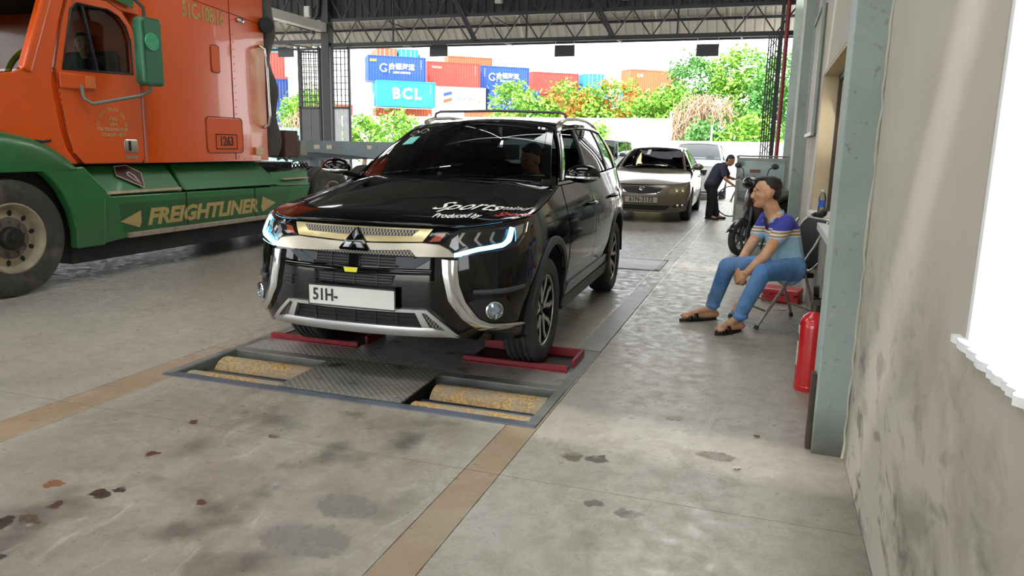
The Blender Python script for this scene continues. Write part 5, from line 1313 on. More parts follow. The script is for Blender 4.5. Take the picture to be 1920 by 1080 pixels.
gf = thing('green_fence', 'pale green sheet fence in the gap behind the lorry', 'fence', (-27, 39, 0))
for i in range(4):
    rows = []
    for j in range(8):
        for f, d in ((0, 0), (.4, 0), (.5, .03), (.9, .03)): rows.append([(-31 + 1.6 * i + 1.6 * (j + f) / 8, 39 + d, 0), (-31 + 1.6 * i + 1.6 * (j + f) / 8, 39 + d, 2.2)])
    m = MB(); m.grid(rows); W(m, 'sheet', mat('pale_green_sheet', '#6fa79b', .6, var=.15), gf, solid=.01)
pole = tag(MB().cyl((-2.95, 42, -.1), (-2.95, 42, 2.7), .05, n=10).build('yard_pole', M_post), 'slim white pole before the trees on the right', 'pole')
pole2 = tag(MB().cyl((-4.9, 39.8, -.1), (-4.9, 39.8, 3.3), .06, n=10).build('yard_pole', M_post), 'white end post where the tall fence stops', 'pole')
# ------------------------------------------------------------------ trees
def leaf_mat(name, a, b):
    t = NT(name); n = t.noise(t.pos(), 1.6, 3); n2 = t.noise(t.pos(), 9, 2)
    c = t.mix(t.ramp(n, .35, .65), a, b); t.color(t.mix(t.ramp(n2, .4, .7, 0, .4), c, '#2f4f1a')); t.rough(.6)
    t.b.inputs['Subsurface Weight'].default_value = 0; return t.m
M_leaf = leaf_mat('fresh_leaves', '#5f9a2a', '#7fae34'); M_leaf2 = leaf_mat('deep_leaves', '#3f8038', '#5c9440'); M_flame = leaf_mat('flame_blossom', '#d9561c', '#e07a26')
M_bark = mat('grey_bark', '#7d6a58', .85, var=.3); M_vine = mat('dry_vine', '#a58a72', .85, var=.25)
def tree(name, label, x, y, blobs, n, ml, seed, base=0, blossom=0, ls=.27, group=None, bare=0):
    rnd = random.Random(seed); o = thing(name, label, 'tree' if 'tree' in name else 'shrub', (x, y, base), 0, group)
    def leaves(cnt, size, lift, nm, m_):
        cnt = int(cnt * 1.7)
        b = MB()
        tot = sum(r[0] * r[2] for c, r in blobs)
        for c, r in blobs:
            k = int(cnt * r[0] * r[2] / tot); cl = []
            for _ in range(max(6, k // 28)):
                th, u = rnd.uniform(0, 2 * PI), rnd.uniform(-.75, 1); s_ = math.sqrt(1 - u * u); q = rnd.uniform(.72, 1.06)
                cl.append(Vector((c[0] + r[0] * s_ * math.cos(th) * q, c[1] + r[1] * s_ * math.sin(th) * q, c[2] + r[2] * u * q)))
            for _ in range(k):
                p = rnd.choice(cl) + Vector((rnd.gauss(0, 1), rnd.gauss(0, 1), rnd.gauss(0, .7))) * .30 + Vector((0, 0, lift))
                d = Vector((rnd.gauss(0, 1), rnd.gauss(0, 1), rnd.gauss(-.2, .7))).normalized(); e = d.cross(Vector((rnd.gauss(0, 1), rnd.gauss(0, 1), rnd.gauss(0, 1)))).normalized()
                s = size * rnd.uniform(.6, 1.2); b.add([p - d * s * .6, p + e * s * .28, p + d * s * .6, p - e * s * .28], [(0, 1, 2, 3)])
        f = b.build(nm, m_, o); f['kind'] = 'stuff'; return f
    if not bare: leaves(n, ls, 0, 'foliage', ml)
    if blossom: leaves(blossom, ls * .9, .15, 'blossom', M_flame)
    tr_ = MB(); top = max(c[2] for c, r in blobs)
    tr_.tube([(0, 0, -.1), (.1, 0, top * .4), (0, 0, top * .8)], [.16, .12, .06], 7)
    for c, r in blobs:
        for q in range(3): tr_.tube([(0.05, 0, top * .4), tuple(Vector(c) * .6 + Vector((0, 0, top * .2))), (c[0] + rnd.uniform(-.6, .6) * r[0], c[1], c[2] + rnd.uniform(-.2, .6) * r[2])], [.07, .05, .02], 5)
    tr_.build('trunk', M_bark, o, smooth=60)
    if bare:
        b = MB()
        for _ in range(bare):
            c, r = rnd.choice(blobs); a = Vector(c) + Vector((rnd.gauss(0, .5) * r[0], rnd.gauss(0, .5) * r[1], r[2] * rnd.uniform(.2, 1))); 
            e = a + Vector((rnd.gauss(0, .5), rnd.gauss(0, .3), -rnd.uniform(.6, 1.8)))
            b.tube([a, a.lerp(e, .5) + Vector((rnd.gauss(0, .15), 0, .1)), e], .022, 4)
        v = b.build('vine_tangle', M_vine, o); v['kind'] = 'stuff'
    return o
G = 'trees beyond the yard fence'
tree('green_tree', 'green tree at the left end of the tree row', -16.2, 48, [((0, 0, 3.4), (1.7, 1.4, 2.0)), ((1.5, 0, 2.6), (1.6, 1.2, 1.6))], 2600, M_leaf, 1, group=G)
tree('flame_tree', 'tree with scattered orange blossom, left of the two flame trees', -12.6, 49, [((0, 0, 3.7), (2.0, 1.4, 1.7)), ((1.6, -.4, 2.9), (1.6, 1.2, 1.6))], 2400, M_leaf, 2, blossom=420, group=G)
tree('flame_tree', 'tree thick with orange blossom before the lone rust container', -9.6, 48.5, [((0, 0, 4.0), (1.8, 1.3, 1.6)), ((-1.2, -.5, 2.8), (1.7, 1.2, 1.6))], 2000, M_leaf, 3, blossom=750, group=G)
tree('green_tree', 'low bright green tree between the blossom and the tall trees', -7.0, 47.5, [((0, 0, 2.9), (1.6, 1.2, 1.7)), ((1.3, .5, 3.7), (1.3, 1.2, 1.5))], 2200, M_leaf, 4, group=G)
tree('green_tree', 'tall loose tree right of the lone rust container', -4.9, 51, [((0, 0, 5.6), (1.7, 1.5, 1.6)), ((-.8, 0, 3.8), (1.9, 1.4, 1.6))], 2500, M_leaf2, 5, group=G)
tree('green_tree', 'tall yellow green tree near the right edge of the opening', -2.0, 50, [((0, 0, 5.8), (1.8, 1.4, 1.7)), ((.8, -.6, 4.0), (1.6, 1.3, 1.9))], 3000, M_leaf, 6, group=G)
tree('green_tree', 'dense tree at the right edge of the opening', .4, 47, [((0, 0, 4.9), (1.6, 1.3, 1.8)), ((-.6, -.5, 2.8), (1.5, 1.2, 1.9))], 2800, M_leaf2, 7, group=G)
tree('vine_shrub', 'brown tangle of dry hanging vines between the green trees', -3.7, 45.5, [((0, 0, 2.9), (1.5, .8, 1.7)), ((-.9, 0, 2.2), (1.0, .6, 1.4))], 0, M_leaf, 8, bare=520)
tree('low_shrub', 'bright shrub below the vine tangle', -3.4, 44, [((0, 0, 1.7), (1.1, .7, 1.2))], 900, M_leaf2, 9)
tree('low_shrub', 'bright shrub before the dense tree at the right', -1.2, 44, [((0, 0, 1.8), (1.5, .7, 1.4))], 1200, M_leaf, 10)
tree('low_shrub', 'green shrub behind the gate, right of the dark column', -21.9, 38, [((0, 0, 1.5), (1.2, .8, 1.2))], 900, M_leaf, 11)
tree('low_shrub', 'taller green shrub left of the black SUV roof', -19.6, 37.5, [((0, 0, 2.0), (.9, .8, 1.1)), ((.7, 0, 1.2), (.8, .6, .9))], 900, M_leaf, 12)
tree('green_tree', 'round green tree in the gap behind the lorry', -27.4, 41, [((0, 0, 3.0), (1.9, 1.3, 1.4))], 1500, M_leaf, 13)
tree('vine_shrub', 'dry root tangle above the green fence', -26.6, 39.6, [((0, 0, 2.2), (1.5, .4, 1.0))], 0, M_leaf, 14, bare=260)
tree('low_shrub', 'small plant at a fence post behind the parked cars', -8.6, 39.5, [((0, 0, 1.4), (.5, .3, 1.2))], 400, M_leaf, 15)
# ------------------------------------------------------------------ gates, hanging boards, fittings at the hall end
M_gate = mat('dark_gate_steel', '#3a3b3d', .6, .2, var=.2)
M_gatepanel = mat('dull_gate_panel', '#5b5c60', .6, var=.2, scale=2)
def lattice_gate(x0, x1, y, label, panel, slant=0.0):
    o = thing('lattice_gate', label, 'gate', ((x0 + x1) / 2, y, 0), slant)
    w = x1 - x0; h = w / 2
    f = MB()
    for a in (-h, h): f.box(a - .03, a + .03, -.03, .03, 0, 4.2)
    for z in (.08, 2.42, 4.12): f.box(-h, h, -.03, .03, z - .03, z + .03)
    f.build('gate_frame', M_gate, o)
    l = MB(); n = max(4, int(w / .17))
    for k in range(1, n): l.box(-h + w * k / n - .012, -h + w * k / n + .012, -.012, .012, 2.42, 4.12)
    for z in range(9): l.box(-h, h, -.012, .012, 2.6 + z * .18 - .01, 2.6 + z * .18 + .01)
    q = l.build('lattice', M_gate, o); q['kind'] = 'stuff'
    for k in range(2):
        b = MB(); b.box(-h + .03 + k * h, -.01 + k * h, -.01, .01, .1, 2.4); b.build('gate_panel', panel, o)
    return o
lattice_gate(-13.62, -12.92, EY - .1, 'dark lattice gate leaf left of the steel column', M_gatepanel)
lattice_gate(-13.9, -13.3, EY + .5, 'second dark lattice leaf folded behind the first', M_gatepanel, .3)
lattice_gate(-12.46, -11.9, EY - .1, 'lattice gate leaf with pale lower panels right of the steel column', mat('pale_gate_panel', '#c9ccd0', .5, var=.2))
o = thing('folded_gate', 'folded black mesh gate at the right end of the opening', 'gate', (-.02, EY - .2, 0))
for k in range(5):
    m = MB(); m.box(-.20 + k * .055, -.17 + k * .055, EY - .26 - .02 * (k % 2), EY - .22, 0, 4.15); W(m, 'gate_bar', M_gate, o)
m = MB()
for z in range(14):
    m.bar((-.19, EY - .24, .2 + z * .28), (.06, EY - .24, .48 + z * .28), .02); m.bar((.06, EY - .24, .2 + z * .28), (-.19, EY - .24, .48 + z * .28), .02)
q = W(m, 'gate_lattice', M_gate, o); q['kind'] = 'stuff'
m = MB(); m.box(.05, .13, EY - .3, EY - .1, 0, 6); o = m.build('column', M_steel); o['kind'] = 'structure'
tag(MB().cyl((.20, EY - .6, 0), (.20, EY - .6, 6.4), .05, n=12).build('red_pipe', mat('dark_red_pipe', '#7c1c22', .4, var=.2), smooth=60), 'dark red upright pipe beside the folded gate', 'pipe')
for xa, za, lb in ((-9.19, 4.04, 'dark board hanging over the container yard, second from the column'), (-5.45, 3.97, 'dark board hanging in the middle of the opening'), (-1.67, 3.91, 'dark board hanging before the tall trees'), (-14.35, 4.11, 'dark board hanging left of the lattice gates')):
    o = thing('hanging_board', lb, 'sign', (xa, EY + .3, za - .15), 0, 'dark boards under the end beam')
    m = MB(); m.box(-.28, .28, -.012, .012, 0, .30); m.build('board', mat('dark_sign_back', '#2e3136', .5, var=.2), o)
    for s in (-.26, .26):
        m = MB(); m.tube([(s, 0, .29), (s, 0, 4.22 - za + .15), (s, -.30, 4.22 - za + .15)], .008, 6); m.build('hanger', M_post, o)
M_box = mat('pale_fixture', '#c5c4bd', .5, var=.1)
for xa, za, lb in ((-13.2, 5.05, 'pale box fixture above the lattice gates'), (-7.2, 5.2, 'pale box fixture on the dark gable, above the SUV'), (-3.75, 5.15, 'pale box fixture on the dark gable, right of the sloping brace')):
    o = thing('wall_lamp', lb, 'lamp', (xa, EY - .18, za), 0, 'pale fixtures on the gable')
    m = MB(); m.box(-.10, .10, -.06, .06, -.02, .28); m.build('housing', M_box, o, bevel=.01)
    m = MB(); m.box(-.08, .08, -.075, -.06, .0, .26); m.build('cover', M_white, o)
m = MB(); m.tube([(-12.8, EY - .18, 5.6), (-12.85, EY - .18, 5.1), (-13.05, EY - .18, 4.85), (-13.05, EY - .18, 4.55)], .06, 8); tag(m.build('bent_pipe', M_steel, smooth=60), 'dark bent pipe near the top of the steel column', 'pipe')
# ------------------------------------------------------------------ other cars
def make_surface(plan, foff, soff):
    U = [0.0]
    for a, b in zip(plan, plan[1:]): U.append(U[-1] + math.hypot(b[0] - a[0], b[1] - a[1]))
    PX = [(u, p[0]) for u, p in zip(U, plan)]; PY = [(u, p[1]) for u, p in zip(U, plan)]; UM = U[-1]
    def S(u, z, off=0.0):
        s = -1 if u < 0 else 1; a = min(abs(u), UM - 1e-4); e = .01
        a0, a1 = max(0, a - e), min(UM - 1e-4, a + e)
        tx, ty = smooth_interp(PX, a1) - smooth_interp(PX, a0), smooth_interp(PY, a1) - smooth_interp(PY, a0)
        if a < e: tx, ty = 1, 0
        L = math.hypot(tx, ty); nx, ny = ty / L, -tx / L
        w = min(1, max(0, (a - .7) / .5)); w = w * w * (3 - 2 * w)
        d = smooth_interp(foff, z) * (1 - w) + smooth_interp(soff, z) * w
        return (s * (smooth_interp(PX, a) + nx * (off - d)), smooth_interp(PY, a) + ny * (off - d), z)
    u0 = next(u for u, p in zip(U, plan) if p[1] >= 0)
    for (ua, pa), (ub, pb) in zip(zip(U, plan), zip(U[1:], plan[1:])):
        if pa[1] <= 0 <= pb[1]: u0 = ua + (ub - ua) * (0 - pa[1]) / (pb[1] - pa[1])
    return S, UM, u0
def simple_car(name, label, loc, rz, paint, plan, foff, soff, top, bot, wb, rad, cow, wst, rail_pts, rear, arch=.36, group=None, glassm=None, hub=None, scale=1.0):
    o = thing(name, label, 'car', loc, rz, group)
    if scale != 1: o.scale = (scale,) * 3
    S, UM, SA_ = make_surface(plan, foff, soff); glassm = glassm or M_glass_dark
    def zb(u):
        z = interp(bot, abs(u))
        for uc in (SA_, SA_ + wb):
            d = abs(abs(u) - uc)
            if d < arch: z = max(z, rad + math.sqrt(arch ** 2 - d * d))
        return z
    cols = sorted(set([round(i * .07, 4) for i in range(int(UM / .07) + 1)] + [UM - .001] + [uc + arch * math.cos(PI * k / 16) for uc in (SA_, SA_ + wb) for k in range(17)] + [uc + e for uc in (SA_, SA_ + wb) for e in (-arch - .0005, arch + .0005)]))
    cols = [-c for c in reversed(cols) if c > 0] + cols; rows = []
    for u in cols:
        z0, z1 = zb(u), smooth_interp(top, abs(u)); rows.append([S(u, z0, -.1)] + [S(u, lerp(z0, z1, j / 14)) for j in range(15)])
    m = MB(); m.grid(rows); m.build('body', paint, o, smooth=38)
    m = MB(); m.box(-.68, .68, -.6, wb + .7, .2, .28); m.box(-.55, .55, -.5, wb + .5, .28, .6); m.build('underbody', M_interior, o)
    for s in (-1, 1):
        for y in (0, wb):
            m = MB(); m.lathe([(arch + .01, -.16), (arch + .01, .14)], (s * (plan[9][0] - .17), y, rad), (1, 0, 0), 20, -PI); m.build('wheel_housing', M_interior, o)
    ed = lambda u: Vector(S(u, smooth_interp(top, abs(u)), -.004))
    UH_ = SA_ + cow[1]; UF_ = 1.0
    cw = lambda s: Vector((s * cow[0], cow[1] - cow[2] * (1 - s * s), cow[3] + .01 * (1 - s * s)))
    c00, c10, c01, c11 = ed(-UF_), ed(UF_), cw(-1), cw(1)
    def hp(s, t):
        a = (s + 1) / 2; Lf = ed(-lerp(UF_, UH_, t)).lerp(c01, t ** 6); Rt = ed(lerp(UF_, UH_, t)).lerp(c11, t ** 6)
        P = ed(s * UF_) * (1 - t) + cw(s) * t + Lf * (1 - a) + Rt * a - (c00 * (1 - a) * (1 - t) + c10 * a * (1 - t) + c01 * (1 - a) * t + c11 * a * t)
        return P + Vector((0, 0, .04 * (1 - s * s) * math.sin(PI * min(1, t * .9 + .08)) ** .6))
    m = MB(); m.grid([[hp(-1 + i / 10, j / 12) for j in range(13)] for i in range(21)]); m.build('bonnet', paint, o, smooth=60)
    wt = lambda s: Vector((s * wst[0], wst[1] - .1 * (1 - s * s), wst[2] + .04 * (1 - s * s)))
    wp = lambda s, t, off=0: (cw(s) + Vector((-s * .03, 0, .008))).lerp(wt(s), t) + Vector((0, -.04, .025)) * math.sin(PI * t) * .7 + Vector((0, -off, off))
    surf(wp, -.94, .94, .03, .95, 14, 8, 'windscreen', M_glass, o)
    for a, b, c_, d_, mm_ in ((-1, -.93, 0, 1, paint), (.93, 1, 0, 1, paint), (-.94, .94, .94, 1, M_black_trim), (-.94, .94, 0, .04, M_black_trim)):
        surf(lambda s, t: wp(s, t, .002), a, b, c_, d_, 10, 8, 'windscreen_frame', mm_, o, solid=.02)
    yA, yB = rail_pts[0][0], rail_pts[-1][0]
    rl = lambda y: Vector((smooth_interp([(a, b) for a, b, c in rail_pts], y), y, smooth_interp([(a, c) for a, b, c in rail_pts], y)))
    rp = lambda s, t: Vector((s * rl(lerp(yA, yB, t)).x, lerp(yA, yB, t) - .1 * (1 - s * s) * (1 - t) ** 3, rl(lerp(yA, yB, t)).z + .04 * (1 - s * s)))
    surf(rp, -1, 1, 0, 1, 14, 14, 'roof', paint, o)
    bl = lambda y: Vector(S(SA_ + y, smooth_interp(top, SA_ + y) + .004, -.008))
    def sp(s, yb, yt, t, off=0.0):
        p = bl(yb).lerp(rl(yt), t); return Vector((s * (p.x + .02 * math.sin(PI * t) + off), p.y, p.z))
    def pat(s, b0, b1, t0_, t1_, v0, v1, nm, m_, off=0.0, solid=0.0):
        mm = MB(); mm.grid([[sp(s, lerp(b0, b1, i / 6), lerp(t0_, t1_, i / 6), lerp(v0, v1, j / 6), off) for j in range(7)] for i in range(7)]); return mm.build(nm, m_, o, smooth=60, solid=solid)
    yr = rear[0]; mid = (cow[1] + yr) / 2
    for s in (-1, 1):
        pat(s, cow[1], cow[1] + .12, wst[1], wst[1] + .1, 0, 1, 'front_pillar', paint, .005, .03)
        pat(s, mid - .04, mid + .04, mid + .05, mid + .12, 0, 1, 'middle_pillar', M_black_trim, .004, .02)
        pat(s, yr - .25, yr, yB - .25, yB, 0, 1, 'rear_pillar', paint, .005, .03)
        pat(s, cow[1], yr, wst[1], yB, .92, 1.0, 'roof_edge', paint, .006, .02)
        pat(s, cow[1] + .12, mid - .04, wst[1] + .1, mid + .05, .02, .92, 'front_window', glassm); pat(s, mid + .04, yr - .25, mid + .12, yB - .25, .02, .92, 'rear_window', glassm)
        for u in (cow[1] + .75 * (mid - cow[1]) + .35, mid + .75):
            h = MB(); h.tube([S(s * (SA_ + u - .1), smooth_interp(top, SA_ + u) - .16, .01), S(s * (SA_ + u - .07), smooth_interp(top, SA_ + u) - .16, .035), S(s * (SA_ + u + .06), smooth_interp(top, SA_ + u) - .16, .035), S(s * (SA_ + u + .09), smooth_interp(top, SA_ + u) - .16, .01)], .013, 6); h.build('door_handle', paint, o)
        m = MB()
        for u in (SA_ + cow[1] + .05, SA_ + mid, SA_ + mid + 1.0): m.tube([S(s * u, z, .002) for z in (.32, .5, .7, smooth_interp(top, u) - .01)], .004, 4)
        m.build('door_gap', M_dark, o)
        b = MB(); b.ellip((0, 0, 0), (.11, .07, .07), 12, 8); b.xf(Matrix.Translation((s * (cow[0] + .19), cow[1] + .12, cow[3] + .08))); h = b.build('door_mirror', paint, o, smooth=60)
        m = MB(); m.bar((s * (cow[0] + .0), cow[1] + .18, cow[3] + .02), (s * (cow[0] + .15), cow[1] + .14, cow[3] + .05), .06, .03); m.build('mirror_arm', paint, h)
    tp = lambda s, t: Vector((s * (rear[1]), rear[2], rear[3])).lerp(Vector((s * rl(yB).x, yB, rl(yB).z + .04 * (1 - s * s))), t)
    surf(tp, -1, 1, 0, 1, 8, 5, 'rear_screen', glassm, o)
    if rear[2] < plan[-1][1] - .2:
        surf(lambda s, t: Vector((s * lerp(rear[1] + .12, plan[-3][0], t), lerp(rear[2], plan[-2][1], t), lerp(rear[3], smooth_interp(top, UM), t) + .02 * (1 - s * s))), -1, 1, 0, 1, 8, 6, 'boot_lid', paint, o)
    m = MB(); m.box(-.62, .62, cow[1] + .02, cow[1] + .4, cow[3] - .35, cow[3] - .05); m.build('dashboard', M_interior, o, bevel=.04)
    for x in (-.35, .35):
        m = MB(); m.box(x - .22, x + .22, mid - .35, mid + .15, .4, .55); m.bar((x, mid + .1, .5), (x, mid + .3, 1.05), .42, .12); m.box(x - .12, x + .12, mid + .27, mid + .36, 1.08, 1.22); m.build('seat', M_seat, o, bevel=.03)
    m = MB(); m.tube([(.35 + .17 * math.cos(2 * PI * k / 20), cow[1] + .46 + .05 * math.sin(2 * PI * k / 20), cow[3] - .08 + .16 * math.sin(2 * PI * k / 20)) for k in range(20)], .014, 6, closed=True); m.build('steering_wheel', M_interior, o)
    for s in (-1, 1):
        for y in (0, wb): make_wheel(o, (s * (plan[9][0] - .115), y, rad - .005), s, rad, .2, rad * .62, 5)
    return o, S, hp, wp
# beige saloon waiting in the lane
M_bronze = mat('beige_metallic', '#6f6454', .3, .45, var=.06, coat=.6)
cpl = [(0, -.95), (.2, -.945), (.38, -.925), (.54, -.88), (.66, -.81), (.75, -.72), (.81, -.60), (.855, -.44), (.88, -.2), (.89, .1), (.895, .8), (.895, 2.0), (.88, 2.8), (.83, 3.4), (.7, 3.72), (.4, 3.82), (0, 3.86)]
cfo = [(.12, .10), (.2, .05), (.3, .015), (.42, 0), (.52, .0), (.6, .02), (.68, .05), (.76, .10), (.85, .18), (1.1, .3)]
cso = [(.12, .08), (.25, .05), (.4, .02), (.55, 0), (.68, .004), (.8, .02), (.9, .045), (1.0, .075), (1.1, .1)]
ctop = [(0, .715), (.4, .72), (.7, .735), (1.0, .765), (1.4, .82), (1.75, .87), (2.1, .93), (2.6, .96), (3.6, .985), (4.6, 1.0), (5.2, 1.0), (6.2, .98)]
cbot = [(0, .20), (.7, .21), (1.1, .22), (6.2, .24)]
cam_, CS, chp, cwp = simple_car('saloon_car', 'beige saloon car waiting in the lane behind the SUV', (-2.26, 15.35, 0), .02, M_bronze, cpl, cfo, cso, ctop, cbot, 2.72, .325,
    (.74, .46, .26, .975), (.54, 1.22, 1.40), [(1.22, .54, 1.40), (1.5, .555, 1.43), (2.0, .555, 1.43), (2.6, .54, 1.36)], (3.25, .60, 3.30, 1.03))
gp = [(-.40, .665), (-.37, .60), (-.25, .555), (0, .542), (.25, .555), (.37, .60), (.40, .665), (.2, .69), (0, .697), (-.2, .69)]
drape(CS, gp, .012, M_chrome, 'grille_frame', cam_, thick=.02)
drape(CS, [(a * .93, (b - .62) * .86 + .62) for a, b in gp], .015, MATS['matt_black_grille'], 'grille', cam_, thick=.002)
for k in range(5):
    z = .575 + k * .023; loft_on(CS, [(-.34, z), (.34, z)], [(-.34, z + .008), (.34, z + .008)], .022, M_clad, 'grille_slat', cam_, n=10, k=1)
m = MB(); m.tube([Vector(CS(.05 * math.cos(2 * PI * k / 16), .655 + .033 * math.sin(2 * PI * k / 16), .03)) for k in range(16)], .006, 5, closed=True)
m.tube([Vector(CS(.018 * math.cos(2 * PI * k / 12), .655 + .032 * math.sin(2 * PI * k / 12), .032)) for k in range(12)], .005, 5, closed=True)
m.tube([Vector(CS(.045 * math.cos(2 * PI * k / 12), .669 + .014 * math.sin(2 * PI * k / 12), .032)) for k in range(12)], .005, 5, closed=True); m.build('emblem', M_chrome, cam_)
for s in (-1, 1):
    L = drape(CS, [(s * a, b) for a, b in [(.47, .575), (.56, .66), (.75, .695), (.98, .735), (1.10, .75), (1.02, .66), (.90, .59), (.62, .555)]], .008, mat('grey_lamp_bowl', '#8b8675', .25, .5, var=.2), 'headlamp', cam_)
    for u in (.66, .82):
        c0 = Vector(CS(s * u, .63, .006)); m = MB(); m.lathe([(.055, 0), (.05, .014), (.03, .004), (.001, .006)], c0, (0, -1, .1), 20); m.build('lamp_reflector', mat('warm_lamp_silver', '#d9d3ae', .15, .8, var=.1), L, smooth=50)
    drape(CS, [(s * a, b) for a, b in [(.62, .30), (.9, .32), (.92, .37), (.60, .35)]], .006, M_black_trim, 'fog_lamp_recess', cam_)
    for u in (.7, .82):
        m = MB(); m.ellip(CS(s * u, .34, .012), (.03, .012, .022), 10, 6); m.build('fog_lamp', M_chrome, cam_, smooth=60)
drape(CS, [(-.55, .335), (-.48, .25), (.48, .25), (.55, .335)], .006, MATS['matt_black_grille'], 'intake', cam_)
for z in (.275, .30): loft_on(CS, [(-.5, z), (.5, z)], [(-.5, z + .008), (.5, z + .008)], .012, M_clad, 'grille_slat', cam_, n=10, k=1)
loft_on(CS, [(-.62, .338), (.62, .338)], [(-.62, .348), (.62, .348)], .012, M_bronze, 'bumper_lip', cam_, n=14, k=1)
m = MB(); m.box(-.31, .31, -.985, -.972, .385, .505); pp = m.build('number_plate', mat('silver_number_plate', '#aaa79c', .4, .2), cam_, bevel=.004)
lettering('61N-3132', .125, M_platetxt, (0, -.987, .445), (1, 0, 0), (0, 0, 1), pp, xs=.92, bold=.003)
m = MB(); m.tube([(-.31, -.986, .385), (.31, -.986, .385), (.31, -.986, .505), (-.31, -.986, .505)], .006, 5, closed=True); m.build('plate_frame', M_platetxt, pp)
surf(lambda s, t: cwp(s, t, .004), -.28, -.16, .62, .86, 2, 2, 'paper_sticker', M_white, cam_)
m = MB(); m.tube([cwp(-.7, .02, .01), cwp(-.2, .16, .012), cwp(.3, .12, .012)], .008, 5); m.tube([cwp(.75, .03, .01), cwp(.45, .2, .012), cwp(.2, .27, .012)], .008, 5); m.build('wiper', M_black_trim, cam_)
# white SUV behind the saloon
upl = [(0, -.90), (.3, -.885), (.5, -.85), (.65, -.79), (.75, -.70), (.82, -.58), (.87, -.42), (.895, -.2), (.9, 0), (.905, .5), (.905, 1.5), (.905, 2.4), (.89, 3.0), (.84, 3.4), (.7, 3.55), (.4, 3.6), (0, 3.62)]
ufo = [(.2, .06), (.4, .0), (.6, 0), (.8, .02), (.95, .08), (1.1, .2)]; uso = [(.2, .08), (.4, .03), (.6, 0), (.8, .0), (.95, .03), (1.1, .08), (1.2, .12)]
utop = [(0, .93), (.6, .94), (1.2, .98), (1.7, 1.03), (2.2, 1.1), (4, 1.14), (6.5, 1.12)]
M_pearl = mat('pearl_white_paint', '#d9dbda', .2, coat=.8, var=.04)
us_, US, uhp, uwp = simple_car('suv', 'white SUV parked behind the beige saloon', (-1.95, 22.4, 0), .05, M_pearl, upl, ufo, uso, utop, [(0, .25), (6.5, .3)], 2.7, .36,
    (.78, .5, .25, 1.10), (.60, 1.15, 1.55), [(1.15, .60, 1.55), (1.7, .62, 1.60), (2.6, .61, 1.58), (3.2, .58, 1.5)], (3.45, .66, 3.5, 1.14), arch=.42)
drape(US, [(-.35, .85), (-.3, .7), (.3, .7), (.35, .85)], .01, MATS['matt_black_grille'], 'grille', us_)
for s in (-1, 1): drape(US, [(s * .42, .75), (s * .5, .86), (s * .95, .92), (s * .8, .78)], .008, M_alloy, 'headlamp', us_)
# dark off-roader left of the saloon
jk, JS, jhp, jwp = simple_car('off_roader', 'dark boxy off-road vehicle half hidden behind the black SUV', (-5.35, 23.2, 0), -.02, mat('dark_slate_paint', '#3a3d41', .35, var=.1), upl, ufo, uso, utop, [(0, .3), (6.5, .35)], 2.6, .38,
    (.78, .5, .05, 1.12), (.72, .80, 1.62), [(.80, .72, 1.62), (1.5, .73, 1.64), (2.6, .72, 1.64), (3.3, .7, 1.6)], (3.45, .72, 3.5, 1.14), arch=.44)
# ------------------------------------------------------------------ glass cabinet at the wall
M_cab = mat('old_white_enamel', '#b9bab0', .5, .1, var=.1, dirt='#7b7668', dirt_amt=.5)
M_cabframe = mat('dull_aluminium', '#8d8f88', .4, .5, var=.15)
kb = thing('glass_cabinet', 'old glass fronted cabinet against the wall behind the seated man', 'cabinet', (-.05, 11.75, 0))
x0, x1, y0, y1 = -.42, .30, 11.6, 12.15
m = MB(); m.box(x0, x1, y0, y1, .06, .62); W(m, 'lower_box', M_cab, kb, bevel=.008)
m = MB(); m.box(x0 + .03, x1 - .03, y0 - .006, y0, .10, .56); W(m, 'lower_panel', M_cab, kb, bevel=.003)
m = MB()
for x in (x0 + .015, x1 - .015):
    for y in (y0 + .015, y1 - .015): m.box(x - .018, x + .018, y - .018, y + .018, 0, 1.30)
for z in (.64, 1.285):
    m.box(x0, x1, y0, y0 + .035, z - .02, z + .02); m.box(x0, x1, y1 - .035, y1, z - .02, z + .02); m.box(x0, x0 + .035, y0, y1, z - .02, z + .02); m.box(x1 - .035, x1, y0, y1, z - .02, z + .02)
W(m, 'frame', M_cabframe, kb)
m = MB(); m.box(x0 + .03, x1 - .03, y0 + .012, y0 + .016, .66, 1.265); W(m, 'glass_pane', glass('dusty_glass', '#eef6f5', .97, .12), kb)
m = MB(); m.box(x0 + .012, x0 + .016, y0 + .03, y1 - .03, .66, 1.265); W(m, 'glass_pane', MATS['dusty_glass'], kb)
m = MB(); m.box(x0 + .02, x1 - .02, y1 - .02, y1 - .01, .66, 1.27); W(m, 'back_panel', mat('pale_blue_panel', '#dfe9e8', .6, var=.08), kb)
for z in (.82,):
    m = MB(); m.box(x0 + .03, x1 - .03, y0 + .05, y1 - .04, z, z + .012); W(m, 'shelf', M_cabframe, kb)
m = MB(); m.box(x0 + .19, x0 + .34, y0 + .003, y0 + .010, 1.09, 1.14); W(m, 'door_label', mat('rust_label', '#8e5a48', .5, var=.3, scale=40), kb)
m = MB(); m.tube([(x0 + .0, y0, 1.33), (x1, y0, 1.33), (x1, y1, 1.33), (x0, y1, 1.33)], .012, 6, closed=True); m.cyl((x0, y0, 1.30), (x0, y0, 1.33), .012); m.cyl((x1, y0, 1.30), (x1, y0, 1.33), .012); m.cyl((x0, y1, 1.30), (x0, y1, 1.33), .012); m.cyl((x1, y1, 1.30), (x1, y1, 1.33), .012); W(m, 'top_rail', M_cabframe, kb)
bt = tag(bpy.data.objects.new('bottle', None), 'clear empty bottle standing on the shelf in the glass cabinet', 'bottle'); C.objects.link(bt); bt.location = (-.17, 11.75, .832)
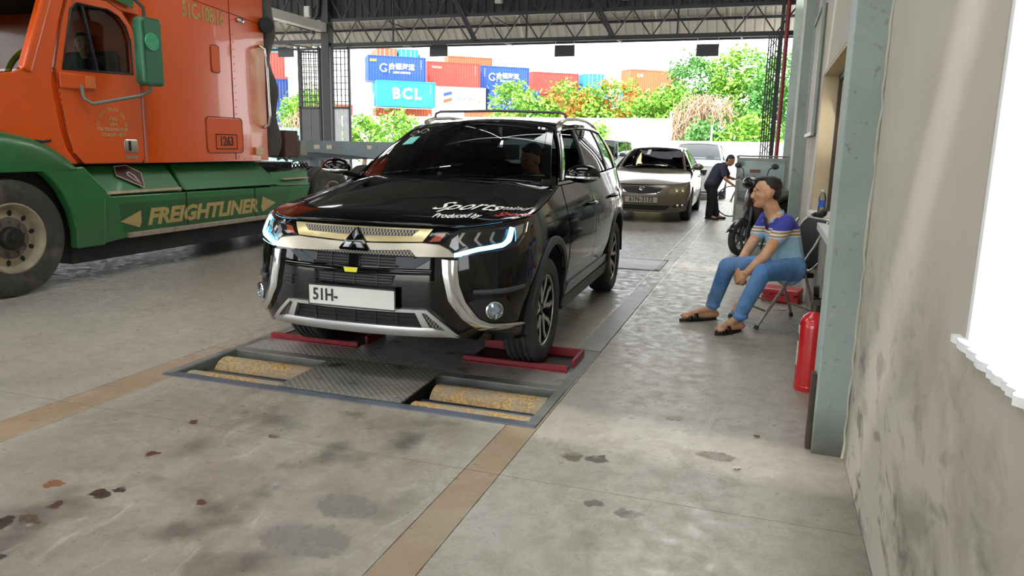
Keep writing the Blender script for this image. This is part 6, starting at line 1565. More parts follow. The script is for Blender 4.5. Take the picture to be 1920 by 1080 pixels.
m = MB(); m.lathe([(.0, 0), (.032, 0), (.034, .02), (.034, .12), (.014, .17), (.014, .19)], (0, 0, 0), n=14); m.build('bottle_body', mat('grey_green_glassware', '#8fa09c', .15, var=.1), bt, smooth=50)
m = MB(); m.cyl((0, 0, .19), (0, 0, .205), .016); m.build('cap', M_clad, bt)
# ------------------------------------------------------------------ motor scooter in front of the cabinet
sc = thing('scooter', 'black motor scooter standing between the cabinet and the seated man', 'scooter', (.09, 11.0, 0), R(-34))
M_sc = mat('black_scooter_plastic', '#141416', .25, var=.2, coat=.5)
M_maroon = mat('maroon_scooter_panel', '#26161a', .3, var=.2, coat=.4)
def swheel(y):
    m = MB(); m.lathe([(.17, -.035), (.20, -.05), (.235, -.035), (.245, 0), (.235, .035), (.20, .05), (.17, .035)], (0, y, .245), (1, 0, 0), 32); o = m.build('tyre', M_tyre, sc, smooth=50)
    m = MB(); m.lathe([(.172, -.03), (.16, 0), (.172, .03)], (0, y, .245), (1, 0, 0), 28); m.cyl((-.05, y, .245), (.05, y, .245), .035)
    for k in range(5): a = 2 * PI * k / 5; m.bar((0, y, .245), (0, y + .165 * math.cos(a), .245 + .165 * math.sin(a)), .03, .02)
    m.build('rim', M_clad, o, smooth=40)
swheel(-.62); swheel(.62)
m = MB(); m.tube([(.06, -.60, .25), (.05, -.50, .55), (0, -.42, .80)], .022, 8); m.tube([(-.06, -.60, .25), (-.05, -.50, .55), (0, -.42, .80)], .022, 8); m.build('fork', M_clad, sc, smooth=60)
m = MB(); rows = []
for k in range(9):
    a = lerp(.2, 2.6, k / 8); rows.append([(x, -.62 - .275 * math.cos(a + .2), .245 + .275 * math.sin(a + .2) - abs(x) * .5) for x in (-.06, -.03, 0, .03, .06)])
m.grid(rows); m.build('front_mudguard', M_maroon, sc, smooth=60, solid=.006)
m = MB(); rows = []
for z, w, y in ((.32, .10, -.34), (.45, .17, -.40), (.62, .20, -.45), (.80, .16, -.46), (.92, .11, -.44)): rows.append([(-w, y + .10, z), (-w * .7, y + .02, z), (0, y - .05, z), (w * .7, y + .02, z), (w, y + .10, z)])
m.grid(rows); m.build('leg_shield', M_maroon, sc, smooth=60, solid=.02)
m = MB(); m.ellip((0, -.47, .98), (.14, .10, .09), 14, 10); hl = m.build('handlebar_cowl', M_sc, sc, smooth=60)
m = MB(); m.ellip((0, -.555, .98), (.07, .025, .05), 12, 8); m.build('headlamp', M_rimdark, hl, smooth=60)
m = MB(); m.tube([(-.34, -.32, 1.04), (-.2, -.40, 1.02), (0, -.44, 1.0), (.2, -.40, 1.02), (.34, -.32, 1.04)], .014, 8); hb_ = m.build('handlebar', M_clad, sc, smooth=60)
for s in (-1, 1):
    m = MB(); m.cyl((s * .34, -.32, 1.04), (s * .22, -.39, 1.024), .019, n=10); m.build('grip', M_black_trim, hb_)
    m = MB(); m.tube([(s * .2, -.42, 1.02), (s * .33, -.48, 1.0)], .006, 6); m.build('brake_lever', M_alloy, hb_)
    m = MB(); m.tube([(s * .17, -.41, 1.03), (s * .2, -.40, 1.16), (s * .26, -.40, 1.2)], .007, 6); mi_ = m.build('mirror_stem', M_black_trim, hb_)
    m = MB(); m.ellip((s * .29, -.40, 1.21), (.06, .012, .04), 12, 8); m.build('mirror', M_black_trim, mi_, smooth=60)
m = MB(); m.box(-.14, .14, -.36, .10, .28, .34); m.build('footboard', M_sc, sc, bevel=.02)
m = MB(); rows = []
for y, w, zb, zt in ((.02, .10, .34, .66), (.2, .15, .36, .72), (.5, .16, .42, .74), (.8, .10, .58, .78), (.95, .04, .68, .78)): rows.append([(-w, y, zb), (-w * 1.1, y, (zb + zt) / 2), (-w * .9, y, zt), (w * .9, y, zt), (w * 1.1, y, (zb + zt) / 2), (w, y, zb)])
m.grid(rows, closed_v=True); m.build('tail_body', M_sc, sc, smooth=50)
m = MB(); rows = []
for y, w, z in ((-.02, .10, .68), (.15, .14, .74), (.4, .14, .78), (.65, .12, .82), (.85, .09, .82)): rows.append([(-w, y, z), (-w * .8, y, z + .05), (0, y, z + .065), (w * .8, y, z + .05), (w, y, z)])
m.grid(rows); m.build('seat', M_black_trim, sc, smooth=60, solid=.04)
m = MB(); m.box(-.05, .05, .94, .97, .68, .75); m.build('tail_lamp', mat('red_lamp', '#c2202a', .25), sc, bevel=.01)
m = MB(); m.tube([(.12, .25, .24), (.14, .5, .22), (.16, .85, .30)], [.025, .045, .05], 10); m.build('silencer', M_clad, sc, smooth=60)
m = MB(); m.bar((-.1, .1, .3), (-.2, .15, .012), .02); m.bar((.1, .1, .3), (.2, .15, .012), .02); m.build('stand', M_clad, sc)
# bicycle leaning beyond the bending man
bk = thing('bicycle', 'bicycle with thin bright wheels beside the bending man', 'bicycle', (-.62, 16.6, 0), R(20))
def bwheel(x):
    m = MB(); m.tube([(x + .32 * math.cos(2 * PI * k / 32), 0, .335 + .32 * math.sin(2 * PI * k / 32)) for k in range(32)], .014, 6, closed=True); o = m.build('wheel', M_clad, bk, smooth=60)
    m = MB()
    for k in range(18): m.cyl((x, 0, .335), (x + .315 * math.cos(2 * PI * k / 18), 0, .335 + .315 * math.sin(2 * PI * k / 18)), .0025, n=4, caps=False)
    q = m.build('spokes', M_alloy, o); q['kind'] = 'stuff'
bwheel(-.05); bwheel(-1.05 + 2.1)
m = MB(); m.tube([(-.05, 0, .335), (.12, 0, .85), (.16, 0, .98)], .016, 6); m.tube([(.12, 0, .8), (.62, 0, .78)], .014, 6); m.tube([(.14, 0, .72), (.5, 0, .32), (1.05, 0, .335), (.62, 0, .78), (.5, 0, .32)], .014, 6); m.build('frame', M_cabframe, bk, smooth=60)
m = MB(); m.tube([(.12, -.26, 1.0), (.16, -.1, .99), (.16, .1, .99), (.12, .26, 1.0)], .012, 6); m.build('handlebar', M_alloy, bk, smooth=60)
m = MB(); m.ellip((.64, 0, .90), (.13, .07, .03), 10, 6); m.cyl((.62, 0, .78), (.64, 0, .9), .012); m.build('saddle', M_black_trim, bk, smooth=60)
m = MB(); m.tube([(.5, .02, .32), (.42, .10, .012)], .010, 6); m.build('kick_stand', M_clad, bk)
# ------------------------------------------------------------------ folding chair
M_tube_ = mat('chrome_tube', '#b9b6ae', .2, .9, var=.15)
M_vinyl = mat('black_vinyl', '#1d1e22', .35, var=.2)
ch = thing('folding_chair', 'chromed folding chair with black padded back under the seated man', 'chair', (.20, 6.50, 0), math.atan2(-.52, -.85))
# local: +x is the way the sitter faces, +y his left
for s in (-1, 1):
    y = s * .21
    m = MB(); m.tube([(.34, y, .012), (.10, y, .36), (-.12, y, .66), (-.20, y, .80), (-.235, y * .95, .86)], .0125, 8); m.build('leg', M_tube_, ch, smooth=60)
    m = MB(); m.tube([(-.24, y * .88, .012), (-.13, y * .88, .30), (-.08, y * .88, .44), (.0, y * .88, .44)], .0125, 8); m.build('leg', M_tube_, ch, smooth=60)
    m = MB(); m.tube([(.14, y * 1.03, .44), (-.1, y * 1.03, .47), (-.2, y * 1.03, .56), (-.17, y * 1.03, .70)], .010, 8); m.build('arm_link', M_tube_, ch, smooth=60)
    for x, z in ((.34, 0), (-.24, 0)):
        m = MB(); m.cyl((x, y * (1 if x > 0 else .88), 0), (x - (.01 if x > 0 else -.01), y * (1 if x > 0 else .88), .03), .017); m.build('rubber_foot', M_black_trim, ch)
m = MB(); m.tube([(.25, -.21, .14), (.25, .21, .14)], .010, 8); m.tube([(.20, -.21, .21), (.20, .21, .21)], .008, 8); m.tube([(-.20, -.185, .12), (-.20, .185, .12)], .010, 8); m.build('stretcher', M_tube_, ch, smooth=60)
m = MB(); m.prism([(-.17, -.19), (.20, -.20), (.23, -.17), (.23, .17), (.20, .20), (-.17, .19)], lambda a, b, t: (a, b, .40 + t), .045); m.build('seat', M_vinyl, ch, bevel=.018, seg=3, smooth=50)
m = MB(); bp = rrect(-.205, .205, 0, .40, .10, 6)
m.prism([(a, b) for a, b in bp], lambda a, b, t: (-.155 - b * .28 - t, a, .47 + b), .045); m.build('backrest', M_vinyl, ch, bevel=.015, seg=3, smooth=50)
m = MB(); m.tube([(-.178 - b * .28, a * 1.02, .47 + b) for a, b in bp], .010, 8, closed=True); m.build('back_frame', M_tube_, ch, smooth=60)
# ------------------------------------------------------------------ fire extinguisher, bar, tool case, litter
fx = thing('fire_extinguisher', 'red fire extinguisher standing on the floor behind the near pillar', 'extinguisher', (.342, 4.66, 0))
M_fred = mat('extinguisher_red', '#c01a20', .25, var=.08, coat=.6)
m = MB(); m.lathe([(.0, .01), (.070, .01), (.080, .0), (.082, .02), (.082, .39), (.078, .42), (.06, .455), (.032, .475), (.028, .485), (0, .485)], (0, 0, 0), n=36); bd = m.build('cylinder', M_fred, fx, smooth=40)
m = MB(); m.lathe([(.0822, .018), (.084, .025), (.0822, .034)], (0, 0, 0), n=36); m.build('base_ring', M_fred, bd, smooth=60)
m = MB(); m.lathe([(.0826, .15), (.0828, .40)], (0, 0, 0), n=10, arc=1.5); m.xf(Matrix.Rotation(R(28), 4, 'Z')); m.build('paper_label', mat('white_red_label', '#d8cfc6', .5, var=.3, scale=40), bd, smooth=60)
m = MB(); m.lathe([(.083, .30), (.083, .345)], (0, 0, 0), n=10, arc=1.4); m.xf(Matrix.Rotation(R(30), 4, 'Z')); m.build('label_band', mat('black_label', '#26242a', .5), bd, smooth=60)
m = MB(); m.cyl((0, 0, .48), (0, 0, .54), .026); m.box(-.022, .022, -.05, .025, .53, .565); vl = m.build('valve', mat('dull_brass', '#4a463c', .45, .5, var=.2), fx, bevel=.004)
m = MB(); m.bar((0, .01, .562), (-.035, -.08, .585), .026, .010); m.bar((0, .0, .56), (-.01, -.06, .645), .030, .014); m.build('handle', M_black_trim, vl)
m = MB(); m.tube([(.0, .03, .55), (.03, .08, .52), (.06, .07, .4), (.07, .06, .25), (.07, .06, .15)], .012, 8); m.build('hose', M_black_trim, fx, smooth=60)
m = MB(); m.cyl((.02, -.03, .56), (.035, -.045, .565), .016); m.build('gauge', M_chrome, vl)
br = thing('steel_bar', 'rusty steel bar standing against the near pillar foot', 'bar', (.296, 3.70, 0))
m = MB(); m.box(-.012, .010, -.03, .03, 0, .38); m.build('bar', mat('rusty_bar', '#54453a', .7, .3, var=.3, scale=12), br, bevel=.003)
tc = thing('tool_case', 'flat red plastic case lying under the folding chair', 'case', (.24, 7.45, 0), R(-12))
M_rc = mat('red_case_plastic', '#b21f2b', .35, var=.15)
m = MB(); m.box(-.17, .17, -.13, .13, .0, .07); m.build('lower_shell', M_rc, tc, bevel=.015)
m = MB(); m.box(-.17, .17, -.13, .13, .074, .13); m.build('lid', M_rc, tc, bevel=.015)
m = MB(); m.tube([(-.07, -.13, .072), (-.06, -.165, .072), (.06, -.165, .072), (.07, -.13, .072)], .009, 8); m.build('handle', M_rc, tc, smooth=60)
for x in (-.11, .11):
    m = MB(); m.box(x - .02, x + .02, -.138, -.128, .055, .09); m.build('latch', M_rc, tc)
def scrap(label, x, y, s, rz, m_):
    rnd = random.Random(int(x * 100)); m = MB(); g = [[(s * (i - 1.5) * .5, s * (j - 1) * .4, .004 + rnd.random() * s * .35) for j in range(3)] for i in range(4)]
    m.grid(g); o = m.build('paper_scrap', m_, None, solid=.002); o.location = (x, y, 0); o.rotation_euler = (0, 0, rz); return tag(o, label, 'litter', None)
scrap('crumpled white paper on the floor by the folding chair', .23, 7.0, .05, .3, M_white)
scrap('small pale scrap on the floor in front of the near pillar', -.02, 3.30, .022, .5, mat('dusty_paper', '#bdb4a2', .8))
scrap('brown dry leaf scrap on the floor ahead of the red extinguisher', .06, 3.74, .02, .2, mat('dry_leaf', '#6d5238', .8))
# bottle, black pouch on the window sill
bo = thing('water_bottle', 'clear plastic water bottle with a blue label on the window sill', 'bottle', (WX + .06, 7.45, W2[2] + .004))
m = MB(); m.lathe([(.0, 0), (.030, 0), (.034, .012), (.034, .05), (.031, .055), (.034, .06), (.034, .15), (.026, .185), (.013, .205), (.013, .215)], (0, 0, 0), n=20); m.build('bottle_body', glass('clear_plastic', '#e9f0f2', .9, .06), bo, smooth=50)
m = MB(); m.lathe([(.0345, .07), (.0345, .13)], (0, 0, 0), n=20); m.build('label_wrap', mat('blue_label', '#2e5fc0', .4, var=.25, scale=60), bo, smooth=60)
m = MB(); m.cyl((0, 0, .212), (0, 0, .23), .016); m.build('cap', M_white, bo)
pc = thing('pouch', 'crumpled black pouch lying on the window sill beside the bottle', 'pouch', (WX + .04, 6.95, W2[2] + .004))
blob('pouch_body', [((-.03, -.12, .035), .03, (.0, .12, .04), .032), ((-.05, .05, .03), .026, (-.07, .26, .014), .012), ((0, -.05, .05), .03, (.02, .1, .06), .028)], mat('black_cloth', '#17171a', .8, var=.3), pc, .008, 2)
# board on the wall beyond the sill
nb = thing('notice_board', 'thin metal edged board hung high on the wall past the second window', 'board', (WX - .02, 9.1, 1.6))
m = MB(); m.box(-.012, .02, -.72, .72, 0, 1.28); m.build('board', mat('dull_board', '#8f897c', .6, var=.15), nb)
m = MB()
for y in (-.72, .72): m.box(-.03, .0, y - .02, y + .02, -.02, 1.30)
for z in (0, 1.28): m.box(-.03, .0, -.72, .72, z - .02, z + .02)
m.build('frame', mat('grey_angle', '#8c9490', .4, .5, var=.1), nb)
# ------------------------------------------------------------------ people
def skin_mat(name, a, b):
    t = NT(name); n = t.noise(t.obj(), 14, 4); t.color(t.mix(t.ramp(n, .35, .65), a, b)); t.rough(.5)
    t.b.inputs['Subsurface Weight'].default_value = .08; t.b.inputs['Subsurface Radius'].default_value = (.02, .008, .004); t.bump(t.noise(t.obj(), 160, 2), .08, .001); return t.m
M_skin = skin_mat('tan_skin', '#d8a985', '#c6926c')
M_skin2 = skin_mat('darker_skin', '#a97e64', '#93694f')  # darker skin tone for the bending man
M_hair = mat('black_hair', '#15130f', .55, var=.3, scale=60, bump=.5)
M_eye = mat('eye_white', '#d8d2c8', .25, var=.05); M_iris = mat('dark_iris', '#1a120d', .2)
M_lip = mat('lip_skin', '#8f5446', .5, var=.1)
def frame_of(fwd, up):
    f = Vector(fwd).normalized(); u = Vector(up); u = (u - f * u.dot(f)).normalized(); l = u.cross(f)      # l = its left
    return Matrix((f, l, u)).transposed()     # columns: forward, left, up
def head_shapes(c, fwd, up, s):
    """ellipsoids of a skull with jaw, nose, brow, lips, ears; returned as balls and capsules in the caller's space"""
    F = frame_of(fwd, up); c = Vector(c); P = lambda a, b, d: c + F @ Vector((a, b, d)) * s
    E = lambda a, b, d, rx, ry, rz: (P(a, b, d), (rx * s, ry * s, rz * s), F)
    balls = [E(-.012, 0, .030, .096, .077, .088), E(.020, 0, -.015, .072, .066, .085), E(.040, 0, -.070, .045, .042, .038), E(.030, .028, -.060, .045, .025, .035), E(.030, -.028, -.060, .045, .025, .035),
             E(.076, 0, .028, .018, .050, .012), E(.066, .034, -.012, .020, .022, .018), E(.066, -.034, -.012, .020, .022, .018), E(.080, 0, -.055, .014, .024, .010), E(.072, 0, -.085, .018, .022, .015),
             E(-.005, .078, -.008, .022, .009, .030), E(-.005, -.078, -.008, .022, .009, .030), E(.098, 0, -.027, .014, .017, .011)]
    caps = [(P(.085, 0, .022), .008 * s, P(.104, 0, -.020), .011 * s)]
    return balls, caps, P, F
def face_bits(root, P, F, s, hairmat, style, skinname='head'):
    for q in (1, -1):
        b = MB(); b.ellip(P(.074, q * .031, .010), (.011 * s, .011 * s, .009 * s), 12, 8); e = b.build('eye', M_eye, root, smooth=60)
        b = MB(); b.ellip(P(.0835, q * .031, .010), (.0045 * s,) * 3, 10, 6); b.build('iris', M_iris, e, smooth=60)
        b = MB(); b.tube([P(.078, q * .014, .030), P(.082, q * .03, .036), P(.070, q * .050, .030)], [.004 * s, .005 * s, .003 * s], 6); b.build('eyebrow', hairmat, root, smooth=60)
        b = MB(); b.tube([P(.081, q * .018, .017), P(.0855, q * .031, .0205), P(.077, q * .045, .015)], .004 * s, 6); b.build('eyelid', None or M_skin, root, smooth=60)
    b = MB(); b.tube([P(.083, -.024, -.052), P(.093, 0, -.050), P(.083, .024, -.052)], [.003 * s, .0055 * s, .003 * s], 6); b.tube([P(.082, -.02, -.059), P(.0915, 0, -.060), P(.082, .02, -.059)], [.003 * s, .006 * s, .003 * s], 6); b.build('lips', M_lip, root, smooth=60)
def hair_cap(root, P, F, s, m_, top=1.0, back=1.0):
    cs = [(P(-.020, 0, .042), (.094 * s, .080 * s, .084 * s * top), F), (P(-.050, 0, .0), (.060 * s, .072 * s, .075 * s * back), F), (P(.030, .0, .098), (.050 * s, .055 * s, .022 * s), F)]
    return blob('hair', [], m_, root, .006 * s, 2, balls=cs)
def hand_caps(w, d, n, s, curl=.6, thumb=1):
    """palm and five bent fingers: w wrist, d direction of the hand, n normal of the palm's back, thumb side sign"""
    w = Vector(w); d = Vector(d).normalized(); n = Vector(n); n = (n - d * n.dot(d)).normalized(); t = d.cross(n) * thumb
    caps = []; pal = w + d * .085 * s
    for k in range(4):
        o = (k - 1.5) * -.020
        base = pal + t * o * s; caps.append((w + d * .015 * s + t * o * .5 * s, .014 * s, base, .0125 * s))
        L = (.042, .047, .044, .034)[k] * s; p = base; a = curl * .5
        for j, f in enumerate((1, .68, .5)):
            dd = (d * math.cos(a) - n * math.sin(a)); q = p + dd * L * f; caps.append((p, (.0098 - .0009 * j) * s, q, (.0088 - .0009 * j) * s)); p = q; a += curl * .75
    b0 = w + d * .022 * s + t * .022 * s; b1 = b0 + (d * .7 + t * .65 - n * .25).normalized() * .040 * s; b2 = b1 + (d * .95 + t * .05 - n * .4).normalized() * .032 * s
    caps += [(b0, .014 * s, b1, .011 * s), (b1, .0105 * s, b2, .0088 * s)]
    return caps
# ---- seated man
ML = Vector((.20, 6.36, 0))
man = thing('person', 'seated man in a blue and pale striped polo shirt and jeans, hands clasped', 'person', ML)
r_ = lambda p: Vector(p) - ML
fd = Vector((-.85, -.52, 0)); ld = Vector((.52, -.85, 0))
hip = Vector((.22, 6.36, .49)); chest = Vector((.165, 6.43, .76)); nk = Vector((.075, 6.44, .935)); hd = Vector((.015, 6.42, 1.075))
shL, shR = Vector((.185, 6.29, .855)), Vector((.04, 6.60, .855))
elL, wrL = Vector((.055, 6.06, .625)), Vector((-.085, 5.985, .475))
elR, wrR = Vector((-.085, 6.44, .615)), Vector((-.165, 6.16, .485))
hpL, hpR = hip + ld * .085, hip - ld * .085
knL, anL = Vector((.035, 5.90, .50)), Vector((-.125, 6.00, .10))
knR, anR = Vector((-.235, 6.13, .50)), Vector((-.345, 6.35, .10))
toL, toR = Vector((-.245, 5.835, .045)), Vector((-.55, 6.20, .045))
s = 1.10
hf = Vector((-.97, -.22, -.03))
balls, caps, HP, HF = head_shapes(hd, hf, (-.05, 0, 1), s)
caps += [(nk + Vector((.02, 0, -.05)), .066, hd + Vector((.02, .0, -.05)), .060), (chest, .11, nk, .06), (hip, .12, chest, .125), (shL, .05, shR, .05),
         (shL, .052, elL, .043), (elL, .043, wrL, .029), (shR, .052, elR, .043), (elR, .043, wrR, .029), (hpL, .09, knL, .065), (hpR, .09, knR, .065), (knL, .06, anL, .036), (knR, .06, anR, .036), (hpL, .1, hpR, .1),
         (anL + Vector((.0, 0, .1)), .042, anL, .036), (anR + Vector((0, 0, .1)), .042, anR, .036),
         (anL + Vector((.03, .03, -.055)), .034, toL, .030), (anR + Vector((.03, .03, -.055)), .034, toR, .030), (anL, .036, toL, .022), (anR, .036, toR, .022)]
for tp_, an in ((toL, anL), (toR, anR)):
    d = (tp_ - an); d.z = 0; d.normalize(); q = Vector((-d.y, d.x, 0))
    for k in range(5): caps.append((tp_ + q * (k - 2) * .017 - d * .01, .011, tp_ + q * (k - 2) * .019 + d * (.022 - abs(k - 1.5) * .005), .009))
caps += hand_caps(wrL, (-.62, .42, -.42), (-.3, -.9, .35), s, 1.0, -1)
caps += hand_caps(wrR, (.10, -.80, -.45), (-.8, .1, .45), s, .9, 1)
sk = blob('body', [(r_(a), p, r_(b), q) for a, p, b, q in caps], M_skin, man, .0055, 2, balls=[(r_(c), rr, F) for c, rr, F in balls])
HPr = lambda a, b, c: r_(HP(a, b, c))
face_bits(man, HPr, HF, s, M_hair, 0)
hr = blob('hair', [], M_hair, man, .0055, 2, balls=[(HPr(-.028, 0, .050), (.086 * s, .0775 * s, .080 * s), HF), (HPr(-.055, 0, .008), (.055 * s, .072 * s, .070 * s), HF), (HPr(.012, 0, .108), (.060 * s, .045 * s, .020 * s), HF)])
jm = NT('blue_denim'); n1 = jm.noise(jm.obj(), 5, 5, .6); n2 = jm.noise(jm.obj(), 260, 2); jm.color(jm.mix(jm.ramp(n2, .3, .7, 0, .35), jm.mix(jm.ramp(n1, .35, .68), '#5486c0', '#79a6d6'), '#39629c')); jm.rough(.85)
jm.bump(jm.noise(jm.obj(), 16, 3, .5, .8), .7, .02)
M_jean = jm.m
jc = [(hpL, .108, hpR, .108), (hip + Vector((.02, .02, .06)), .118, hip, .12), (hpL, .095, knL, .070), (hpR, .095, knR, .070), (knL, .070, anL + Vector((.012, -.005, .03)), .056), (knR, .070, anR + Vector((.005, 0, .03)), .056)]
bl = [(r_(knL.lerp(anL, .93) + Vector((.012, -.01, 0))), (.062, .062, .030)), (r_(knR.lerp(anR, .93)), (.062, .062, .030))]
for kn, hp_ in ((knL, hpL), (knR, hpR)):
    for f in (.06, .16): bl.append((r_(kn.lerp(hp_, f) + Vector((0, 0, -.035))), (.05, .05, .03)))
blob('jeans', [(r_(a), p, r_(b), q) for a, p, b, q in jc], M_jean, man, .008, 4, balls=bl)
# polo shirt: bands of colour across the chest at one height
st = NT('striped_polo'); sz = st.sep(st.obj()); z = sz[2]
zz = st.math('ADD', z, st.math('MULTIPLY', st.math('SUBTRACT', st.noise(st.obj(), 4, 2), .5), .02))
c = st.mix(st.math('GREATER_THAN', zz, .80), '#9fc6dd', '#3d46a4')
for a, b, col in ((.792, .802, '#d8dde2'), (.778, .792, '#b48a52'), (.765, .778, '#dfe3e4'), (.752, .765, '#a98a68'), (.742, .752, '#d6e4ec')):
    c = st.mix(st.math('MULTIPLY', st.math('GREATER_THAN', zz, a), st.math('LESS_THAN', zz, b)), c, col)
st.color(c); st.rough(.85); st.bump(st.noise(st.obj(), 13, 3, .5, .6), .6, .02)
bkp = chest + fd * -.04
sc_ = [(hip + Vector((.0, .0, .035)), .136, chest, .140), (chest, .132, nk + Vector((.035, .02, -.045)), .075), (shL + Vector((0, 0, -.02)), .066, shR + Vector((0, 0, -.02)), .066), (hip + Vector((.02, .015, -.03)), .128, hip + Vector((0, 0, .05)), .136),
       (shL, .068, shL.lerp(elL, .50), .066), (shR, .068, shR.lerp(elR, .50), .066), (hip + fd * .035 + Vector((0, 0, .10)), .115, chest + fd * .02, .115)]
shirt = blob('polo_shirt', [(r_(a), p, r_(b), q) for a, p, b, q in sc_], st.m, man, .007, 4)
M_collar = mat('pale_blue_collar', '#b5d3e2', .8, var=.08); M_placket = mat('navy_placket', '#1b2140', .8, var=.15)
b = MB(); rows = []
for k in range(15):
    a = lerp(-2.5, 2.5, k / 14); d = (fd * -math.cos(a) + ld * math.sin(a)); nb_ = nk + Vector((.015, .005, -.035)); up_ = .042 if abs(a) < 1.8 else .025
    drop = .0 + max(0, (abs(a) - 1.3)) * .035
    rows.append([r_(nb_ + d * .062 + Vector((0, 0, up_ - drop))), r_(nb_ + d * .070 + Vector((0, 0, up_ - drop + .004))), r_(nb_ + d * .094 + Vector((0, 0, -.02 - drop)))])
b.grid(rows); b.build('collar', M_collar, shirt, smooth=60, solid=.005)
b = MB(); rows = []
for t_ in (0, .3, .6, 1):
    p = (nk + fd * .068 + Vector((0, 0, -.05))).lerp(chest + fd * .138 + Vector((0, 0, .03)), t_); rows.append([r_(p - ld * .018), r_(p + fd * .008), r_(p + ld * .018)])
b.grid(rows); b.build('placket', M_placket, shirt, smooth=60, solid=.006)
# sandals
M_sandal = mat('black_sandal', '#151417', .55, var=.2)
for an, tp_ in ((anL, toL), (anR, toR)):
    d = (tp_ - an); d.z = 0; d.normalize(); q = Vector((-d.y, d.x, 0)); hl_ = an - d * .055; L = (tp_ - hl_).length + .045
    out = []
    for k in range(24):
        a = 2 * PI * k / 24; u = .5 + .5 * math.cos(a); w = .040 * (1 - .15 * (1 - u)) * math.sin(a)
        out.append((hl_.x + d.x * L * u + q.x * w * 1.25, hl_.y + d.y * L * u + q.y * w * 1.25))
    b = MB(); b.prism([(x - ML.x, y - ML.y) for x, y in out], lambda x, y, t: (x, y, .0 + t), .022); sd = b.build('sandal', M_sandal, man, bevel=.005, smooth=50)
    for f, w, h in ((.62, .050, .085), (.76, .048, .066)):
        b = MB(); ctr = hl_ + d * L * f; ctr.z = 0; rows = []
        for k in range(9):
            a = PI * k / 8; rows.append([r_(ctr + q * math.cos(a) * w + Vector((0, 0, .012 + math.sin(a) * (h - .015))) - d * .018), r_(ctr + q * math.cos(a) * w + Vector((0, 0, .012 + math.sin(a) * (h - .022))) + d * .018)])
        b.grid(rows); b.build('strap', M_sandal, sd, smooth=60, solid=.004)
# small phone-like thing between his hands
ho = thing('phone', 'small dark phone held between the seated man\'s clasped hands', 'phone', (-.16, 6.075, .445))
b = MB(); b.box(-.012, .012, -.05, .05, -.008, .008); b.xf(Matrix.Rotation(R(35), 4, 'Z') @ Matrix.Rotation(R(25), 4, 'X')); b.build('phone_body', mat('grey_phone', '#55585e', .3, .3), ho, bevel=.003)
# ---- bending man by the saloon
BL = Vector((-.95, 15.75, 0))
bm_ = thing('person', 'man in dark blue shirt and black trousers bending over beside the beige saloon', 'person', BL)
rb = lambda p: Vector(p) - BL
hpB = Vector((-1.03, 15.75, .72)); chB = Vector((-.90, 15.75, 1.0)); nkB = Vector((-.78, 15.74, 1.12)); hdB = Vector((-.70, 15.73, 1.20))
balls, caps, P2, F2 = head_shapes(hdB, (.80, -.25, -.50), (.5, 0, .85), .92)
l2 = Vector((0, 1, 0))
caps += [(nkB, .055, hdB, .05), (hpB, .12, chB, .13), (chB, .11, nkB, .06), (nkB + l2 * .15 + Vector((-.05, 0, -.05)), .048, nkB - l2 * .15 + Vector((-.05, 0, -.05)), .048)]
for sgn, el, wr in ((1, (-.72, 15.95, .86), (-.55, 15.86, .82)), (-1, (-.76, 15.52, .84), (-.57, 15.58, .70))):
    sh = nkB + l2 * .16 * sgn + Vector((-.05, 0, -.05)); caps += [(sh, .045, Vector(el), .036), (Vector(el), .036, Vector(wr), .025)]
    caps += hand_caps(Vector(wr), (.9, 0, -.2), (0, 0, 1), .9, .5, sgn)
for sgn in (1, -1):
    an = Vector((-.98 + .06 * sgn, 15.75 + .10 * sgn, .08)); kn = Vector((-1.0 + .02 * sgn, 15.75 + .10 * sgn, .42)); caps += [(hpB + l2 * .08 * sgn, .095, kn, .06), (kn, .06, an, .034), (an, .034, an + Vector((.16, -.03, -.045)), .026)]
blob('body', [(rb(a), p, rb(b_), q) for a, p, b_, q in caps], M_skin2, bm_, .008, 2, balls=[(rb(c_), rr, F) for c_, rr, F in balls])
P2r = lambda a, b_, c_: rb(P2(a, b_, c_)); face_bits(bm_, P2r, F2, .92, M_hair, 0)
blob('hair', [], M_hair, bm_, .007, 2, balls=[(P2r(-.024, 0, .048), (.085, .074, .078), F2), (P2r(-.05, 0, .005), (.055, .068, .07), F2)])
blob('shirt', [(rb(a), p, rb(b_), q) for a, p, b_, q in [(hpB + Vector((-.01, 0, -.03)), .15, chB, .155), (chB, .15, nkB + Vector((-.04, 0, -.03)), .085), (nkB + l2 * .15 + Vector((-.06, 0, -.06)), .068, nkB - l2 * .15 + Vector((-.06, 0, -.06)), .068),
    (nkB + l2 * .16 + Vector((-.05, 0, -.05)), .068, Vector((-.75, 15.93, .93)), .062), (nkB - l2 * .16 + Vector((-.05, 0, -.05)), .068, Vector((-.79, 15.55, .91)), .062)]], mat('navy_shirt', '#1c2135', .85, var=.2, bump=.3), bm_, .009, 4)
tc_ = [(hpB + l2 * .08, .125, hpB - l2 * .08, .125)]
for sgn in (1, -1):
    kn = Vector((-1.0 + .02 * sgn, 15.75 + .10 * sgn, .42)); an = Vector((-.98 + .06 * sgn, 15.75 + .10 * sgn, .10)); tc_ += [(hpB + l2 * .08 * sgn, .105, kn, .082), (kn, .082, an, .078)]
blob('trousers', [(rb(a), p, rb(b_), q) for a, p, b_, q in tc_], mat('black_trousers', '#15161b', .85, var=.2, bump=.3), bm_, .009, 3)
for sgn in (1, -1):
    an = Vector((-.98 + .06 * sgn, 15.75 + .10 * sgn, .0)); blob('shoe', [(rb(an + Vector((-.05, 0, .035))), .034, rb(an + Vector((.18, -.03, .032))), .031)], M_sandal, bm_, .008, 2)
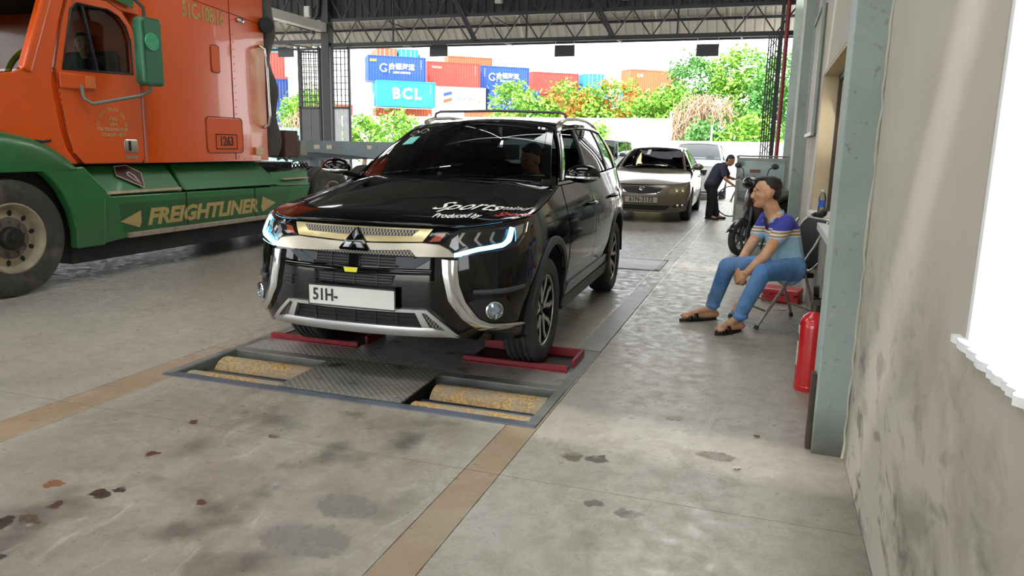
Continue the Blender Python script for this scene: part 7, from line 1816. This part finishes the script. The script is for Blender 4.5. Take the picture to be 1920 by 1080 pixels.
# ---- driver of the black SUV (local to the car)
def car_driver(label, c0, fwd, s, shirt_m, lean=(0, -.02, 0), root_rot=0, hands=None, skin=None):
    """c0 = world position of the seat cushion top under the driver"""
    o = thing('person', label, 'person', c0, root_rot)
    hp_ = Vector((0, 0, .10)); ct = Vector((0, .05, .38)); nk_ = Vector((0, .04, .56)) + Vector(lean) * .5; h_ = Vector((0, .01, .70)) + Vector(lean)
    bl_, cp_, P_, F_ = head_shapes(h_, fwd, Vector((0, 0, 1)) + Vector(lean) * 3, s); X = Vector((1, 0, 0))
    cp_ += [(nk_, .055, h_ + Vector((0, .01, -.05)), .052), (hp_, .12, ct, .13), (ct, .11, nk_, .06), (nk_ + X * .16 + Vector((0, 0, -.07)), .05, nk_ - X * .16 + Vector((0, 0, -.07)), .05)]
    for sg in (1, -1):
        sh = nk_ + X * .17 * sg + Vector((0, 0, -.07)); el = Vector((sg * .24, -.16, .27)); wr = Vector(hands[0 if sg > 0 else 1]) if hands else Vector((sg * .15, -.42, .36))
        cp_ += [(sh, .048, el, .038), (el, .038, wr, .026)] + hand_caps(wr, (-.1 * sg, -.8, .25), (0, 0, 1), s, .8, -sg)
        kn = Vector((sg * .13, -.42, .14)); cp_ += [(hp_ + X * .08 * sg, .085, kn, .06)]
    blob('body', cp_, skin or M_skin, o, .008, 2, balls=bl_)
    face_bits(o, P_, F_, s, M_hair, 0)
    blob('hair', [], M_hair, o, .007, 2, balls=[(P_(-.028, 0, .052), (.084 * s, .078 * s, .081 * s), F_), (P_(-.05, 0, .008), (.058 * s, .073 * s, .072 * s), F_), (P_(.025, 0, .100), (.042 * s, .055 * s, .022 * s), F_)])
    blob('shirt', [(hp_, .15, ct, .155), (ct, .145, nk_ + Vector((0, 0, -.04)), .08)] + [q for sg in (1, -1) for q in ((nk_ + X * .15 * sg + Vector((0, 0, -.08)), .07, Vector((sg * .235, -.10, .34)), .062), (nk_ + Vector((0, 0, -.08)), .08, nk_ + X * .16 * sg + Vector((0, 0, -.08)), .07))], shirt_m, o, .009, 3)
    blob('trousers', [(hp_ + X * .08 * sg, .10, Vector((sg * .13, -.42, .14)), .075) for sg in (1, -1)] + [(hp_ - X * .08, .11, hp_ + X * .08, .11)], MATS['black_trousers'], o, .01, 3)
    return o
th = .028
def suv_w(x, y, z): return (-2.194 + math.cos(th) * x - math.sin(th) * y, 4.592 + math.sin(th) * x + math.cos(th) * y, z)
car_driver('driver in dark clothes looking down behind the windscreen of the black SUV', suv_w(.40, 1.36, .64), (-.55, -.75, -.38), .98, mat('grey_green_shirt', '#4b5149', .85, var=.2), (0, -.10, -.03), th)
car_driver('lorry driver in a dark shirt seen through the orange cab side window', (TX - .62, 6.24, 1.66), (.75, -.65, 0), 1.0, mat('black_shirt', '#121317', .85, var=.2), (0, -.05, 0), 0)
